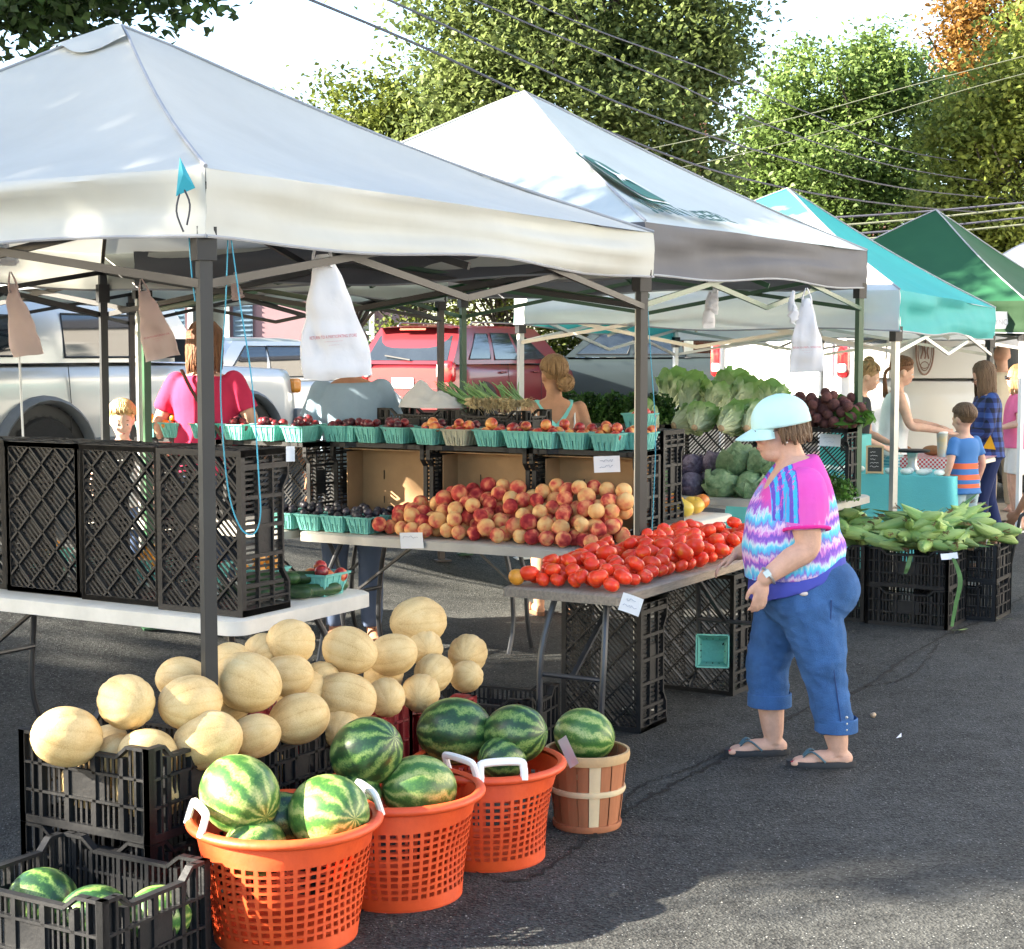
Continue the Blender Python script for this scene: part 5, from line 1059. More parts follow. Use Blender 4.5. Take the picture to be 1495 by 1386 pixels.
husk_strip([PY(1392, 815, S1.y - .03), PY(1402, 845, S1.y - .04), PY(1396, 880, S1.y - .04), PY(1390, 915, S1.y - .04)], 'long husk leaf hanging down the front corn stack to the ground')
husk_strip([PY(1330, 812, S1.y - .03), PY(1325, 828, S1.y - .05), PY(1322, 838, S1.y - .05)], 'short husk leaf hanging over the front corn crate')
husk_strip([P(1386, 920, .012), P(1400, 920, .02), P(1412, 918, .01)], 'loose husk leaf lying on the ground by the corn', .04, huskm)
husk_strip([P(1436, 902, .008), P(1455, 903, .014), P(1478, 904, .008)], 'loose husk leaf on the tarmac near the walking cane', .03, huskm)
b = MB(); b.ell(P(1275, 1044, .012), (.014, .012, .012), 10, 6, fn=lambda q: 1 + .2 * mnoise.noise(q * 2)); tag(b.build('pebble', mat('pebble_tan', (.5, .36, .24), .8)), 'small tan pebble on the tarmac behind the woman in the cap', 'pebble')
b = MB(); b.add([P(1308, 1078, .004), P(1316, 1070, .012), P(1316, 1076, .004)], [(0, 1, 2)]); tag(b.build('paper_scrap', cardw), 'tiny white paper scrap on the tarmac', 'paper')
b = MB(); b.box((0, 0, 0), (.12, .012, .10)); o = link('fruit_box', BOX['t'], None, loc(T3, 1.70, .32, .22), Euler((R(80), 0, RZ - 1.2))); tag(o, 'green pulp box tipped against the tall crate under the tomato table', 'fruit box')
# ================================================================ the turquoise stall
tealcloth = mat('tablecloth_teal', (.12, .52, .55), .85, .08, 3, .3, 120)
TT = Vector((3.30, 12.35, 0)); t = table('folding_table', 'folding table under the turquoise cloth', TT, .74, 1.8, .745, .04, tabw)
b = MB(); n = 96; per = round_rect(-.012, .752, -.012, 1.812, .05, 5); per = [Vector((x, y, 0)) for x, y in per]
dense = [];
for i in range(len(per)):
    a, c = per[i], per[(i + 1) % len(per)]; k = max(1, int((c - a).length / .03))
    for j in range(k): dense.append(a.lerp(c, j / k))
ctr = Vector((.37, .9, 0)); rings_ = []
for k in range(9):
    v = k / 8; ring = []
    for i, q in enumerate(dense):
        d = (q - ctr).normalized(); f = (.030 * math.sin(i * .42) + .022 * mnoise.noise(Vector((i * .11, 2, 0)))) * v; ring.append(q + d * (.012 + f + .02 * v) + Vector((0, 0, .749 - .735 * v)))
    rings_.append(ring)
b.rings(rings_[::-1], cap0=False, cap1=True); o = b.build('tablecloth', tealcloth, None, ang=60, loc=(TT.x, TT.y, 0), rot=RZ); tag(o, 'turquoise cloth draped to the ground over the bakery table', 'tablecloth')
ZT = .752
pkm = mat('packet_white', (.72, .74, .70), .6, .15, 20, rand=.1); m = MB(); m.ell((0, 0, .022), (.05, .035, .024), 12, 8, fn=lambda q: 1 + .12 * mnoise.noise(q * 3)); PKT = m.mesh('packet', pkm)
for i in range(26): tag(link('packet', PKT, None, loc(TT, .07 + .10 * (i // 13), .10 + .13 * (i % 13), ZT), (0, 0, rr.uniform(0, 3))), 'small white wrapped bread packet on the turquoise cloth', 'packet', 'packets along the turquoise table')
tbox = mat('box_teal_paint', (.06, .38, .38), .6, .15)
t = thing('display_box', 'turquoise painted wooden box with hand holes on the bakery table', 'box', loc(TT, .40, .95, ZT), RZ)
for nm, c, s_ in (('side', (-.12, 0, .14), (.02, .30, .28)), ('side', (.12, 0, .14), (.02, .30, .28)), ('end', (0, -.16, .14), (.26, .02, .28)), ('end', (0, .16, .14), (.26, .02, .28))): b = MB(); b.box(c, s_); b.build(nm, tbox, t, ang=30)
b = MB(); b.box((-.132, -.02, .20), (.004, .035, .10)); b.build('hand_hole', blackp, t, ang=30)
t = thing('chalkboard', 'small framed chalkboard sign standing on the bakery table', 'sign', PY(1277, 680, 12.62) * 1, fy * 0 + R(-10)); t.location.z = ZT; t.rotation_euler = (R(-12), 0, R(-12))
b = MB()
for c, s_ in (((-.06, 0, .11), (.014, .014, .22)), ((.06, 0, .11), (.014, .014, .22)), ((0, 0, .215), (.106, .014, .014)), ((0, 0, .012), (.106, .014, .014))): b.box(c, s_)
b.build('frame', mat('frame_wood', (.45, .33, .18), .7), t, ang=30); b = MB(); b.box((0, .002, .11), (.106, .006, .19)); b.build('board', mat('slate_board', (.03, .035, .035), .8), t, ang=30)
q = random.Random(3); b = MB()
for k in range(5): b.tube([(-.035 + .008 * j, -.003, .17 - .028 * k + q.uniform(-.005, .005)) for j in range(q.randint(5, 9))], .0013, 4)
b.build('chalk_writing', whitep, t)
t = thing('cake_stand', 'dark topped cake stand on a silver pedestal', 'stand', loc(TT, .45, .42, ZT), 0); b = MB(); b.lathe([(.055, 0), (.06, .01), (.035, .05), (.04, .13), (.05, .15)], 20); b.build('pedestal', steel, t); b = MB(); b.lathe([(.13, .15), (.135, .158), (.135, .168), (.12, .17)], 28); b.build('plate', blackp, t)
ginghm = bpy.data.materials.new('gingham_red'); ginghm.use_nodes = True; N = ginghm.node_tree.nodes; ck = nd(N, 'ShaderNodeTexChecker', Scale=55); ck.inputs[1].default_value = (.66, .05, .06, 1); ck.inputs[2].default_value = (.75, .70, .68, 1)
tcx = N.new('ShaderNodeTexCoord'); ginghm.node_tree.links.new(tcx.outputs['Object'], ck.inputs[0]); ginghm.node_tree.links.new(ck.outputs[0], N['Principled BSDF'].inputs[0])
t2 = TT + Dv * 1.25 + Nv * .1; table('folding_table', 'back table of the bakery stall behind the turquoise one', t2, .7, 1.5, .80, .04, tabw)
b = MB(); b.grid(lambda u, v: (lerp(-.02, .72, u), lerp(-.02, 1.52, v), .806 + .004 * math.sin(u * 20)), 8, 12); b.grid(lambda u, v: (-.022 - .02 * v * (1 + math.sin(u * 40) * .5), lerp(-.02, 1.52, u), .806 - .30 * v), 40, 5); o = b.build('tablecloth', ginghm, None, ang=60, loc=(t2.x, t2.y, 0), rot=RZ); tag(o, 'red and white gingham cloth on the back bakery table', 'tablecloth')
lmat = mat('loaf_crust', (.34, .17, .07), .7, .25, 20)
for i in range(5): b = MB(); b.ell((0, 0, .04), (.10, .055, .045), 14, 8); tag(b.build('bread_loaf', lmat, None, loc=loc(t2, .2 + .12 * (i % 2), .25 + .22 * i, .81), rot=rr.uniform(0, 3)), 'brown bread loaf on the gingham cloth', 'bread', 'loaves on the gingham cloth')
t = thing('tumbler', 'tall printed drink tumbler standing on the back bakery table', 'cup', loc(t2, .12, .34, .81)); b = MB(); b.lathe([(.036, 0), (.048, .20)], 18); b.build('cup', mat('tumbler_print', (.20, .36, .48), .4, 0, 9, col2=(.55, .42, .20)), t); b = MB(); b.lathe([(.050, .20), (.050, .212), (.03, .216)], 18); b.build('lid', whitep, t)
# valance sign on the green tent
t = thing('valance_sign', 'white cloth sign with faded lettering on the pale green valance', 'sign', PY(1464, 468, G1.y + .12) + Vector((-.05, -.12, 0)), R(30)); b = MB(); b.box((0, 0, 0), (.26, .006, .16)); b.build('panel', whitep, t, ang=30)
text_mesh('LYNCA', .075, 'lettering', mat('faded_ink', (.52, .50, .50), .8), t, Matrix.Translation((0, -.006, -.02)) @ Matrix.Rotation(R(90), 4, 'X'), .0005)
# ================================================================ vehicles
glass = mat('car_glass', (.018, .024, .03), .06, .3, 2, spec=.9); rubber = mat('tyre_rubber', (.018, .018, .019), .85, .3, 30, .4, 60); alloy = mat('wheel_alloy', (.45, .46, .48), .3, .1, metal=.8)
trim = mat('car_trim', (.025, .026, .028), .6, .2); redl = mat('tail_light', (.45, .012, .015), .15, .2, 20, coat=.8); clear = mat('lamp_clear', (.75, .74, .72), .15, .1, coat=.8); amber = mat('lamp_amber', (.75, .26, .03), .2, .1)
def paint(n, c, metal=.25): return mat(n, c, .32, .04, 1, coat=.7, metal=metal, spec=.5)
def wheel(root, x, y, r_, wd):
    side = 1 if y > 0 else -1; w = thing('tmp', '', '') if False else None
    b = MB(); b.lathe([(r_ * .62, -wd / 2), (r_ * .93, -wd / 2), (r_, -wd * .36), (r_, wd * .36), (r_ * .93, wd / 2), (r_ * .62, wd / 2)], 32)
    for k in range(32): a = 2 * math.pi * k / 32; b.box((r_ * math.cos(a), r_ * math.sin(a), 0), (.016, .035, wd * .8), Matrix.Rotation(a, 3, 'Z'))
    me = b.mesh('tyre', rubber, ang=40); ty = link('wheel', me, root, (x, y, r_), (R(90), 0, 0))
    b = MB(); b.lathe([(r_ * .60, wd * .40), (r_ * .60, wd * .30), (r_ * .18, wd * .34), (r_ * .10, wd * .44), (.01, wd * .44)], 28)
    for k in range(6): a = 2 * math.pi * k / 6; b.bar((r_ * .12 * math.cos(a), r_ * .12 * math.sin(a), wd * .42), (r_ * .58 * math.cos(a), r_ * .58 * math.sin(a), wd * .40), r_ * .16, .02)
    if side > 0: b.v = [(x_, y_, -z_) for x_, y_, z_ in b.v]; b.f = [f[::-1] for f in b.f]
    link('rim', b.mesh('rim', alloy, ang=30), ty)
def car(name, label, cat, front_pt, L_, W_, belt, roof, gh, body_top, pm, wins, roofm=None, wheels=(.9, 3.6), wr=.36, flare=None, zb=.28, glassm=None, bed=None, rear=True, side_col=None, gw=.80, rearwin=(.10, .90, .18, .86), windscreen=True):
    """origin: middle of the tail on the ground, x forward; gh=(xrb,xrt,xft,xfb)"""
    p = front_pt; t = thing(name, label, cat, (p.x, p.y, gz(p.x, p.y)), RZ)
    b = MB(); n = 26; xs_ = [0, .02, .06, .14, .3] + [L_ * k / 18 for k in range(2, 17)] + [L_ - .3, L_ - .14, L_ - .06, L_ - .02, L_]
    rs = []
    for x in sorted(xs_):
        e = min(x, L_ - x); k = 1 - .10 * max(0, 1 - e / .30) ** 2; zt = interp(x, [q[0] for q in body_top], [q[1] for q in body_top]); hw = W_ / 2 * k
        zt -= .05 * max(0, 1 - e / .12) ** 2; z0 = zb + .10 * max(0, 1 - e / .25) ** 2
        half = [(hw * .90, z0), (hw * .97, z0 + .06), (hw * .995, lerp(z0, zt, .35)), (hw, lerp(z0, zt, .62)), (hw * .985, lerp(z0, zt, .82)), (hw * .965, zt - .05), (hw * .93, zt - .012), (hw * .86, zt), (hw * .5, zt + .012), (0, zt + .016)]
        rs.append([(x, -y, z) for y, z in half] + [(x, y, z) for y, z in half[-2::-1]])
    b.rings(rs); body = b.build('body', pm, t, ang=35)
    xrb, xrt, xft, xfb = gh; wb, wt = W_ / 2 * .945, W_ / 2 * gw
    def gs(s, tt, o=0.0):                       # side patch
        return Vector((lerp(lerp(xrb, xfb, s), lerp(xrt, xft, s), tt), lerp(wb, wt, tt) + .02 * math.sin(math.pi * tt) + o, lerp(belt, roof - .05, tt)))
    if gh[3] > gh[0]:
        g_ = MB(); g_.grid(lambda u, v: gs(u, v), 10, 6); g_.grid(lambda u, v: Vector((1, -1, 1)) * gs(1 - u, v), 10, 6)
        def rf(u, v):
            s_, q = u, (v - .5) * 2; e = 1 - abs(2 * u - 1) ** 8; x = lerp(xrt, xft, u); return Vector((x, q * wt, roof - .05 + .05 * (1 - abs(q) ** 5) * (.5 + .5 * e)))
        g_.grid(rf, 12, 10, 1)
        g_.grid(lambda u, v: Vector((lerp(xrb, xrt, v), (1 - 2 * u) * (lerp(wb, wt, v) + .02 * math.sin(math.pi * v)), lerp(belt, roof - .05 + .025 * (1 - (2 * u - 1) ** 4), v))), 10, 6); g_.grid(lambda u, v: Vector((lerp(xfb, xft, v), (2 * u - 1) * (lerp(wb, wt, v) + .02 * math.sin(math.pi * v)), lerp(belt, roof - .05 + .025 * (1 - (2 * u - 1) ** 4), v))), 10, 6)
        g_.build('cabin', [pm, roofm or pm], t, ang=50)
        gm = glassm or glass
        for w_ in wins:                          # (s0,s1,t0,t1[,slant0,slant1])
            s0, s1, t0, t1 = w_[:4]; a0, a1 = (w_[4], w_[5]) if len(w_) > 4 else (0, 0)
            for sd in (1, -1):
                q = MB(); q.grid(lambda u, v: Vector((1, sd, 1)) * gs(lerp(s0 + a0 * v, s1 + a1 * v, u if sd > 0 else 1 - u), lerp(t0, t1, v), .006), 8, 5); q.build('side_window', gm, t, ang=60)
                q = MB(); c = [gs(s0, t0, .009), gs(s1, t0, .009), gs(s1 + a1, t1, .009), gs(s0 + a0, t1, .009)]; c = [Vector((1, sd, 1)).cross(Vector((0, 0, 0))) + Vector((p_.x, sd * p_.y, p_.z)) for p_ in c]
                q.tube(c + [c[0]], .009, 5); q.build('window_trim', trim, t)
        u0, u1, v0, v1 = rearwin; q = MB(); q.grid(lambda u, v: Vector((lerp(xrb, xrt, lerp(v0, v1, v)) - .008, (1 - 2 * lerp(u0, u1, u)) * lerp(wb, wt, lerp(v0, v1, v)), lerp(belt, roof - .05, lerp(v0, v1, v)))), 8, 4); q.build('rear_window', gm, t, ang=60)
        if windscreen: q = MB(); q.grid(lambda u, v: Vector((lerp(xfb, xft, lerp(.1, .9, v)) + .008, (2 * u - 1) * .9 * lerp(wb, wt, lerp(.1, .9, v)), lerp(belt, roof - .05, lerp(.1, .9, v)))), 8, 4); q.build('windscreen', gm, t, ang=60)
    for x in wheels:
        for sd in (1, -1):
            q = MB(); n_ = 20; ro = wr * 1.22; y0 = sd * (W_ / 2 + .006)
            q.add([(x, y0, wr)] + [(x + ro * math.cos(math.pi * k / n_ * 1.2 - .3), y0, wr + ro * math.sin(math.pi * k / n_ * 1.2 - .3)) for k in range(n_ + 1)], [(0, k + 1, k + 2) if sd < 0 else (0, k + 2, k + 1) for k in range(n_)]); q.build('wheel_arch', MATS['frame_black'], t, smooth=False)
            if flare:
                q = MB(); q.tube([(x + ro * 1.08 * math.cos(math.pi * k / 14), sd * (W_ / 2 + .012), wr + ro * 1.08 * math.sin(math.pi * k / 14)) for k in range(15)], .075, 8, sq=.5); q.build('fender_flare', flare, t)
            wheel(t, x, sd * (W_ / 2 - .09), wr, .24)
    return t, gs, dict(W=W_, belt=belt, roof=roof, gh=gh, wb=wb, wt=wt)
def lamp(t, name, c, s_, m_, r_=None):
    b = MB(); b.ell(c, (s_[0] / 2, s_[1] / 2, s_[2] / 2), 16, 10, fn=lambda q: 1 / max(abs(q.x) ** 6 + abs(q.y) ** 6 + abs(q.z) ** 6, 1e-6) ** (1 / 6)); return b.build(name, m_, t, ang=60)
def strip(t, name, pts, r_, m_): b = MB(); b.tube(pts, r_, 6); return b.build(name, m_, t)
# silver blue off-roader with white roof
silver = paint('paint_silver_blue', (.52, .53, .52)); roofw = paint('paint_roof_white', (.74, .76, .76), 0); flareg = mat('flare_grey', (.16, .17, .18), .55, .15)
pt = Vector((-4.22, 12.3, 0)) + Nv * .95
t, gs, d = car('off_road_car', 'silver blue boxy off-roader with white roof and grey fender flares', 'car', pt, 4.35, 1.9, 1.22, 1.84, (.04, .14, 2.62, 2.95), [(0, 1.2), (2.9, 1.2), (4.25, 1.14), (4.35, 1.0)], silver, [(.03, .25, .10, .66), (.42, .93, .08, .70, .03, -.03)], roofw, (.95, 3.45), .40, flareg, .42)
lamp(t, 'tail_light', (.05, -.80, 1.0), (.12, .30, .17), redl); lamp(t, 'tail_light', (.05, .80, 1.0), (.12, .30, .17), redl); lamp(t, 'reversing_lamp', (-.01, -.80, 1.0), (.04, .12, .12), clear)
b = MB(); b.box((-.08, 0, .62), (.22, 1.86, .26)); b.build('rear_bumper', flareg, t, ang=30); b = MB(); b.box((4.40, 0, .62), (.22, 1.86, .26)); b.build('front_bumper', flareg, t, ang=30)
b = MB(); b.box((2.2, -.955, .50), (1.9, .03, .20)); b.build('sill_panel', flareg, t, ang=30); lamp(t, 'indicator', (4.28, -.90, .98), (.12, .10, .14), amber)
for x in (1.25, 2.72): strip(t, 'door_seam', [(x, -.958, .5), (x, -.962, .9), (x, -.935, 1.2)], .004, trim)
b = MB(); b.box((2.55, -1.04, 1.32), (.10, .16, .20)); b.build('door_mirror', trim, t, ang=30)
for y in (-.62, .62): strip(t, 'roof_rail', [(.4, y, 1.86), (.45, y, 1.93), (2.3, y, 1.93), (2.4, y, 1.85)], .018, trim)
# second silver car
grey2 = paint('paint_silver', (.52, .55, .57)); pt = Vector((-3.55, 16.6, 0)) + Nv * .9
t, gs, d = car('saloon_car', 'silver saloon parked beyond the off-roader', 'car', pt, 4.6, 1.8, .98, 1.47, (.75, 1.35, 2.75, 3.55), [(0, .95), (.9, 1.0), (3.5, .98), (4.4, .82), (4.6, .65)], grey2, [(.10, .36, .12, .88, .06, .03), (.40, .86, .10, .88, .0, -.06)], None, (.95, 3.65), .33, None, .25)
# red crossover
red = paint('paint_red', (.15, .012, .018), .3); pt = Vector((-.93, 26.0, 0)) + Nv * .95
t, gs, d = car('crossover_car', 'dark red crossover with roof spoiler seen from its tail', 'car', pt, 4.75, 1.92, 1.10, 1.74, (.05, .50, 2.95, 3.75), [(0, 1.08), (.4, 1.12), (3.6, 1.06), (4.5, .92), (4.75, .72)], red, [(.13, .32, .14, .84, .05, .0), (.36, .58, .12, .86, 0, 0), (.61, .86, .12, .84, 0, -.10)], None, (.95, 3.75), .37, None, .28, rearwin=(.06, .94, .10, .78))
b = MB(); b.grid(lambda u, v: (lerp(.62, .28, v), lerp(-.74, .74, u), 1.70 + .025 * (1 - (2 * u - 1) ** 4) - .03 * v), 10, 4); b.build('spoiler', red, t); b = MB(); b.box((.30, 0, 1.665), (.02, .5, .03)); b.build('brake_lamp', redl, t, ang=30)
for sd in (-1, 1):
    lamp(t, 'tail_light', (.06, sd * .80, .98), (.16, .28, .34), redl); lamp(t, 'reversing_lamp', (-.01, sd * .70, 1.0), (.06, .09, .22), clear)
    strip(t, 'roof_rail', [(.9, sd * .70, 1.73), (1.0, sd * .70, 1.78), (2.6, sd * .70, 1.78), (2.7, sd * .70, 1.72)], .016, alloy); b = MB(); b.box((3.2, sd * 1.04, 1.16), (.12, .18, .15)); b.build('door_mirror', red, t, ang=30)
for x in (1.75, 2.85): strip(t, 'door_seam', [(x, -.962, .4), (x, -.966, .8), (x, -.93, 1.1)], .004, trim)
for x in (1.55, 2.65): lamp(t, 'door_handle', (x, -.972, .96), (.20, .03, .035), red)
b = MB(); b.box((-.012, 0, .80), (.012, .42, .16)); b.build('number_plate', cardw, t, ang=30); b = MB(); b.bar((.06, -.1, 1.17), (.11, .42, 1.24), .02, .02); b.build('rear_wiper', trim, t, ang=30); strip(t, 'tailgate_seam', [(-.005, -.72, .72), (-.008, 0, .70), (-.005, .72, .72)], .006, trim)
# pale hatchback
pale_ = paint('paint_pale_grey', (.60, .63, .60)); pt = Vector((.45, 31.3, 0)) + Nv * .9
t, gs, d = car('hatchback_car', 'pale silver hatchback between the red car and the white pickup', 'car', pt, 4.2, 1.75, .98, 1.42, (.30, .75, 2.45, 3.35), [(0, .95), (.4, 1.0), (3.3, .95), (4.0, .80), (4.2, .62)], pale_, [(.08, .30, .12, .88, .06, .02), (.34, .58, .10, .88), (.61, .90, .10, .84, 0, -.12)], None, (.8, 3.4), .32, None, .25)
b = MB(); b.box((2.95, -.97, 1.05), (.10, .16, .12)); b.build('door_mirror', trim, t, ang=30); lamp(t, 'headlight', (4.05, -.70, .72), (.25, .22, .13), clear)
# pickups
def pickup(label, pt, rz, pm, L_=5.6, W_=1.98, belt=1.30, roof=1.92, tail=1.28, cab=(2.15, 2.3, 3.7, 4.3), glassm=None):
    t, gs, d = car('pickup_truck', label, 'pickup', pt, L_, W_, belt, roof, cab, [(0, tail), (cab[0] - .1, tail), (cab[0], belt - .02), (cab[3], belt - .03), (L_ - .15, belt - .12), (L_, belt - .4)], pm, [(.06, .44, .10, .86), (.49, .93, .10, .86, 0, -.08)], None, (1.05, 4.55), .40, None, .42, glassm=glassm, rearwin=(.08, .92, .16, .88)); t.rotation_euler.z = rz
    b = MB(); b.box((cab[0] / 2, 0, tail + .022), (cab[0] - .24, W_ - .36, .01)); b.build('bed_floor', trim, t, ang=30)
    for sd in (-1, 1): b = MB(); b.box((cab[0] / 2, sd * (W_ / 2 - .11), tail + .035), (cab[0] - .05, .12, .07)); b.build('bed_rail', pm, t, ang=30)
    b = MB(); b.box((-.012, 0, tail - .24), (.03, W_ - .46, .50)); b.build('tailgate', pm, t, ang=30); b = MB(); b.box((-.033, 0, tail - .13), (.02, .26, .085)); b.build('tailgate_handle', steel, t, ang=30)
    for sd in (-1, 1): lamp(t, 'tail_light', (.02, sd * (W_ / 2 - .09), tail - .28), (.12, .17, .46), redl); lamp(t, 'reversing_lamp', (-.03, sd * (W_ / 2 - .09), tail - .38), (.05, .13, .12), clear)
    b = MB(); b.box((-.10, 0, .62), (.2, W_ - .1, .18)); b.build('rear_bumper', alloy, t, ang=30); b = MB(); b.box((cab[1] - .05, 0, roof - .06), (.03, .30, .04)); b.build('brake_lamp', redl, t, ang=30)
    return t
whitecar = paint('paint_white', (.80, .80, .78), 0); greenglass = mat('glass_pale', (.16, .24, .22), .06, .3, 2, spec=.9)
t = pickup('white pickup with its tailgate towards the lettuce stall', Vector((3.72, 23.0, 0)), RZ, whitecar, 5.7, 2.04, 1.46, 2.02, 1.46, glassm=greenglass)
pk = mat('paint_dark_teal', (.022, .032, .036), .45, .04, 1, coat=.15, spec=.3); pickup('dark pickup standing side on before the brick house', Vector((5.3, 30.2, 0)), R(176), pk, 5.4, 1.95, 1.20, 1.80, 1.20)
# white delivery van with emblem
pt = Vector((4.28, 19.75, 0)); t, gs, d = car('delivery_van', 'white delivery van with a brown oval emblem on its side', 'van', pt, 5.2, 2.0, 1.3, 2.5, (.02, .08, 4.0, 4.9), [(0, 1.28), (4.9, 1.25), (5.2, 1.0)], whitecar, [(.255, .33, .06, .30), (.82, .95, .06, .5)], None, (1.6, 4.2), .37, None, .32, gw=.92); t.rotation_euler.z = 0
emb = mat('emblem_brown', (.34, .22, .18), .7, .2, 20); b = MB(); ex, ez, ey = .42, 1.62, -(d['W'] / 2 * .975 + .012)
def oval(cx, cz, rx, rz): return [(cx + rx * math.cos(a) * (1 - .25 * max(0, math.sin(a)) ** 2), cz + rz * math.sin(a)) for a in (2 * math.pi * k / 36 for k in range(37))]
for rx, rz, w_ in ((.10, .28, .011), (.078, .235, .006)): b.tube([(x, ey, z) for x, z in oval(ex, ez + .0, rx, rz)], w_, 5)
for sd in (-.034, .0, .036): b.tube([(ex + sd + .010 * math.sin(k * 1.1 + sd * 50), ey, ez - .10 + .032 * k) for k in range(9)], .009, 4)
b.tube([(x, ey, z) for x, z in oval(ex, ez - .17, .045, .038)], .005, 4); b.build('emblem', emb, t)
vp = mat('van_print', (.62, .58, .54), .7); q = random.Random(8)
for k, (z, n_) in enumerate(((1.92, 8), (1.80, 6))):
    b = MB()
    for j in range(n_): b.tube([(ex + .28 + j * .065 + q.uniform(-.01, .01), ey, z + q.uniform(-.03, .03) + .008 * j) for _ in range(3)], .006, 4)
    b.build('print_mark', vp, t)
# ================================================================ people
def skin(n, c): return mat(n, c, .62, .16, 14, .22, 160, sss=.10, spec=.25)
sk1 = skin('skin_fair', (.62, .37, .27)); sk2 = skin('skin_tan', (.47, .25, .15)); sk3 = skin('skin_pale', (.70, .46, .36)); sk4 = skin('skin_warm', (.40, .20, .12))
def cloth(n, c, var=.1, bump=.5, bs=9, **k): return mat(n, c, .85, var, 6, bump, bs, spec=.2, **k)
def chain(b, pts, rs, n=14, sq=1.0, sub=5, flat=False):
    P_ = curve_pts(pts, (len(pts) - 1) * sub); m_ = len(pts) - 1
    R_ = [float(np.interp(i / sub, range(m_ + 1), rs)) for i in range(len(P_))]
    b.tube(P_, R_, n, sq=sq); b.ell(P_[0], (R_[0] * .98,) * 3, 12, 8)
    if not flat: b.ell(P_[-1], (R_[-1] * .98,) * 3, 12, 8)
def torso(b, rings_, n=28, ex=2.4, tilt=0.0):
    """rings: (z, cx, rx, ry[, cy])"""
    zs = [r[0] for r in rings_]; out = []; m_ = 5 * (len(rings_) - 1)
    P_ = curve_pts([(r[1], r[4] if len(r) > 4 else 0, r[0]) for r in rings_], m_); Q_ = curve_pts([(r[2], r[3], 0) for r in rings_], m_)
    for p, q in zip(P_, Q_):
        ring = []
        for j in range(n):
            a = 2 * math.pi * j / n; c, s_ = math.cos(a), math.sin(a); x = math.copysign(abs(c) ** (2 / ex), c) * q.x; y = math.copysign(abs(s_) ** (2 / ex), s_) * q.y
            ring.append((p.x + x, p.y + y, p.z + tilt * x))
        out.append(ring)
    b.rings(out)
def fuse(b, vox, it=3, disp=None):
    me = bpy.data.meshes.new('f'); me.from_pydata(b.v, [], b.f); o = bpy.data.objects.new('f', me); COL.objects.link(o)
    md = o.modifiers.new('r', 'REMESH'); md.mode = 'VOXEL'; md.voxel_size = vox; md.use_smooth_shade = True
    if it: sm = o.modifiers.new('s', 'SMOOTH'); sm.factor = .5; sm.iterations = it
    dg = bpy.context.evaluated_depsgraph_get(); out = bpy.data.meshes.new_from_object(o.evaluated_get(dg)); bpy.data.objects.remove(o); bpy.data.meshes.remove(me)
    if disp:
        n = len(out.vertices); co = np.empty(n * 3); out.vertices.foreach_get('co', co); co = co.reshape(-1, 3); nn = np.empty(n * 3); out.vertices.foreach_get('normal', nn); nn = nn.reshape(-1, 3)
        d = np.array([disp(Vector(p)) for p in co]); out.vertices.foreach_set('co', (co + nn * d[:, None]).ravel()); out.update()
    return out
def put(me, name, m_, par):
    me.materials.clear(); me.materials.append(m_); me.name = name; return link(name, me, par)
def fold(amp, sx, sz, seed, z0=-9, z1=9):
    return lambda p: amp * (mnoise.noise(Vector((p.x * sx, p.y * sx, p.z * sz + seed))) + .5 * mnoise.noise(Vector((p.x * sx * 2.3 + p.z * sz, p.y * sx * 2, p.z * sz * 1.7 + seed)))) if z0 < p.z < z1 else 0.0
def head_shape(b, c, k=1.0, pitch=0, yaw=0, nose=True):
    """c centre of the skull; k size"""
    M = Matrix.Rotation(yaw, 3, 'Z') @ Matrix.Rotation(pitch, 3, 'Y'); c = Vector(c)
    def e(p, r_, rot=None): b.ell(c + M @ (Vector(p) * k), tuple(q * k for q in r_), 18, 12, rot=M)
    e((-.008, 0, .025), (.096, .076, .090)); e((.020, 0, -.035), (.072, .062, .075)); e((.040, 0, -.078), (.042, .044, .034)); e((.058, 0, -.055), (.028, .034, .024))
    if nose: e((.092, 0, -.022), (.018, .013, .012)); e((.084, 0, -.004), (.012, .009, .026)); e((.074, .030, .012), (.018, .026, .010)); e((.074, -.030, .012), (.018, .026, .010)); e((.078, .036, -.030), (.014, .020, .018)); e((.078, -.036, -.030), (.014, .020, .018)); e((.082, 0, -.062), (.012, .022, .007)); e((.080, 0, -.070), (.011, .019, .006))
    for sd in (-1, 1): e((-.006, sd * .078, -.008), (.020, .009, .032))
    return M
def face_bits(par, c, M, k, browm, iris=(.05, .04, .03)):
    c = Vector(c); wh = mat('eye_white', (.72, .70, .68), .2); dk = mat('iris_dark', iris, .15); lip = mat('lip', (.50, .18, .16), .5)
    for sd in (-1, 1):
        b = MB(); b.ell(c + M @ (Vector((.076, sd * .031, -.004)) * k), (.0115 * k,) * 3, 12, 8); ey = b.build('eye', wh, par)
        b = MB(); b.ell(c + M @ (Vector((.0855, sd * .030, -.005)) * k), (.0048 * k,) * 3, 8, 6); b.build('iris', dk, ey)
        b = MB(); b.tube([c + M @ (Vector((.086 - .016 * abs(t) , sd * (.014 + .030 * (t + 1) / 2), .020 + .003 * (1 - t * t))) * k) for t in (-1, -.3, .3, 1)], [.002 * k, .0035 * k, .0035 * k, .0015 * k], 6); b.build('eyebrow', browm, par)
    b = MB(); b.tube([c + M @ (Vector((.092 - .018 * abs(t) ** 2, t * .022, -.066)) * k) for t in (-1, -.5, 0, .5, 1)], [.001 * k, .0035 * k, .004 * k, .0035 * k, .001 * k], 6); b.build('mouth', lip, par)
def hairm(n, c, c2=None): return mat(n, c, .5, .35, 14, .8, 70, spec=.4, stretch=(3, 3, .5), col2=c2)
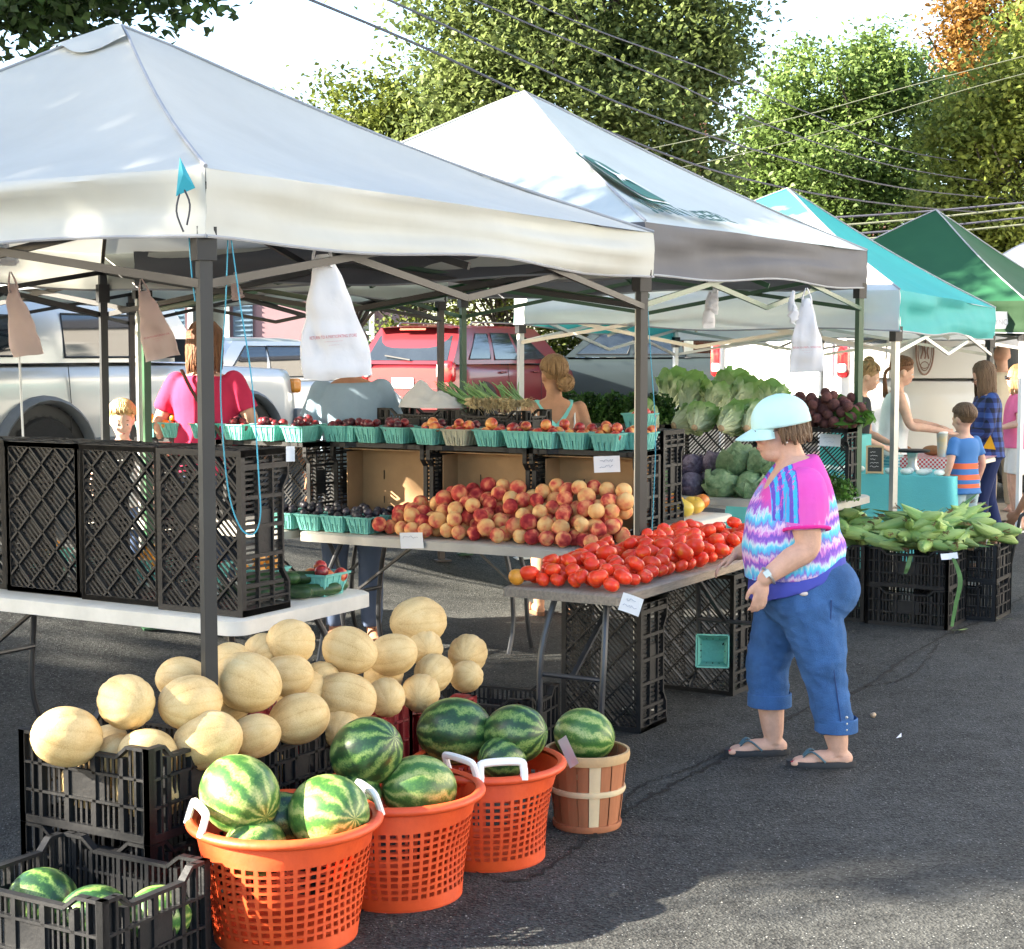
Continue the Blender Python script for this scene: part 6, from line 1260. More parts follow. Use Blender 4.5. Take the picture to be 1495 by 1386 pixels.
def hair(par, c, M, k, m_, length, n, seed, fringe=.35, spread=.02, back=True, thick=.011, curl=.0, bun=None, cap=True):
    """locks that start on the scalp, follow the skull and hang down"""
    q = random.Random(seed); c = Vector(c); b = MB(); lks = [q.uniform(1.0, 1.07) for _ in range(7)]
    if cap: b.ell(c + M @ (Vector((-.016, 0, .036)) * k), (.097 * k, .082 * k, .090 * k), 22, 14, rot=M @ Matrix.Rotation(R(-14), 3, 'Y'), fn=lambda v: 1 + .025 * mnoise.noise(v * 5))
    for i in range(n):
        az = q.uniform(-math.pi, math.pi)
        if abs(az) < fringe: continue
        top = Vector((-.01, 0, .118)); pts = []
        L_ = length * q.uniform(.8, 1.05) if abs(az) > .9 else length * q.uniform(.55, .9)
        for t in range(9):
            f = t / 8; aa = abs(az); tmax = (lerp(1.15, 1.45, min(1, aa / 1.4)) + max(0, aa - 1.4) * .38 + (L_ - .08) * 5) if L_ < .16 else 1.72
            th = (f if L_ < .16 else min(1.0, f * 2.2)) * tmax; lk = lks[i % 7]; r_ = (.101, .085, .096); p = Vector((r_[0] * lk * math.sin(th) * math.cos(az) - .014, r_[1] * lk * math.sin(th) * math.sin(az), r_[2] * lk * math.cos(th) + .032)); drop_ = 0.0
            if L_ >= .16 and f > .45: fall = (f - .45) / .55; drop_ = fall * (L_ - .10); p.x += -.012 * fall * (1 if abs(az) > 1 else .3); p.y *= 1 + spread * 8 * fall * .2
            p += Vector((q.gauss(0, 1), q.gauss(0, 1), 0)) * (.002 + curl * .012 * f); pts.append(c + M @ (p * k) + Vector((-.02 * drop_, 0, -drop_ * k)))
        b.tube(pts, [thick * k * (.7, .9, 1, 1, 1, 1, .9, .7, .25)[t] for t in range(9)], 6)
    if bun:
        bc, br = Vector(bun[0]), bun[1]
        b.ell(c + M @ (bc * k), (br * k, br * k * .95, br * k * .9), 16, 10, fn=lambda v: 1 + .08 * mnoise.noise(v * 4))
        for i in range(16):
            a0 = q.uniform(0, 6.28); ax = Vector((q.gauss(0, 1), q.gauss(0, 1), q.gauss(0, 1))).normalized(); u = ax.orthogonal().normalized(); v = ax.cross(u)
            b.tube([c + M @ (bc * k) + (u * math.cos(a0 + t * .5) + v * math.sin(a0 + t * .5)) * br * k * 1.0 for t in range(7)], .008 * k, 5)
    return b.build('hair', m_, par, ang=70)
def hand(b, w, d, side, k=1.0, curl=.5, palm_n=None):
    """w wrist point, d direction of the fingers, side: vector towards the thumb"""
    d = Vector(d).normalized(); s_ = Vector(side); s_ = (s_ - d * s_.dot(d)).normalized(); nrm = d.cross(s_).normalized(); w = Vector(w)
    if palm_n is not None and nrm.dot(Vector(palm_n)) < 0: nrm = -nrm
    Rm = Matrix((d, s_, nrm)).transposed(); b.ell(w + d * .045 * k, (.052 * k, .038 * k, .017 * k), 16, 10, rot=Rm)
    for i, (o, L_, r_) in enumerate(((.030, .066, .0085), (.010, .075, .0088), (-.010, .070, .0084), (-.029, .054, .0074))):
        p = w + d * .082 * k + s_ * o * k; pts = [w + d * .05 * k + s_ * o * k * .8, p]; dd = d.copy()
        for j in range(3):
            ang = curl * (.45, .8, .6)[j]; dd = (Matrix.Rotation(ang, 3, s_) @ dd) if (Matrix.Rotation(.1, 3, s_) @ d).dot(nrm) > 0 else (Matrix.Rotation(-ang, 3, s_) @ dd); p = p + dd * L_ * k * (.45, .32, .25)[j]; pts.append(p)
        b.tube(pts, [r_ * k * 1.05, r_ * k * 1.05, r_ * k, r_ * k * .92, r_ * k * .75], 9); b.ell(pts[-1], (r_ * k * .75,) * 3, 8, 6)
    pts = [w + d * .018 * k + s_ * .022 * k, w + d * .042 * k + s_ * .045 * k + nrm * .008 * k, w + d * .068 * k + s_ * .054 * k + nrm * .016 * k, w + d * .088 * k + s_ * .052 * k + nrm * .022 * k]
    b.tube(pts, [.014 * k, .012 * k, .010 * k, .008 * k], 9); b.ell(pts[-1], (.008 * k,) * 3, 8, 6)
def foot(b, ank, fwd, k=1.0):
    f = Vector(fwd).normalized(); sd = Vector((-f.y, f.x, 0)); a = Vector(ank); g = Vector((a.x, a.y, 0)); M = Matrix((f, sd, Vector((0, 0, 1)))).transposed()
    b.ell(g - f * .022 * k + Vector((0, 0, .036)), (.040 * k, .031 * k, .034), 14, 10, rot=M); b.ell(g + f * .055 * k + Vector((0, 0, .036)), (.085 * k, .035 * k, .032), 16, 10, rot=M); b.ell(g + f * .125 * k + Vector((0, 0, .024)), (.062 * k, .042 * k, .021), 16, 10, rot=M)
    for i, o in enumerate((.030, .013, -.002, -.017, -.030)): b.ell(g + f * (.178 - .012 * i) * k + sd * o * k + Vector((0, 0, .018)), (.020 * k, (.0115, .0085, .008, .0078, .007)[i] * k, .012), 10, 6, rot=M)
    b.tube([a + Vector((0, 0, .05)), a, g + Vector((0, 0, .05))], [.037 * k, .036 * k, .036 * k], 12)
def sandal(par, ank, fwd, k, solem, strapm, z=0):
    f = Vector(fwd).normalized(); sd = Vector((-f.y, f.x, 0)); g = Vector((ank[0], ank[1], 0)); b = MB(); n = 28; out = []
    for zz, g_ in ((.0, .97), (.006, 1), (.020, 1), (.024, .96)):
        ring = []
        for j in range(n): a = 2 * math.pi * j / n; x = .068 + .142 * math.cos(a); y = (.045 + .010 * math.cos(a)) * math.sin(a) * g_; ring.append(g + f * (x * k) + sd * (y * k) + Vector((0, 0, zz + .0 - .018 + .001)))
        out.append(ring)
    b.rings([[v + Vector((0, 0, .018)) for v in r_] for r_ in out]); so_ = b.build('sandal', solem, par)
    b = MB(); toe = g + f * .150 * k + sd * .012 * k + Vector((0, 0, .030)); 
    for s_ in (-1, 1): b.tube(curve_pts([toe, g + f * .110 * k + sd * s_ * .026 * k + Vector((0, 0, .066)), g + f * .055 * k + sd * s_ * .046 * k + Vector((0, 0, .026))], 8), .008 * k, 6, sq=.45)
    b.build('strap', strapm, so_)
def person(label, pos, face, H=1.68, build=1.0, sk=sk1, shirt=None, sleeve='short', pants=None, pantlen='long', arms=None, hairspec=None, look=(0, 0), face_on=False, lean=0.0, vox=.011, hem=.50, step=0.0, child=False, shoes=None, extra=None, bust=0.0, browm=None, tank=False, neck_low=False):
    t = thing('person', label, 'person', (pos[0], pos[1], gz(pos[0], pos[1]) + (pos[2] if len(pos) > 2 else 0)), face); k = H / 1.68; w = build; hk = k * (1.0 if not child else 1.22)
    hz = H - .122 * hk; lx = lambda z: lean * max(0, z - .9 * k) ** 1.2      # forward shift of the upper body
    hc = Vector((lx(hz) + .02 * k, 0, hz)); b = MB(); M = head_shape(b, hc, hk, R(look[0]), R(look[1]))
    zs = (hz - .16 * hk) if child else 1.375 * k; sh = .165 * k * w
    chain(b, [(lx(zs) - .005, 0, zs - .05 * k), (lx(zs) + .0, 0, zs + .05 * k), hc + Vector((-.012, 0, -.04 * hk))], [.062 * k * w ** .5, .052 * k * w ** .5, .050 * k])
    tr = [(.86 * k, 0, .112 * k * w, .165 * k * w), (.95 * k, 0, .108 * k * w, .155 * k * w), (1.06 * k, lx(1.06 * k) + .008, .102 * k * w, .142 * k * w), (1.18 * k, lx(1.18 * k) + .008 + bust * .02, (.108 + bust * .03) * k * w, .155 * k * w), (1.28 * k, lx(1.28 * k), .100 * k * w, .168 * k * w), (1.36 * k, lx(1.36 * k) - .006, .075 * k * w, .145 * k * w), (1.41 * k, lx(1.4 * k) - .006, .045 * k, .075 * k)]
    if child: tr = [(z * (zs / (1.375 * k)), a, c_ * 1.02, d_ * .96) for z, a, c_, d_ in tr]
    torso(b, tr)
    arms = arms or {}; A = {}
    for sd in (1, -1):
        el, wr_ = arms.get(sd, ((-.03, .235, 1.09), (.06, .245, .86))); S0 = Vector((lx(zs) - .005, sd * sh, zs - .03 * k)); E = Vector((el[0] * k + lx(el[2] * k), sd * el[1] * k * (w ** .6), el[2] * k)); W = Vector((wr_[0] * k + lx(wr_[2] * k), sd * wr_[1] * k * (w ** .6), wr_[2] * k)); A[sd] = (S0, E, W)
        chain(b, [S0, S0.lerp(E, .5), E, E.lerp(W, .35), W], [.052 * k * w ** .6, .046 * k * w ** .6, .037 * k * w ** .5, .038 * k * w ** .5, .024 * k])
        hand(b, W, (W - E).normalized() * .8 + Vector((.1, 0, -.1)), Vector((1, 0, .2)) if abs((W - E).normalized().x) < .8 else Vector((0, -sd, .3)), k, .55)
    G = {}
    for sd in (1, -1):
        hp = Vector((0, sd * .088 * k * w, .88 * k)); kn = Vector((.02 + step * sd * .5, sd * .095 * k * w ** .5, .47 * k)); an = Vector((-.03 + step * sd, sd * .10 * k * w ** .5, .085 * k)); G[sd] = (hp, kn, an)
        chain(b, [hp, hp.lerp(kn, .5), kn, kn.lerp(an, .3), an], [.090 * k * w, .075 * k * w, .053 * k * w ** .7, .056 * k * w ** .7, .036 * k]); foot(b, an, (1, sd * .18, 0), k)
    put(fuse(b, vox), 'body', sk, t)
    if shirt:
        s_ = MB(); z0 = hem * H
        rg = [(z, a, c_ + .013 + (.010 if z < 1.1 * k else 0), d_ + .014 + (.010 if z < 1.1 * k else 0)) for z, a, c_, d_ in tr if z > z0 + .03]; top_cut = -1 if not neck_low else -2
        rg = [(z0, 0, rg[0][2] + .012, rg[0][3] + .014)] + rg[:top_cut]; zt = rg[-1][0]; rg.append((zt + (.028 if not tank else .01) * k, lx(zt) - .005, .062 * k, .10 * k)); torso(s_, rg)
        for sd in (1, -1):
            S0, E, W = A[sd]
            if sleeve == 'none': continue
            e1 = S0.lerp(E, .62) if sleeve == 'short' else E; pts = [S0 + Vector((0, -sd * .004, .004)), S0.lerp(E, .3), e1]; rs_ = [.064 * k * w ** .6, .061 * k * w ** .6, .061 * k * w ** .6]
            if sleeve == 'long': pts += [E.lerp(W, .5), E.lerp(W, .92)]; rs_ = rs_[:2] + [.052 * k, .046 * k, .038 * k]
            chain(s_, pts, rs_, flat=True)
        put(fuse(s_, vox, 2, fold(.010, 5, 3, 3 + H * 7)), 'shirt', shirt, t)
    if pants:
        p_ = MB(); torso(p_, [(.80 * k, 0, .108 * k * w, .160 * k * w), (.88 * k, -.01, .124 * k * w, .178 * k * w), (.96 * k, 0, .118 * k * w, .166 * k * w), (1.02 * k, 0, .112 * k * w, .155 * k * w)])
        for sd in (1, -1):
            hp, kn, an = G[sd]; e = {'long': an + Vector((0, 0, -.01)), 'short': hp.lerp(kn, .75), 'crop': kn.lerp(an, .55)}[pantlen]; pts = [hp, hp.lerp(kn, .5), kn, kn.lerp(an, .5), an] if pantlen == 'long' else [hp, hp.lerp(e, .5), e]
            chain(p_, pts, ([.104 * k * w, .090 * k * w, .070 * k * w ** .7, .066 * k * w ** .7, .056 * k] if pantlen == 'long' else [.104 * k * w, .096 * k * w, .092 * k * w]), flat=True)
        put(fuse(p_, vox, 2, fold(.008, 6, 6, 1 + H)), 'trousers', pants, t)
    if hairspec: hair(t, hc, M, hk, **hairspec)
    if face_on: face_bits(t, hc, M, hk, browm or MATS['hair_brown'])
    if shoes:
        for sd in (1, -1): sandal(t, G[sd][2], (1, sd * .18, 0), k, shoes, shoes)
    return t, dict(hc=hc, M=M, hk=hk, A=A, G=G, k=k, tr=tr)
hb = hairm('hair_brown', (.085, .045, .022), (.17, .095, .045)); hbl = hairm('hair_blond', (.62, .44, .20), (.44, .27, .10)); hr = hairm('hair_auburn', (.22, .085, .03), (.12, .045, .018)); hdb = hairm('hair_darkblond', (.22, .12, .05), (.36, .22, .10)); hd = hairm('hair_dark', (.035, .02, .014), (.07, .035, .02))
UPY = R(90)
# woman in the pink T-shirt, back turned
t, d = person('woman in a hot pink T-shirt with her back turned beside the silver off-roader', (-1.78, 9.55), R(80), 1.74, 1.05, sk1, cloth('tee_hot_pink', (.58, .035, .10)), 'short', cloth('jeans_dark', (.05, .07, .12)), arms={1: ((.0, .27, 1.10), (.16, .26, .92)), -1: ((.0, .28, 1.10), (.22, .27, .95))}, hairspec=dict(m_=hr, length=.30, n=170, seed=1, fringe=.6), look=(14, -12))
b = MB(); b.tube(curve_pts([(-.11, .10, 1.47), (-.145, .02, 1.34), (-.14, -.10, 1.16), (-.10, -.19, 1.0)], 10), .015, 6, sq=.4); b.build('bag_strap', mat('strap_brown', (.09, .04, .025), .6), t)
# fair haired child
t, d = person('fair haired small child peering over the upright crates', (-2.24, 9.45), R(-84), 1.20, .95, sk3, cloth('tee_white', (.70, .70, .68)), 'short', cloth('shorts_blue', (.08, .12, .22)), hairspec=dict(m_=hbl, length=.085, n=150, seed=2, fringe=.0, thick=.010), look=(16, 10), face_on=True, child=True, browm=hdb)
# man in grey
t, d = person('man in a grey blue T-shirt with his head behind the hanging white bag', (-.93, 9.55), R(-88), 1.83, 1.0, sk4, cloth('tee_greyblue', (.27, .36, .45)), 'short', cloth('jeans_mid', (.08, .11, .18)), arms={1: ((-.02, .27, 1.08), (.12, .24, .86)), -1: ((-.02, .27, 1.08), (.14, .22, .88))}, hairspec=dict(m_=hd, length=.06, n=90, seed=3, fringe=.3), look=(18, 0), face_on=True, lean=.04, browm=hd)
b = MB(); b.ell(d['hc'] + d['M'] @ Vector((.045, 0, -.085)), (.055, .055, .045), 16, 10, rot=d['M'], fn=lambda q: 1 + .08 * mnoise.noise(q * 6)); b.build('beard', hd, t)
# woman with crossed turquoise straps
tealtop = cloth('top_aqua', (.20, .58, .55))
t, d = person('woman with crossed turquoise straps on her bare back behind the nectarines', (.27, 10.55), R(96), 1.66, 1.0, sk2, None, 'none', cloth('shorts_khaki', (.30, .24, .16)), 'short', arms={1: ((-.02, .25, 1.10), (.14, .22, .92)), -1: ((.0, .25, 1.10), (.16, .20, .95))}, hairspec=dict(m_=hdb, length=.09, n=150, seed=4, fringe=.5, thick=.011, bun=((-.085, -.045, -.055), .055)), look=(8, 14), shoes=mat('sandal_brown', (.16, .07, .035), .7))
b = MB(); torso(b, [(.92, 0, .128, .172), (1.02, .004, .118, .158), (1.10, .006, .117, .156), (1.155, .012, .118, .160)]); put(fuse(b, .011, 2, fold(.006, 8, 5, 2)), 'top', tealtop, t)
for sd in (1, -1):
    b = MB(); b.tube(curve_pts([(.085, sd * .10, 1.24), (.03, sd * .105, 1.375), (-.06, sd * .088, 1.345), (-.106, sd * .02, 1.235), (-.112, -sd * .07, 1.15), (-.10, -sd * .11, 1.10)], 18), .021, 8, sq=.28); b.build('strap', tealtop, t)
    b = MB(); b.tube(curve_pts([(.05, sd * .125, 1.33), (0, sd * .127, 1.365), (-.085, sd * .122, 1.27), (-.112, sd * .115, 1.15)], 12), .006, 6, sq=.5); b.build('bra_strap', whitep, t)
b = MB(); b.box((-.135, .03, 1.09), (.012, .19, .10), Matrix.Rotation(R(-6), 3, 'Y')); o = b.build('paper_bag', cardm, t, ang=30)
# bakery women
t, d = person('woman with a bun in a dark top leaning over the bakery boxes', (2.80, 13.6), R(-20), 1.60, 1.0, sk1, cloth('tee_black', (.022, .025, .03)), 'short', cloth('jeans_dk2', (.04, .05, .08)), arms={1: ((.10, .24, 1.06), (.30, .20, .98)), -1: ((.08, .25, 1.05), (.30, .16, .96))}, hairspec=dict(m_=hdb, length=.07, n=110, seed=5, fringe=.4, bun=((-.04, 0, .125), .042)), look=(18, 0), face_on=True, lean=.22)
check = bpy.data.materials.new('check_aqua'); check.use_nodes = True
def plaid(m_, a, b_, c_, sc):
    N = m_.node_tree.nodes; L = m_.node_tree.links; tc = N.new('ShaderNodeTexCoord'); s = N.new('ShaderNodeSeparateXYZ'); L.new(tc.outputs['Object'], s.inputs[0])
    ax = mth(N, L, 'ADD', s.outputs[0], s.outputs[1]); f1 = mth(N, L, 'GREATER_THAN', mth(N, L, 'SINE', mth(N, L, 'MULTIPLY', ax, sc)), .1); f2 = mth(N, L, 'GREATER_THAN', mth(N, L, 'SINE', mth(N, L, 'MULTIPLY', s.outputs[2], sc)), .1)
    rp = N.new('ShaderNodeValToRGB'); cr = rp.color_ramp; cr.interpolation = 'CONSTANT'; cr.elements[0].color = (*a, 1); cr.elements[1].position = .34; cr.elements[1].color = (*b_, 1); e = cr.elements.new(.8); e.color = (*c_, 1)
    L.new(mth(N, L, 'MULTIPLY', mth(N, L, 'ADD', f1, f2), .5), rp.inputs[0]); L.new(rp.outputs[0], N['Principled BSDF'].inputs[0]); N['Principled BSDF'].inputs['Roughness'].default_value = .85
plaid(check, (.60, .66, .66), (.20, .44, .48), (.06, .28, .34), 230)
t, d = person('ponytailed woman in a white top reaching out over the bakery table', (3.22, 13.95), R(-6), 1.64, 1.0, sk1, cloth('tank_white', (.74, .75, .74)), 'none', check, 'short', arms={1: ((.14, .22, 1.12), (.40, .12, 1.08)), -1: ((.12, .24, 1.10), (.42, .16, 1.05))}, hairspec=dict(m_=hr, length=.06, n=110, seed=6, fringe=.4), look=(14, 0), face_on=True, lean=.12)
b = MB(); q = random.Random(5)
for i in range(16): b.tube(curve_pts([d['hc'] + Vector((-.09, q.uniform(-.02, .02), .04)), d['hc'] + Vector((-.15, q.uniform(-.02, .02), -.02)), d['hc'] + Vector((-.14 + q.uniform(-.02, .02), q.uniform(-.03, .03), -.22))], 8), [.012, .013, .013, .013, .012, .011, .009, .006, .002], 6)
b.build('ponytail', hr, t)
# plaid shirt
plm = bpy.data.materials.new('plaid_blue'); plm.use_nodes = True; plaid(plm, (.035, .075, .26), (.018, .03, .12), (.006, .008, .025), 75)
t, d = person('woman in a blue and black plaid shirt and navy leggings beside the boy', (4.10, 14.15), R(178), 1.60, 1.08, sk1, plm, 'long', cloth('leggings_navy', (.018, .028, .09), bump=.2), arms={1: ((.06, .24, 1.08), (.26, .12, 1.02)), -1: ((.06, .24, 1.08), (.26, .12, 1.0))}, hairspec=dict(m_=hb, length=.36, n=190, seed=7, fringe=.7, thick=.010), look=(24, 0), face_on=True, hem=.49, step=.10, shoes=mat('sandal_black', (.02, .018, .018), .6), lean=.05)
b = MB(); b.add([(-.02, .195, .86), (.09, .19, .87), (.03, .205, .985)], [(0, 1, 2)]); b.build('yellow_hem', cloth('hem_mustard', (.60, .32, .02)), t)
gl = MB(); hc, M_ = d['hc'], d['M']
for sd in (-1, 1): gl.tube([hc + M_ @ Vector((.098, sd * .032 + .022 * math.cos(a), -.004 + .018 * math.sin(a))) for a in (2 * math.pi * j / 12 for j in range(13))], .002, 5); gl.tube([hc + M_ @ Vector((.096, sd * .055, .002)), hc + M_ @ Vector((0, sd * .082, .006))], .002, 5)
gl.build('glasses', black, t)
# boy
def stripes():
    m_ = bpy.data.materials.new('tee_striped'); m_.use_nodes = True; N = m_.node_tree.nodes; L = m_.node_tree.links; tc = N.new('ShaderNodeTexCoord'); s = N.new('ShaderNodeSeparateXYZ'); L.new(tc.outputs['Object'], s.inputs[0])
    rp = N.new('ShaderNodeValToRGB'); cr = rp.color_ramp; cr.interpolation = 'CONSTANT'; st = [(0, 0), (.655, 1), (.685, 0), (.715, 1), (.755, 0), (.80, 1), (.84, 0)]
    while len(cr.elements) < len(st): cr.elements.new(.5)
    for e, (p_, c_) in zip(cr.elements, st): e.position = p_; e.color = (.72, .14, .055, 1) if c_ else (.05, .17, .42, 1)
    L.new(s.outputs[2], rp.inputs[0]); L.new(rp.outputs[0], N['Principled BSDF'].inputs[0]); N['Principled BSDF'].inputs['Roughness'].default_value = .85; return m_
t, d = person('boy in a blue and orange striped T-shirt facing the bakery table', (3.46, 12.55), R(120), 1.29, .92, sk1, stripes(), 'short', cloth('jeans_pale', (.32, .42, .46)), hairspec=dict(m_=hb, length=.07, n=170, seed=8, fringe=.2, thick=.009), look=(8, 0), child=True, hem=.47)
# man in cream
t, d = person('bald man in a cream shirt standing behind the tents with his back turned', (5.12, 17.2), R(95), 1.78, 1.1, sk1, cloth('shirt_cream', (.66, .58, .44)), 'short', cloth('trousers_stone', (.36, .30, .22)))
# woman in pink with sunglasses
t, d = person('long haired woman in pink wearing dark sunglasses by the green tent', (4.80, 15.6), R(172), 1.56, 1.02, sk1, cloth('tee_pink', (.72, .16, .32)), 'short', cloth('shorts_white', (.70, .68, .66)), 'short', arms={1: ((.02, .24, 1.10), (.2, .2, 1.05)), -1: ((.02, .24, 1.1), (.2, .2, 1.0))}, hairspec=dict(m_=hdb, length=.34, n=180, seed=9, fringe=.7), face_on=True)
b = MB(); hc, M_ = d['hc'], d['M']
for sd in (-1, 1): b.ell(hc + M_ @ Vector((.096, sd * .032, -.004)), (.008, .027, .020), 12, 8, rot=M_); b.tube([hc + M_ @ Vector((.094, sd * .058, 0)), hc + M_ @ Vector((0, sd * .084, .004))], .003, 5)
b.build('sunglasses', mat('lens_black', (.01, .01, .012), .08), t)
# person with a cane at the edge of the lane
t, d = person('person in a blue denim shirt holding a black walking cane', (3.62, 10.95), R(150), 1.50, 1.1, sk4, cloth('shirt_denim', (.10, .22, .36)), 'short', cloth('trousers_brown', (.10, .06, .045)), arms={1: ((.08, .24, .92), (.22, .16, .70)), -1: ((.0, .25, 1.0), (.05, .24, .80))}, hairspec=dict(m_=hb, length=.07, n=90, seed=10), lean=.15)
# ---------------------------------------------------------------- the woman in the cap
def walker():
    S = 352.0; O = P(1150, 1110); O.z = 0
    t = thing('person', 'woman in a pale aqua cap, tie-dye shirt and blue cropped trousers passing the tomatoes', 'person', O, R(180)); sk = sk1; b = MB()
    L = lambda x, y, lat=0.0: Vector(((1150 - x) / S, lat, (1110 - y) / S))
    hc = L(1131, 625); k = 1.04; M = head_shape(b, hc, k, R(6), R(5))
    chain(b, [L(1156, 700), L(1150, 672), hc + Vector((-.02, 0, -.05))], [.070, .062, .058]); b.ell(hc + M @ Vector((.035, 0, -.092)), (.050, .050, .038), 16, 10)
    tr = [(.64, -.06, .11, .15), (.71, -.064, .15, .175), (.80, -.03, .170, .195), (.88, -.018, .190, .205), (.95, .0, .180, .195), (1.03, .004, .170, .188), (1.10, -.004, .148, .183), (1.17, -.012, .118, .175), (1.23, -.018, .085, .135), (1.27, -.02, .06, .085)]
    torso(b, tr)
    # near arm hangs with the elbow slightly bent, far arm lower and forward
    S0, E, W = L(1158, 706, .185), L(1160, 786, .235), L(1099, 830, .25)
    chain(b, [S0, S0.lerp(E, .5) + Vector((.008, .012, 0)), E, E.lerp(W, .4), W], [.068, .062, .050, .048, .030]); hand(b, W + Vector((.006, 0, -.006)), (.12, .0, -1), (.9, .35, 0), .94, .55, (0, -1, 0))
    S1_, E1, W1 = L(1158, 706, -.185), L(1140, 790, -.235), L(1085, 815, -.22); chain(b, [S1_, S1_.lerp(E1, .5), E1, E1.lerp(W1, .4), W1], [.068, .062, .050, .048, .030]); hand(b, W1, (.8, .1, -.5), (0, 1, .3), .94, .5, (0, 0, -1))
    n1, n2, n3 = L(1168, 872, .10), L(1196, 978, .105), L(1216, 1086, .105); f1, f2, f3 = L(1150, 872, -.095), L(1124, 975, -.10), L(1134, 1079, -.10); f3.z = .085; n3.z = .085
    for a, c, e in ((n1, n2, n3), (f1, f2, f3)): chain(b, [a, a.lerp(c, .5), c, c.lerp(e, .35), e], [.09, .078, .062, .066, .042])
    foot(b, n3, (1, -.05, 0), 1.0); foot(b, f3, (1, .05, 0), 1.0)
    put(fuse(b, .0055, 4), 'body', sk, t)
    # nails
    nail = mat('nail_red', (.55, .02, .04), .3)
    for an, fx in ((n3, -.05), (f3, .05)):
        f = Vector((1, fx, 0)).normalized(); sd = Vector((-f.y, f.x, 0)); q = MB()
        for i, o in enumerate((.030, .013, -.002, -.017, -.030)): q.ell(Vector((an.x, an.y, 0)) + f * (.190 - .012 * i) + sd * o + Vector((0, 0, .026)), (.006, .0055, .003), 8, 5)
        q.build('toenails', nail, t)
    # shirt
    s_ = MB(); rg = [(z, a, c + .016, d_ + .016) for z, a, c, d_ in tr if z > .79]; rg[0] = (.785, -.012, .202, .222); torso(s_, rg[:-1] + [(1.262, -.022, .078, .105)], tilt=-.14)
    for (a, e) in ((S0, E), (S1_, E1)): chain(s_, [a + Vector((0, -.008 if a.y > 0 else .008, .008)), a.lerp(e, .30) + Vector((0, .012 if a.y > 0 else -.012, 0)), a.lerp(e, .70)], [.086, .092, .094], flat=True)
    def tie():
        m_ = bpy.data.materials.new('tie_dye'); m_.use_nodes = True; N = m_.node_tree.nodes; Lk = m_.node_tree.links; bs = N['Principled BSDF']; tc = N.new('ShaderNodeTexCoord'); sp = N.new('ShaderNodeSeparateXYZ'); Lk.new(tc.outputs['Object'], sp.inputs[0])
        mp = N.new('ShaderNodeMapping'); mp.inputs['Scale'].default_value = (55, 55, 10); Lk.new(tc.outputs['Object'], mp.inputs[0]); st = nd(N, 'ShaderNodeTexNoise', Scale=1, Detail=4, Roughness=.7); Lk.new(mp.outputs[0], st.inputs[0])
        n2_ = nd(N, 'ShaderNodeTexNoise', Scale=5, Detail=3); Lk.new(tc.outputs['Object'], n2_.inputs[0])
        tiltz = mth(N, Lk, 'MULTIPLY_ADD', sp.outputs[0], .22, sp.outputs[2])
        ph = mth(N, Lk, 'MULTIPLY_ADD', mth(N, Lk, 'SUBTRACT', st.outputs[0], .5), .11, mth(N, Lk, 'MULTIPLY_ADD', mth(N, Lk, 'SUBTRACT', n2_.outputs[0], .5), .10, tiltz))
        fr = mth(N, Lk, 'FRACT', mth(N, Lk, 'MULTIPLY', ph, 8.6)); rp = N.new('ShaderNodeValToRGB'); cr = rp.color_ramp
        cols = [(0, (.10, .50, .80)), (.12, (.16, .62, .82)), (.24, (.62, .72, .80)), (.36, (.34, .14, .58)), (.50, (.18, .10, .52)), (.62, (.64, .22, .62)), (.74, (.74, .60, .74)), (.86, (.26, .16, .60)), (1, (.10, .50, .80))]
        while len(cr.elements) < len(cols): cr.elements.new(.5)
        for e, (p_, c) in zip(cr.elements, cols): e.position = p_; e.color = (*c, 1)
        Lk.new(fr, rp.inputs[0])
        # pink yoke with a striped panel
        mx = N.new('ShaderNodeMix'); mx.data_type = 'RGBA'; mr = N.new('ShaderNodeMapRange'); mr.inputs['From Min'].default_value = 1.045; mr.inputs['From Max'].default_value = 1.085
        yk = mth(N, Lk, 'MULTIPLY_ADD', sp.outputs[0], .15, mth(N, Lk, 'MULTIPLY_ADD', mth(N, Lk, 'SUBTRACT', st.outputs[0], .5), .14, mth(N, Lk, 'MULTIPLY_ADD', mth(N, Lk, 'ABSOLUTE', sp.outputs[1]), .60, mth(N, Lk, 'SUBTRACT', sp.outputs[2], .105)))); Lk.new(yk, mr.inputs[0])
        pk_ = N.new('ShaderNodeMix'); pk_.data_type = 'RGBA'; pk_.inputs[6].default_value = (.68, .04, .34, 1); pk_.inputs[7].default_value = (.66, .13, .47, 1); Lk.new(n2_.outputs[0], pk_.inputs[0])
        Lk.new(mr.outputs[0], mx.inputs[0]); Lk.new(rp.outputs[0], mx.inputs[6]); Lk.new(pk_.outputs[2], mx.inputs[7])
        band_ = mth(N, Lk, 'MULTIPLY', mth(N, Lk, 'GREATER_THAN', sp.outputs[0], .015), mth(N, Lk, 'LESS_THAN', sp.outputs[0], .105)); band_ = mth(N, Lk, 'MULTIPLY', band_, mth(N, Lk, 'GREATER_THAN', sp.outputs[2], 1.02)); sw = mth(N, Lk, 'GREATER_THAN', mth(N, Lk, 'SINE', mth(N, Lk, 'MULTIPLY_ADD', st.outputs[0], 3, mth(N, Lk, 'MULTIPLY', sp.outputs[0], 230))), .0)
        m3 = N.new('ShaderNodeMix'); m3.data_type = 'RGBA'; m3.inputs[6].default_value = (.14, .08, .46, 1); m3.inputs[7].default_value = (.05, .42, .78, 1); Lk.new(sw, m3.inputs[0]); m4 = N.new('ShaderNodeMix'); m4.data_type = 'RGBA'; Lk.new(mth(N, Lk, 'MULTIPLY', band_, mth(N, Lk, 'GREATER_THAN', st.outputs[0], .42)), m4.inputs[0]); Lk.new(mx.outputs[2], m4.inputs[6]); Lk.new(m3.outputs[2], m4.inputs[7])
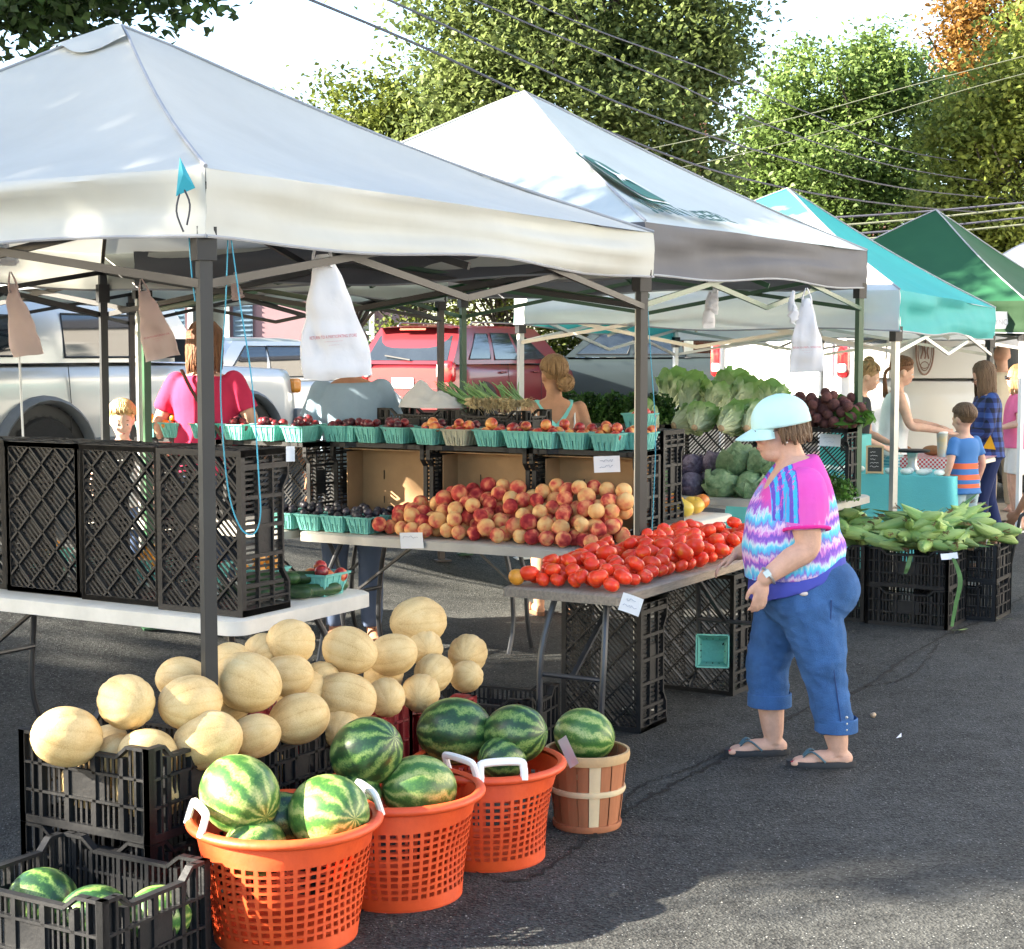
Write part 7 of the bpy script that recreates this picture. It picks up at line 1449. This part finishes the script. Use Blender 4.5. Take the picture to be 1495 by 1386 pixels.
        Lk.new(m4.outputs[2], bs.inputs[0]); bs.inputs['Roughness'].default_value = .85; bs.inputs['Specular IOR Level'].default_value = .2
        bp = N.new('ShaderNodeBump'); bp.inputs['Strength'].default_value = .35; bp.inputs['Distance'].default_value = .004; Lk.new(st.outputs[0], bp.inputs['Height']); Lk.new(bp.outputs[0], bs.inputs['Normal']); return m_
    put(fuse(s_, .008, 3, lambda p: fold(.012, 5, 3.0, 4)(p) + .007 * math.sin(p.z * 26 + p.x * 22) * sstep(1.12, .95, p.z) * sstep(-.05, .2, p.x + .1)), 'shirt', tie(), t)
    for (a, e) in ((S0, E), (S1_, E1)):
        ax = (e - a).normalized(); u = ax.orthogonal().normalized(); v = ax.cross(u); c = a.lerp(e, .695); q = MB(); q.tube([c + (u * math.cos(j * .35) + v * math.sin(j * .35)) * .091 for j in range(19)], .007, 6); q.build('cuff_piping', cloth('piping_pink', (.72, .03, .28)), t)
    u_ = MB(); torso(u_, [(.735, -.024, .188, .222), (.79, -.024, .192, .222), (.85, -.018, .180, .205)], tilt=-.36); put(fuse(u_, .010, 2, fold(.010, 6, 4, 9)), 'undershirt', cloth('undershirt_blue', (.07, .085, .42)), t)
    # cropped trousers
    p_ = MB(); torso(p_, [(.60, -.055, .145, .185), (.66, -.072, .188, .206), (.73, -.080, .205, .216), (.80, -.062, .196, .210), (.86, -.03, .170, .20)])
    chain(p_, [n1, n1.lerp(n2, .5) + Vector((-.01, 0, 0)), n2, n2.lerp(n3, .45), L(1213, 1054, .105)], [.136, .114, .090, .080, .078], flat=True); chain(p_, [f1, f1.lerp(f2, .5), f2, f2.lerp(f3, .4), L(1128, 1032, -.10)], [.120, .104, .087, .082, .082], flat=True)
    den = mat('denim_blue', (.050, .125, .30), .9, .30, 9, .5, 260, spec=.15)
    def dfold(p):
        kn = .4 + math.exp(-((p.z - .42) / .12) ** 2) + .7 * math.exp(-((p.z - .64) / .06) ** 2) + .5 * math.exp(-((p.z - .22) / .07) ** 2)
        q1 = mnoise.noise(Vector((p.x * 5 + p.z * 4, p.y * 6, p.z * 17 - p.x * 9))); q2 = mnoise.noise(Vector((p.x * 11, p.y * 11, p.z * 30 + p.x * 16 + 7)))
        return .005 * kn * (1 - abs(q1) * 2.2) + .0028 * kn * q2 + .004 * mnoise.noise(p * 5)
    put(fuse(p_, .008, 3, dfold), 'trousers', den, t)
    for c0, r_ in ((L(1213, 1048, .105), .084), (L(1128, 1027, -.10), .089)):
        q = MB(); q.lathe([(r_, -.028), (r_ + .004, -.026), (r_ + .003, .026), (r_ - .002, .030), (r_ - .006, -.024)], 36, c0); q.build('trouser_cuff', den, t)
    q = MB(); pc = L(1172, 892, 0)
    for sgn, xs_ in ((1, None),):
        pts = [(L(x, y, .0)) for x, y in ((1152, 858), (1156, 884), (1166, 902), (1184, 896), (1192, 872))]
        q.tube([Vector((p.x, .204 - .25 * (p.x + .06) ** 2, p.z)) for p in curve_pts(pts, 14)], .003, 5)
    q.build('pocket_seam', mat('seam_navy', (.02, .05, .16), .9), t)
    q = MB(); q.tube(curve_pts([L(1196, 862, .213), L(1196, 905, .205), L(1200, 950, .200), L(1207, 995, .190), L(1214, 1040, .186)], 16), .0028, 5); q.build('side_seam', MATS['seam_navy'], t)
    for i in range(3): q = MB(); q.ell(L(1222, 1032 + 9 * i, .185), (.006, .005, .006), 10, 6); q.build('cuff_button', steel, t)
    sole = mat('flipflop_sole', (.022, .024, .028), .75, .2); strapm = mat('flipflop_strap', (.06, .13, .16), .6)
    sandal(t, n3, (1, -.05, 0), 1.0, sole, strapm); sandal(t, f3, (1, .05, 0), 1.0, sole, strapm)
    # head: hair, cap, glasses
    hair(t, hc, M, k, hb, .172, 420, 31, 1.25, .02, True, .0075)
    capm = cloth('cap_aqua', (.50, .73, .71), .05, .35, 14); Mc_ = M @ Matrix.Rotation(R(4), 3, 'Y'); q = MB(); cc = hc + M @ Vector((-.012, 0, .030))
    def dome(u, v):
        az, th = 2 * math.pi * u, (.02 + .98 * v) * R(97); r_ = (.120, .101, .112); hole = 0
        p = Vector((r_[0] * math.sin(th) * math.cos(az), r_[1] * math.sin(th) * math.sin(az), r_[2] * math.cos(th) ** .9 if math.cos(th) > 0 else r_[2] * math.cos(th))); p *= 1 + .010 * abs(math.sin(3 * az)) * math.sin(th) + .012 * mnoise.noise(p * 16); return cc + Mc_ @ p
    nu, nv = 64, 18; vs = [dome(i / nu, j / nv) for j in range(nv + 1) for i in range(nu)]; fs = []
    for j in range(nv):
        for i in range(nu):
            az = ((i + .5) / nu) * 2 * math.pi; da = abs(abs(az - math.pi))
            if da < .42 and 11 <= j < 17 and ((da / .42) ** 2 + ((16.5 - j) / 6) ** 2) < 1: continue
            fs.append((j * nu + i, j * nu + (i + 1) % nu, (j + 1) * nu + (i + 1) % nu, (j + 1) * nu + i))
    q.add(vs, fs); q.v += []; cap_ = q.build('cap', capm, t, ang=70); sol = cap_.modifiers.new('s', 'SOLIDIFY'); sol.thickness = .003; sol.offset = -1
    q = MB()
    def vis(u, v, o=0):
        a = (u - .5) * 2.1; r0, r1 = .106, .106 + .092 * max(0.0, 1 - (2 * u - 1) ** 2) ** .55; r_ = lerp(r0, r1, v); return cc + Mc_ @ Vector((r_ * math.cos(a), r_ * math.sin(a) * .84, -.004 - .026 * v - .016 * (math.sin(a) ** 2) * v - .010 * v * v + o))
    q.grid(lambda u, v: vis(u, v), 18, 8); q.grid(lambda u, v: vis(1 - u, v, -.004), 18, 8); q.build('visor', capm, cap_, ang=70)
    q = MB()
    for j in range(6): q.tube([dome(j / 6 + .083, v / 12) + (dome(j / 6 + .083, v / 12) - cc).normalized() * .0008 for v in range(13 if j != 2 and j != 3 else 8)], .0016, 5)
    q.build('cap_seam', cloth('cap_thread', (.30, .58, .55)), cap_)
    q = MB(); q.ell(cc + Mc_ @ Vector((0, 0, .112)), (.008, .008, .005), 10, 6); q.build('cap_button', capm, cap_)
    g_ = MB()
    for sd in (-1, 1): g_.tube([hc + M @ Vector((.108, sd * .036 + .026 * math.cos(a), -.012 + .020 * math.sin(a))) * 1.0 for a in (2 * math.pi * j / 16 for j in range(17))], .0022, 5); g_.tube([hc + M @ Vector((.104, sd * .062, -.004)), hc + M @ Vector((.0, sd * .088, .004)), hc + M @ Vector((-.02, sd * .088, -.006))], .0022, 5)
    g_.tube([hc + M @ Vector((.110, -.010, -.008)), hc + M @ Vector((.110, .010, -.008))], .002, 5); gg = g_.build('glasses', mat('glasses_frame', (.10, .08, .06), .3, metal=.5), t)
    face_bits(t, hc, M, k, hb)
    q = MB(); q.ell(hc + M @ Vector((-.006, .088, -.05)), (.005,) * 3, 8, 6); q.build('earring', mat('pearl', (.75, .70, .64), .2), t)
    ax = (W - E).normalized(); u = ax.orthogonal().normalized(); v = ax.cross(u); wc = E.lerp(W, .90); q = MB(); q.tube([wc + (u * math.cos(j * .35) + v * math.sin(j * .35)) * .037 for j in range(19)], .006, 6); wt_ = q.build('watch_band', alloy, t)
    q = MB(); q.box(wc + Vector((.012, .036, .014)), (.026, .012, .026), Matrix((ax, Vector((0, 1, 0)), ax.cross(Vector((0, 1, 0))))).transposed()); q.build('watch_face', mat('watch_pale', (.55, .66, .68), .25), wt_, ang=30)
    q = MB(); q.ell(L(1157, 853, .212), (.018, .012, .010), 12, 8); q.build('purse', mat('purse_pale', (.60, .52, .48), .5), t)
    q = MB(); q.box(Vector((-.078, .02, 1.262)), (.004, .03, .02), Matrix.Rotation(R(-50), 3, 'Y')); q.build('shirt_label', cardw, t, ang=30)
walker()
# the cane
pt = P(1463, 888); b = MB(); top = PY(1487, 768, pt.y - .05); b.tube([Vector((pt.x, pt.y, .0)), Vector((pt.x, pt.y, .03))], [.016, .013], 10); b.tube([Vector((pt.x, pt.y, .02)), Vector((top.x, top.y, top.z))], [.010, .010], 10)
b.tube(curve_pts([top, top + Vector((.012, 0, .06)), top + Vector((.05, .0, .085)), top + Vector((.10, .01, .075))], 8), .012, 8); tag(b.build('walking_cane', MATS['frame_black']), 'black walking cane planted on the tarmac beside the corn', 'cane')
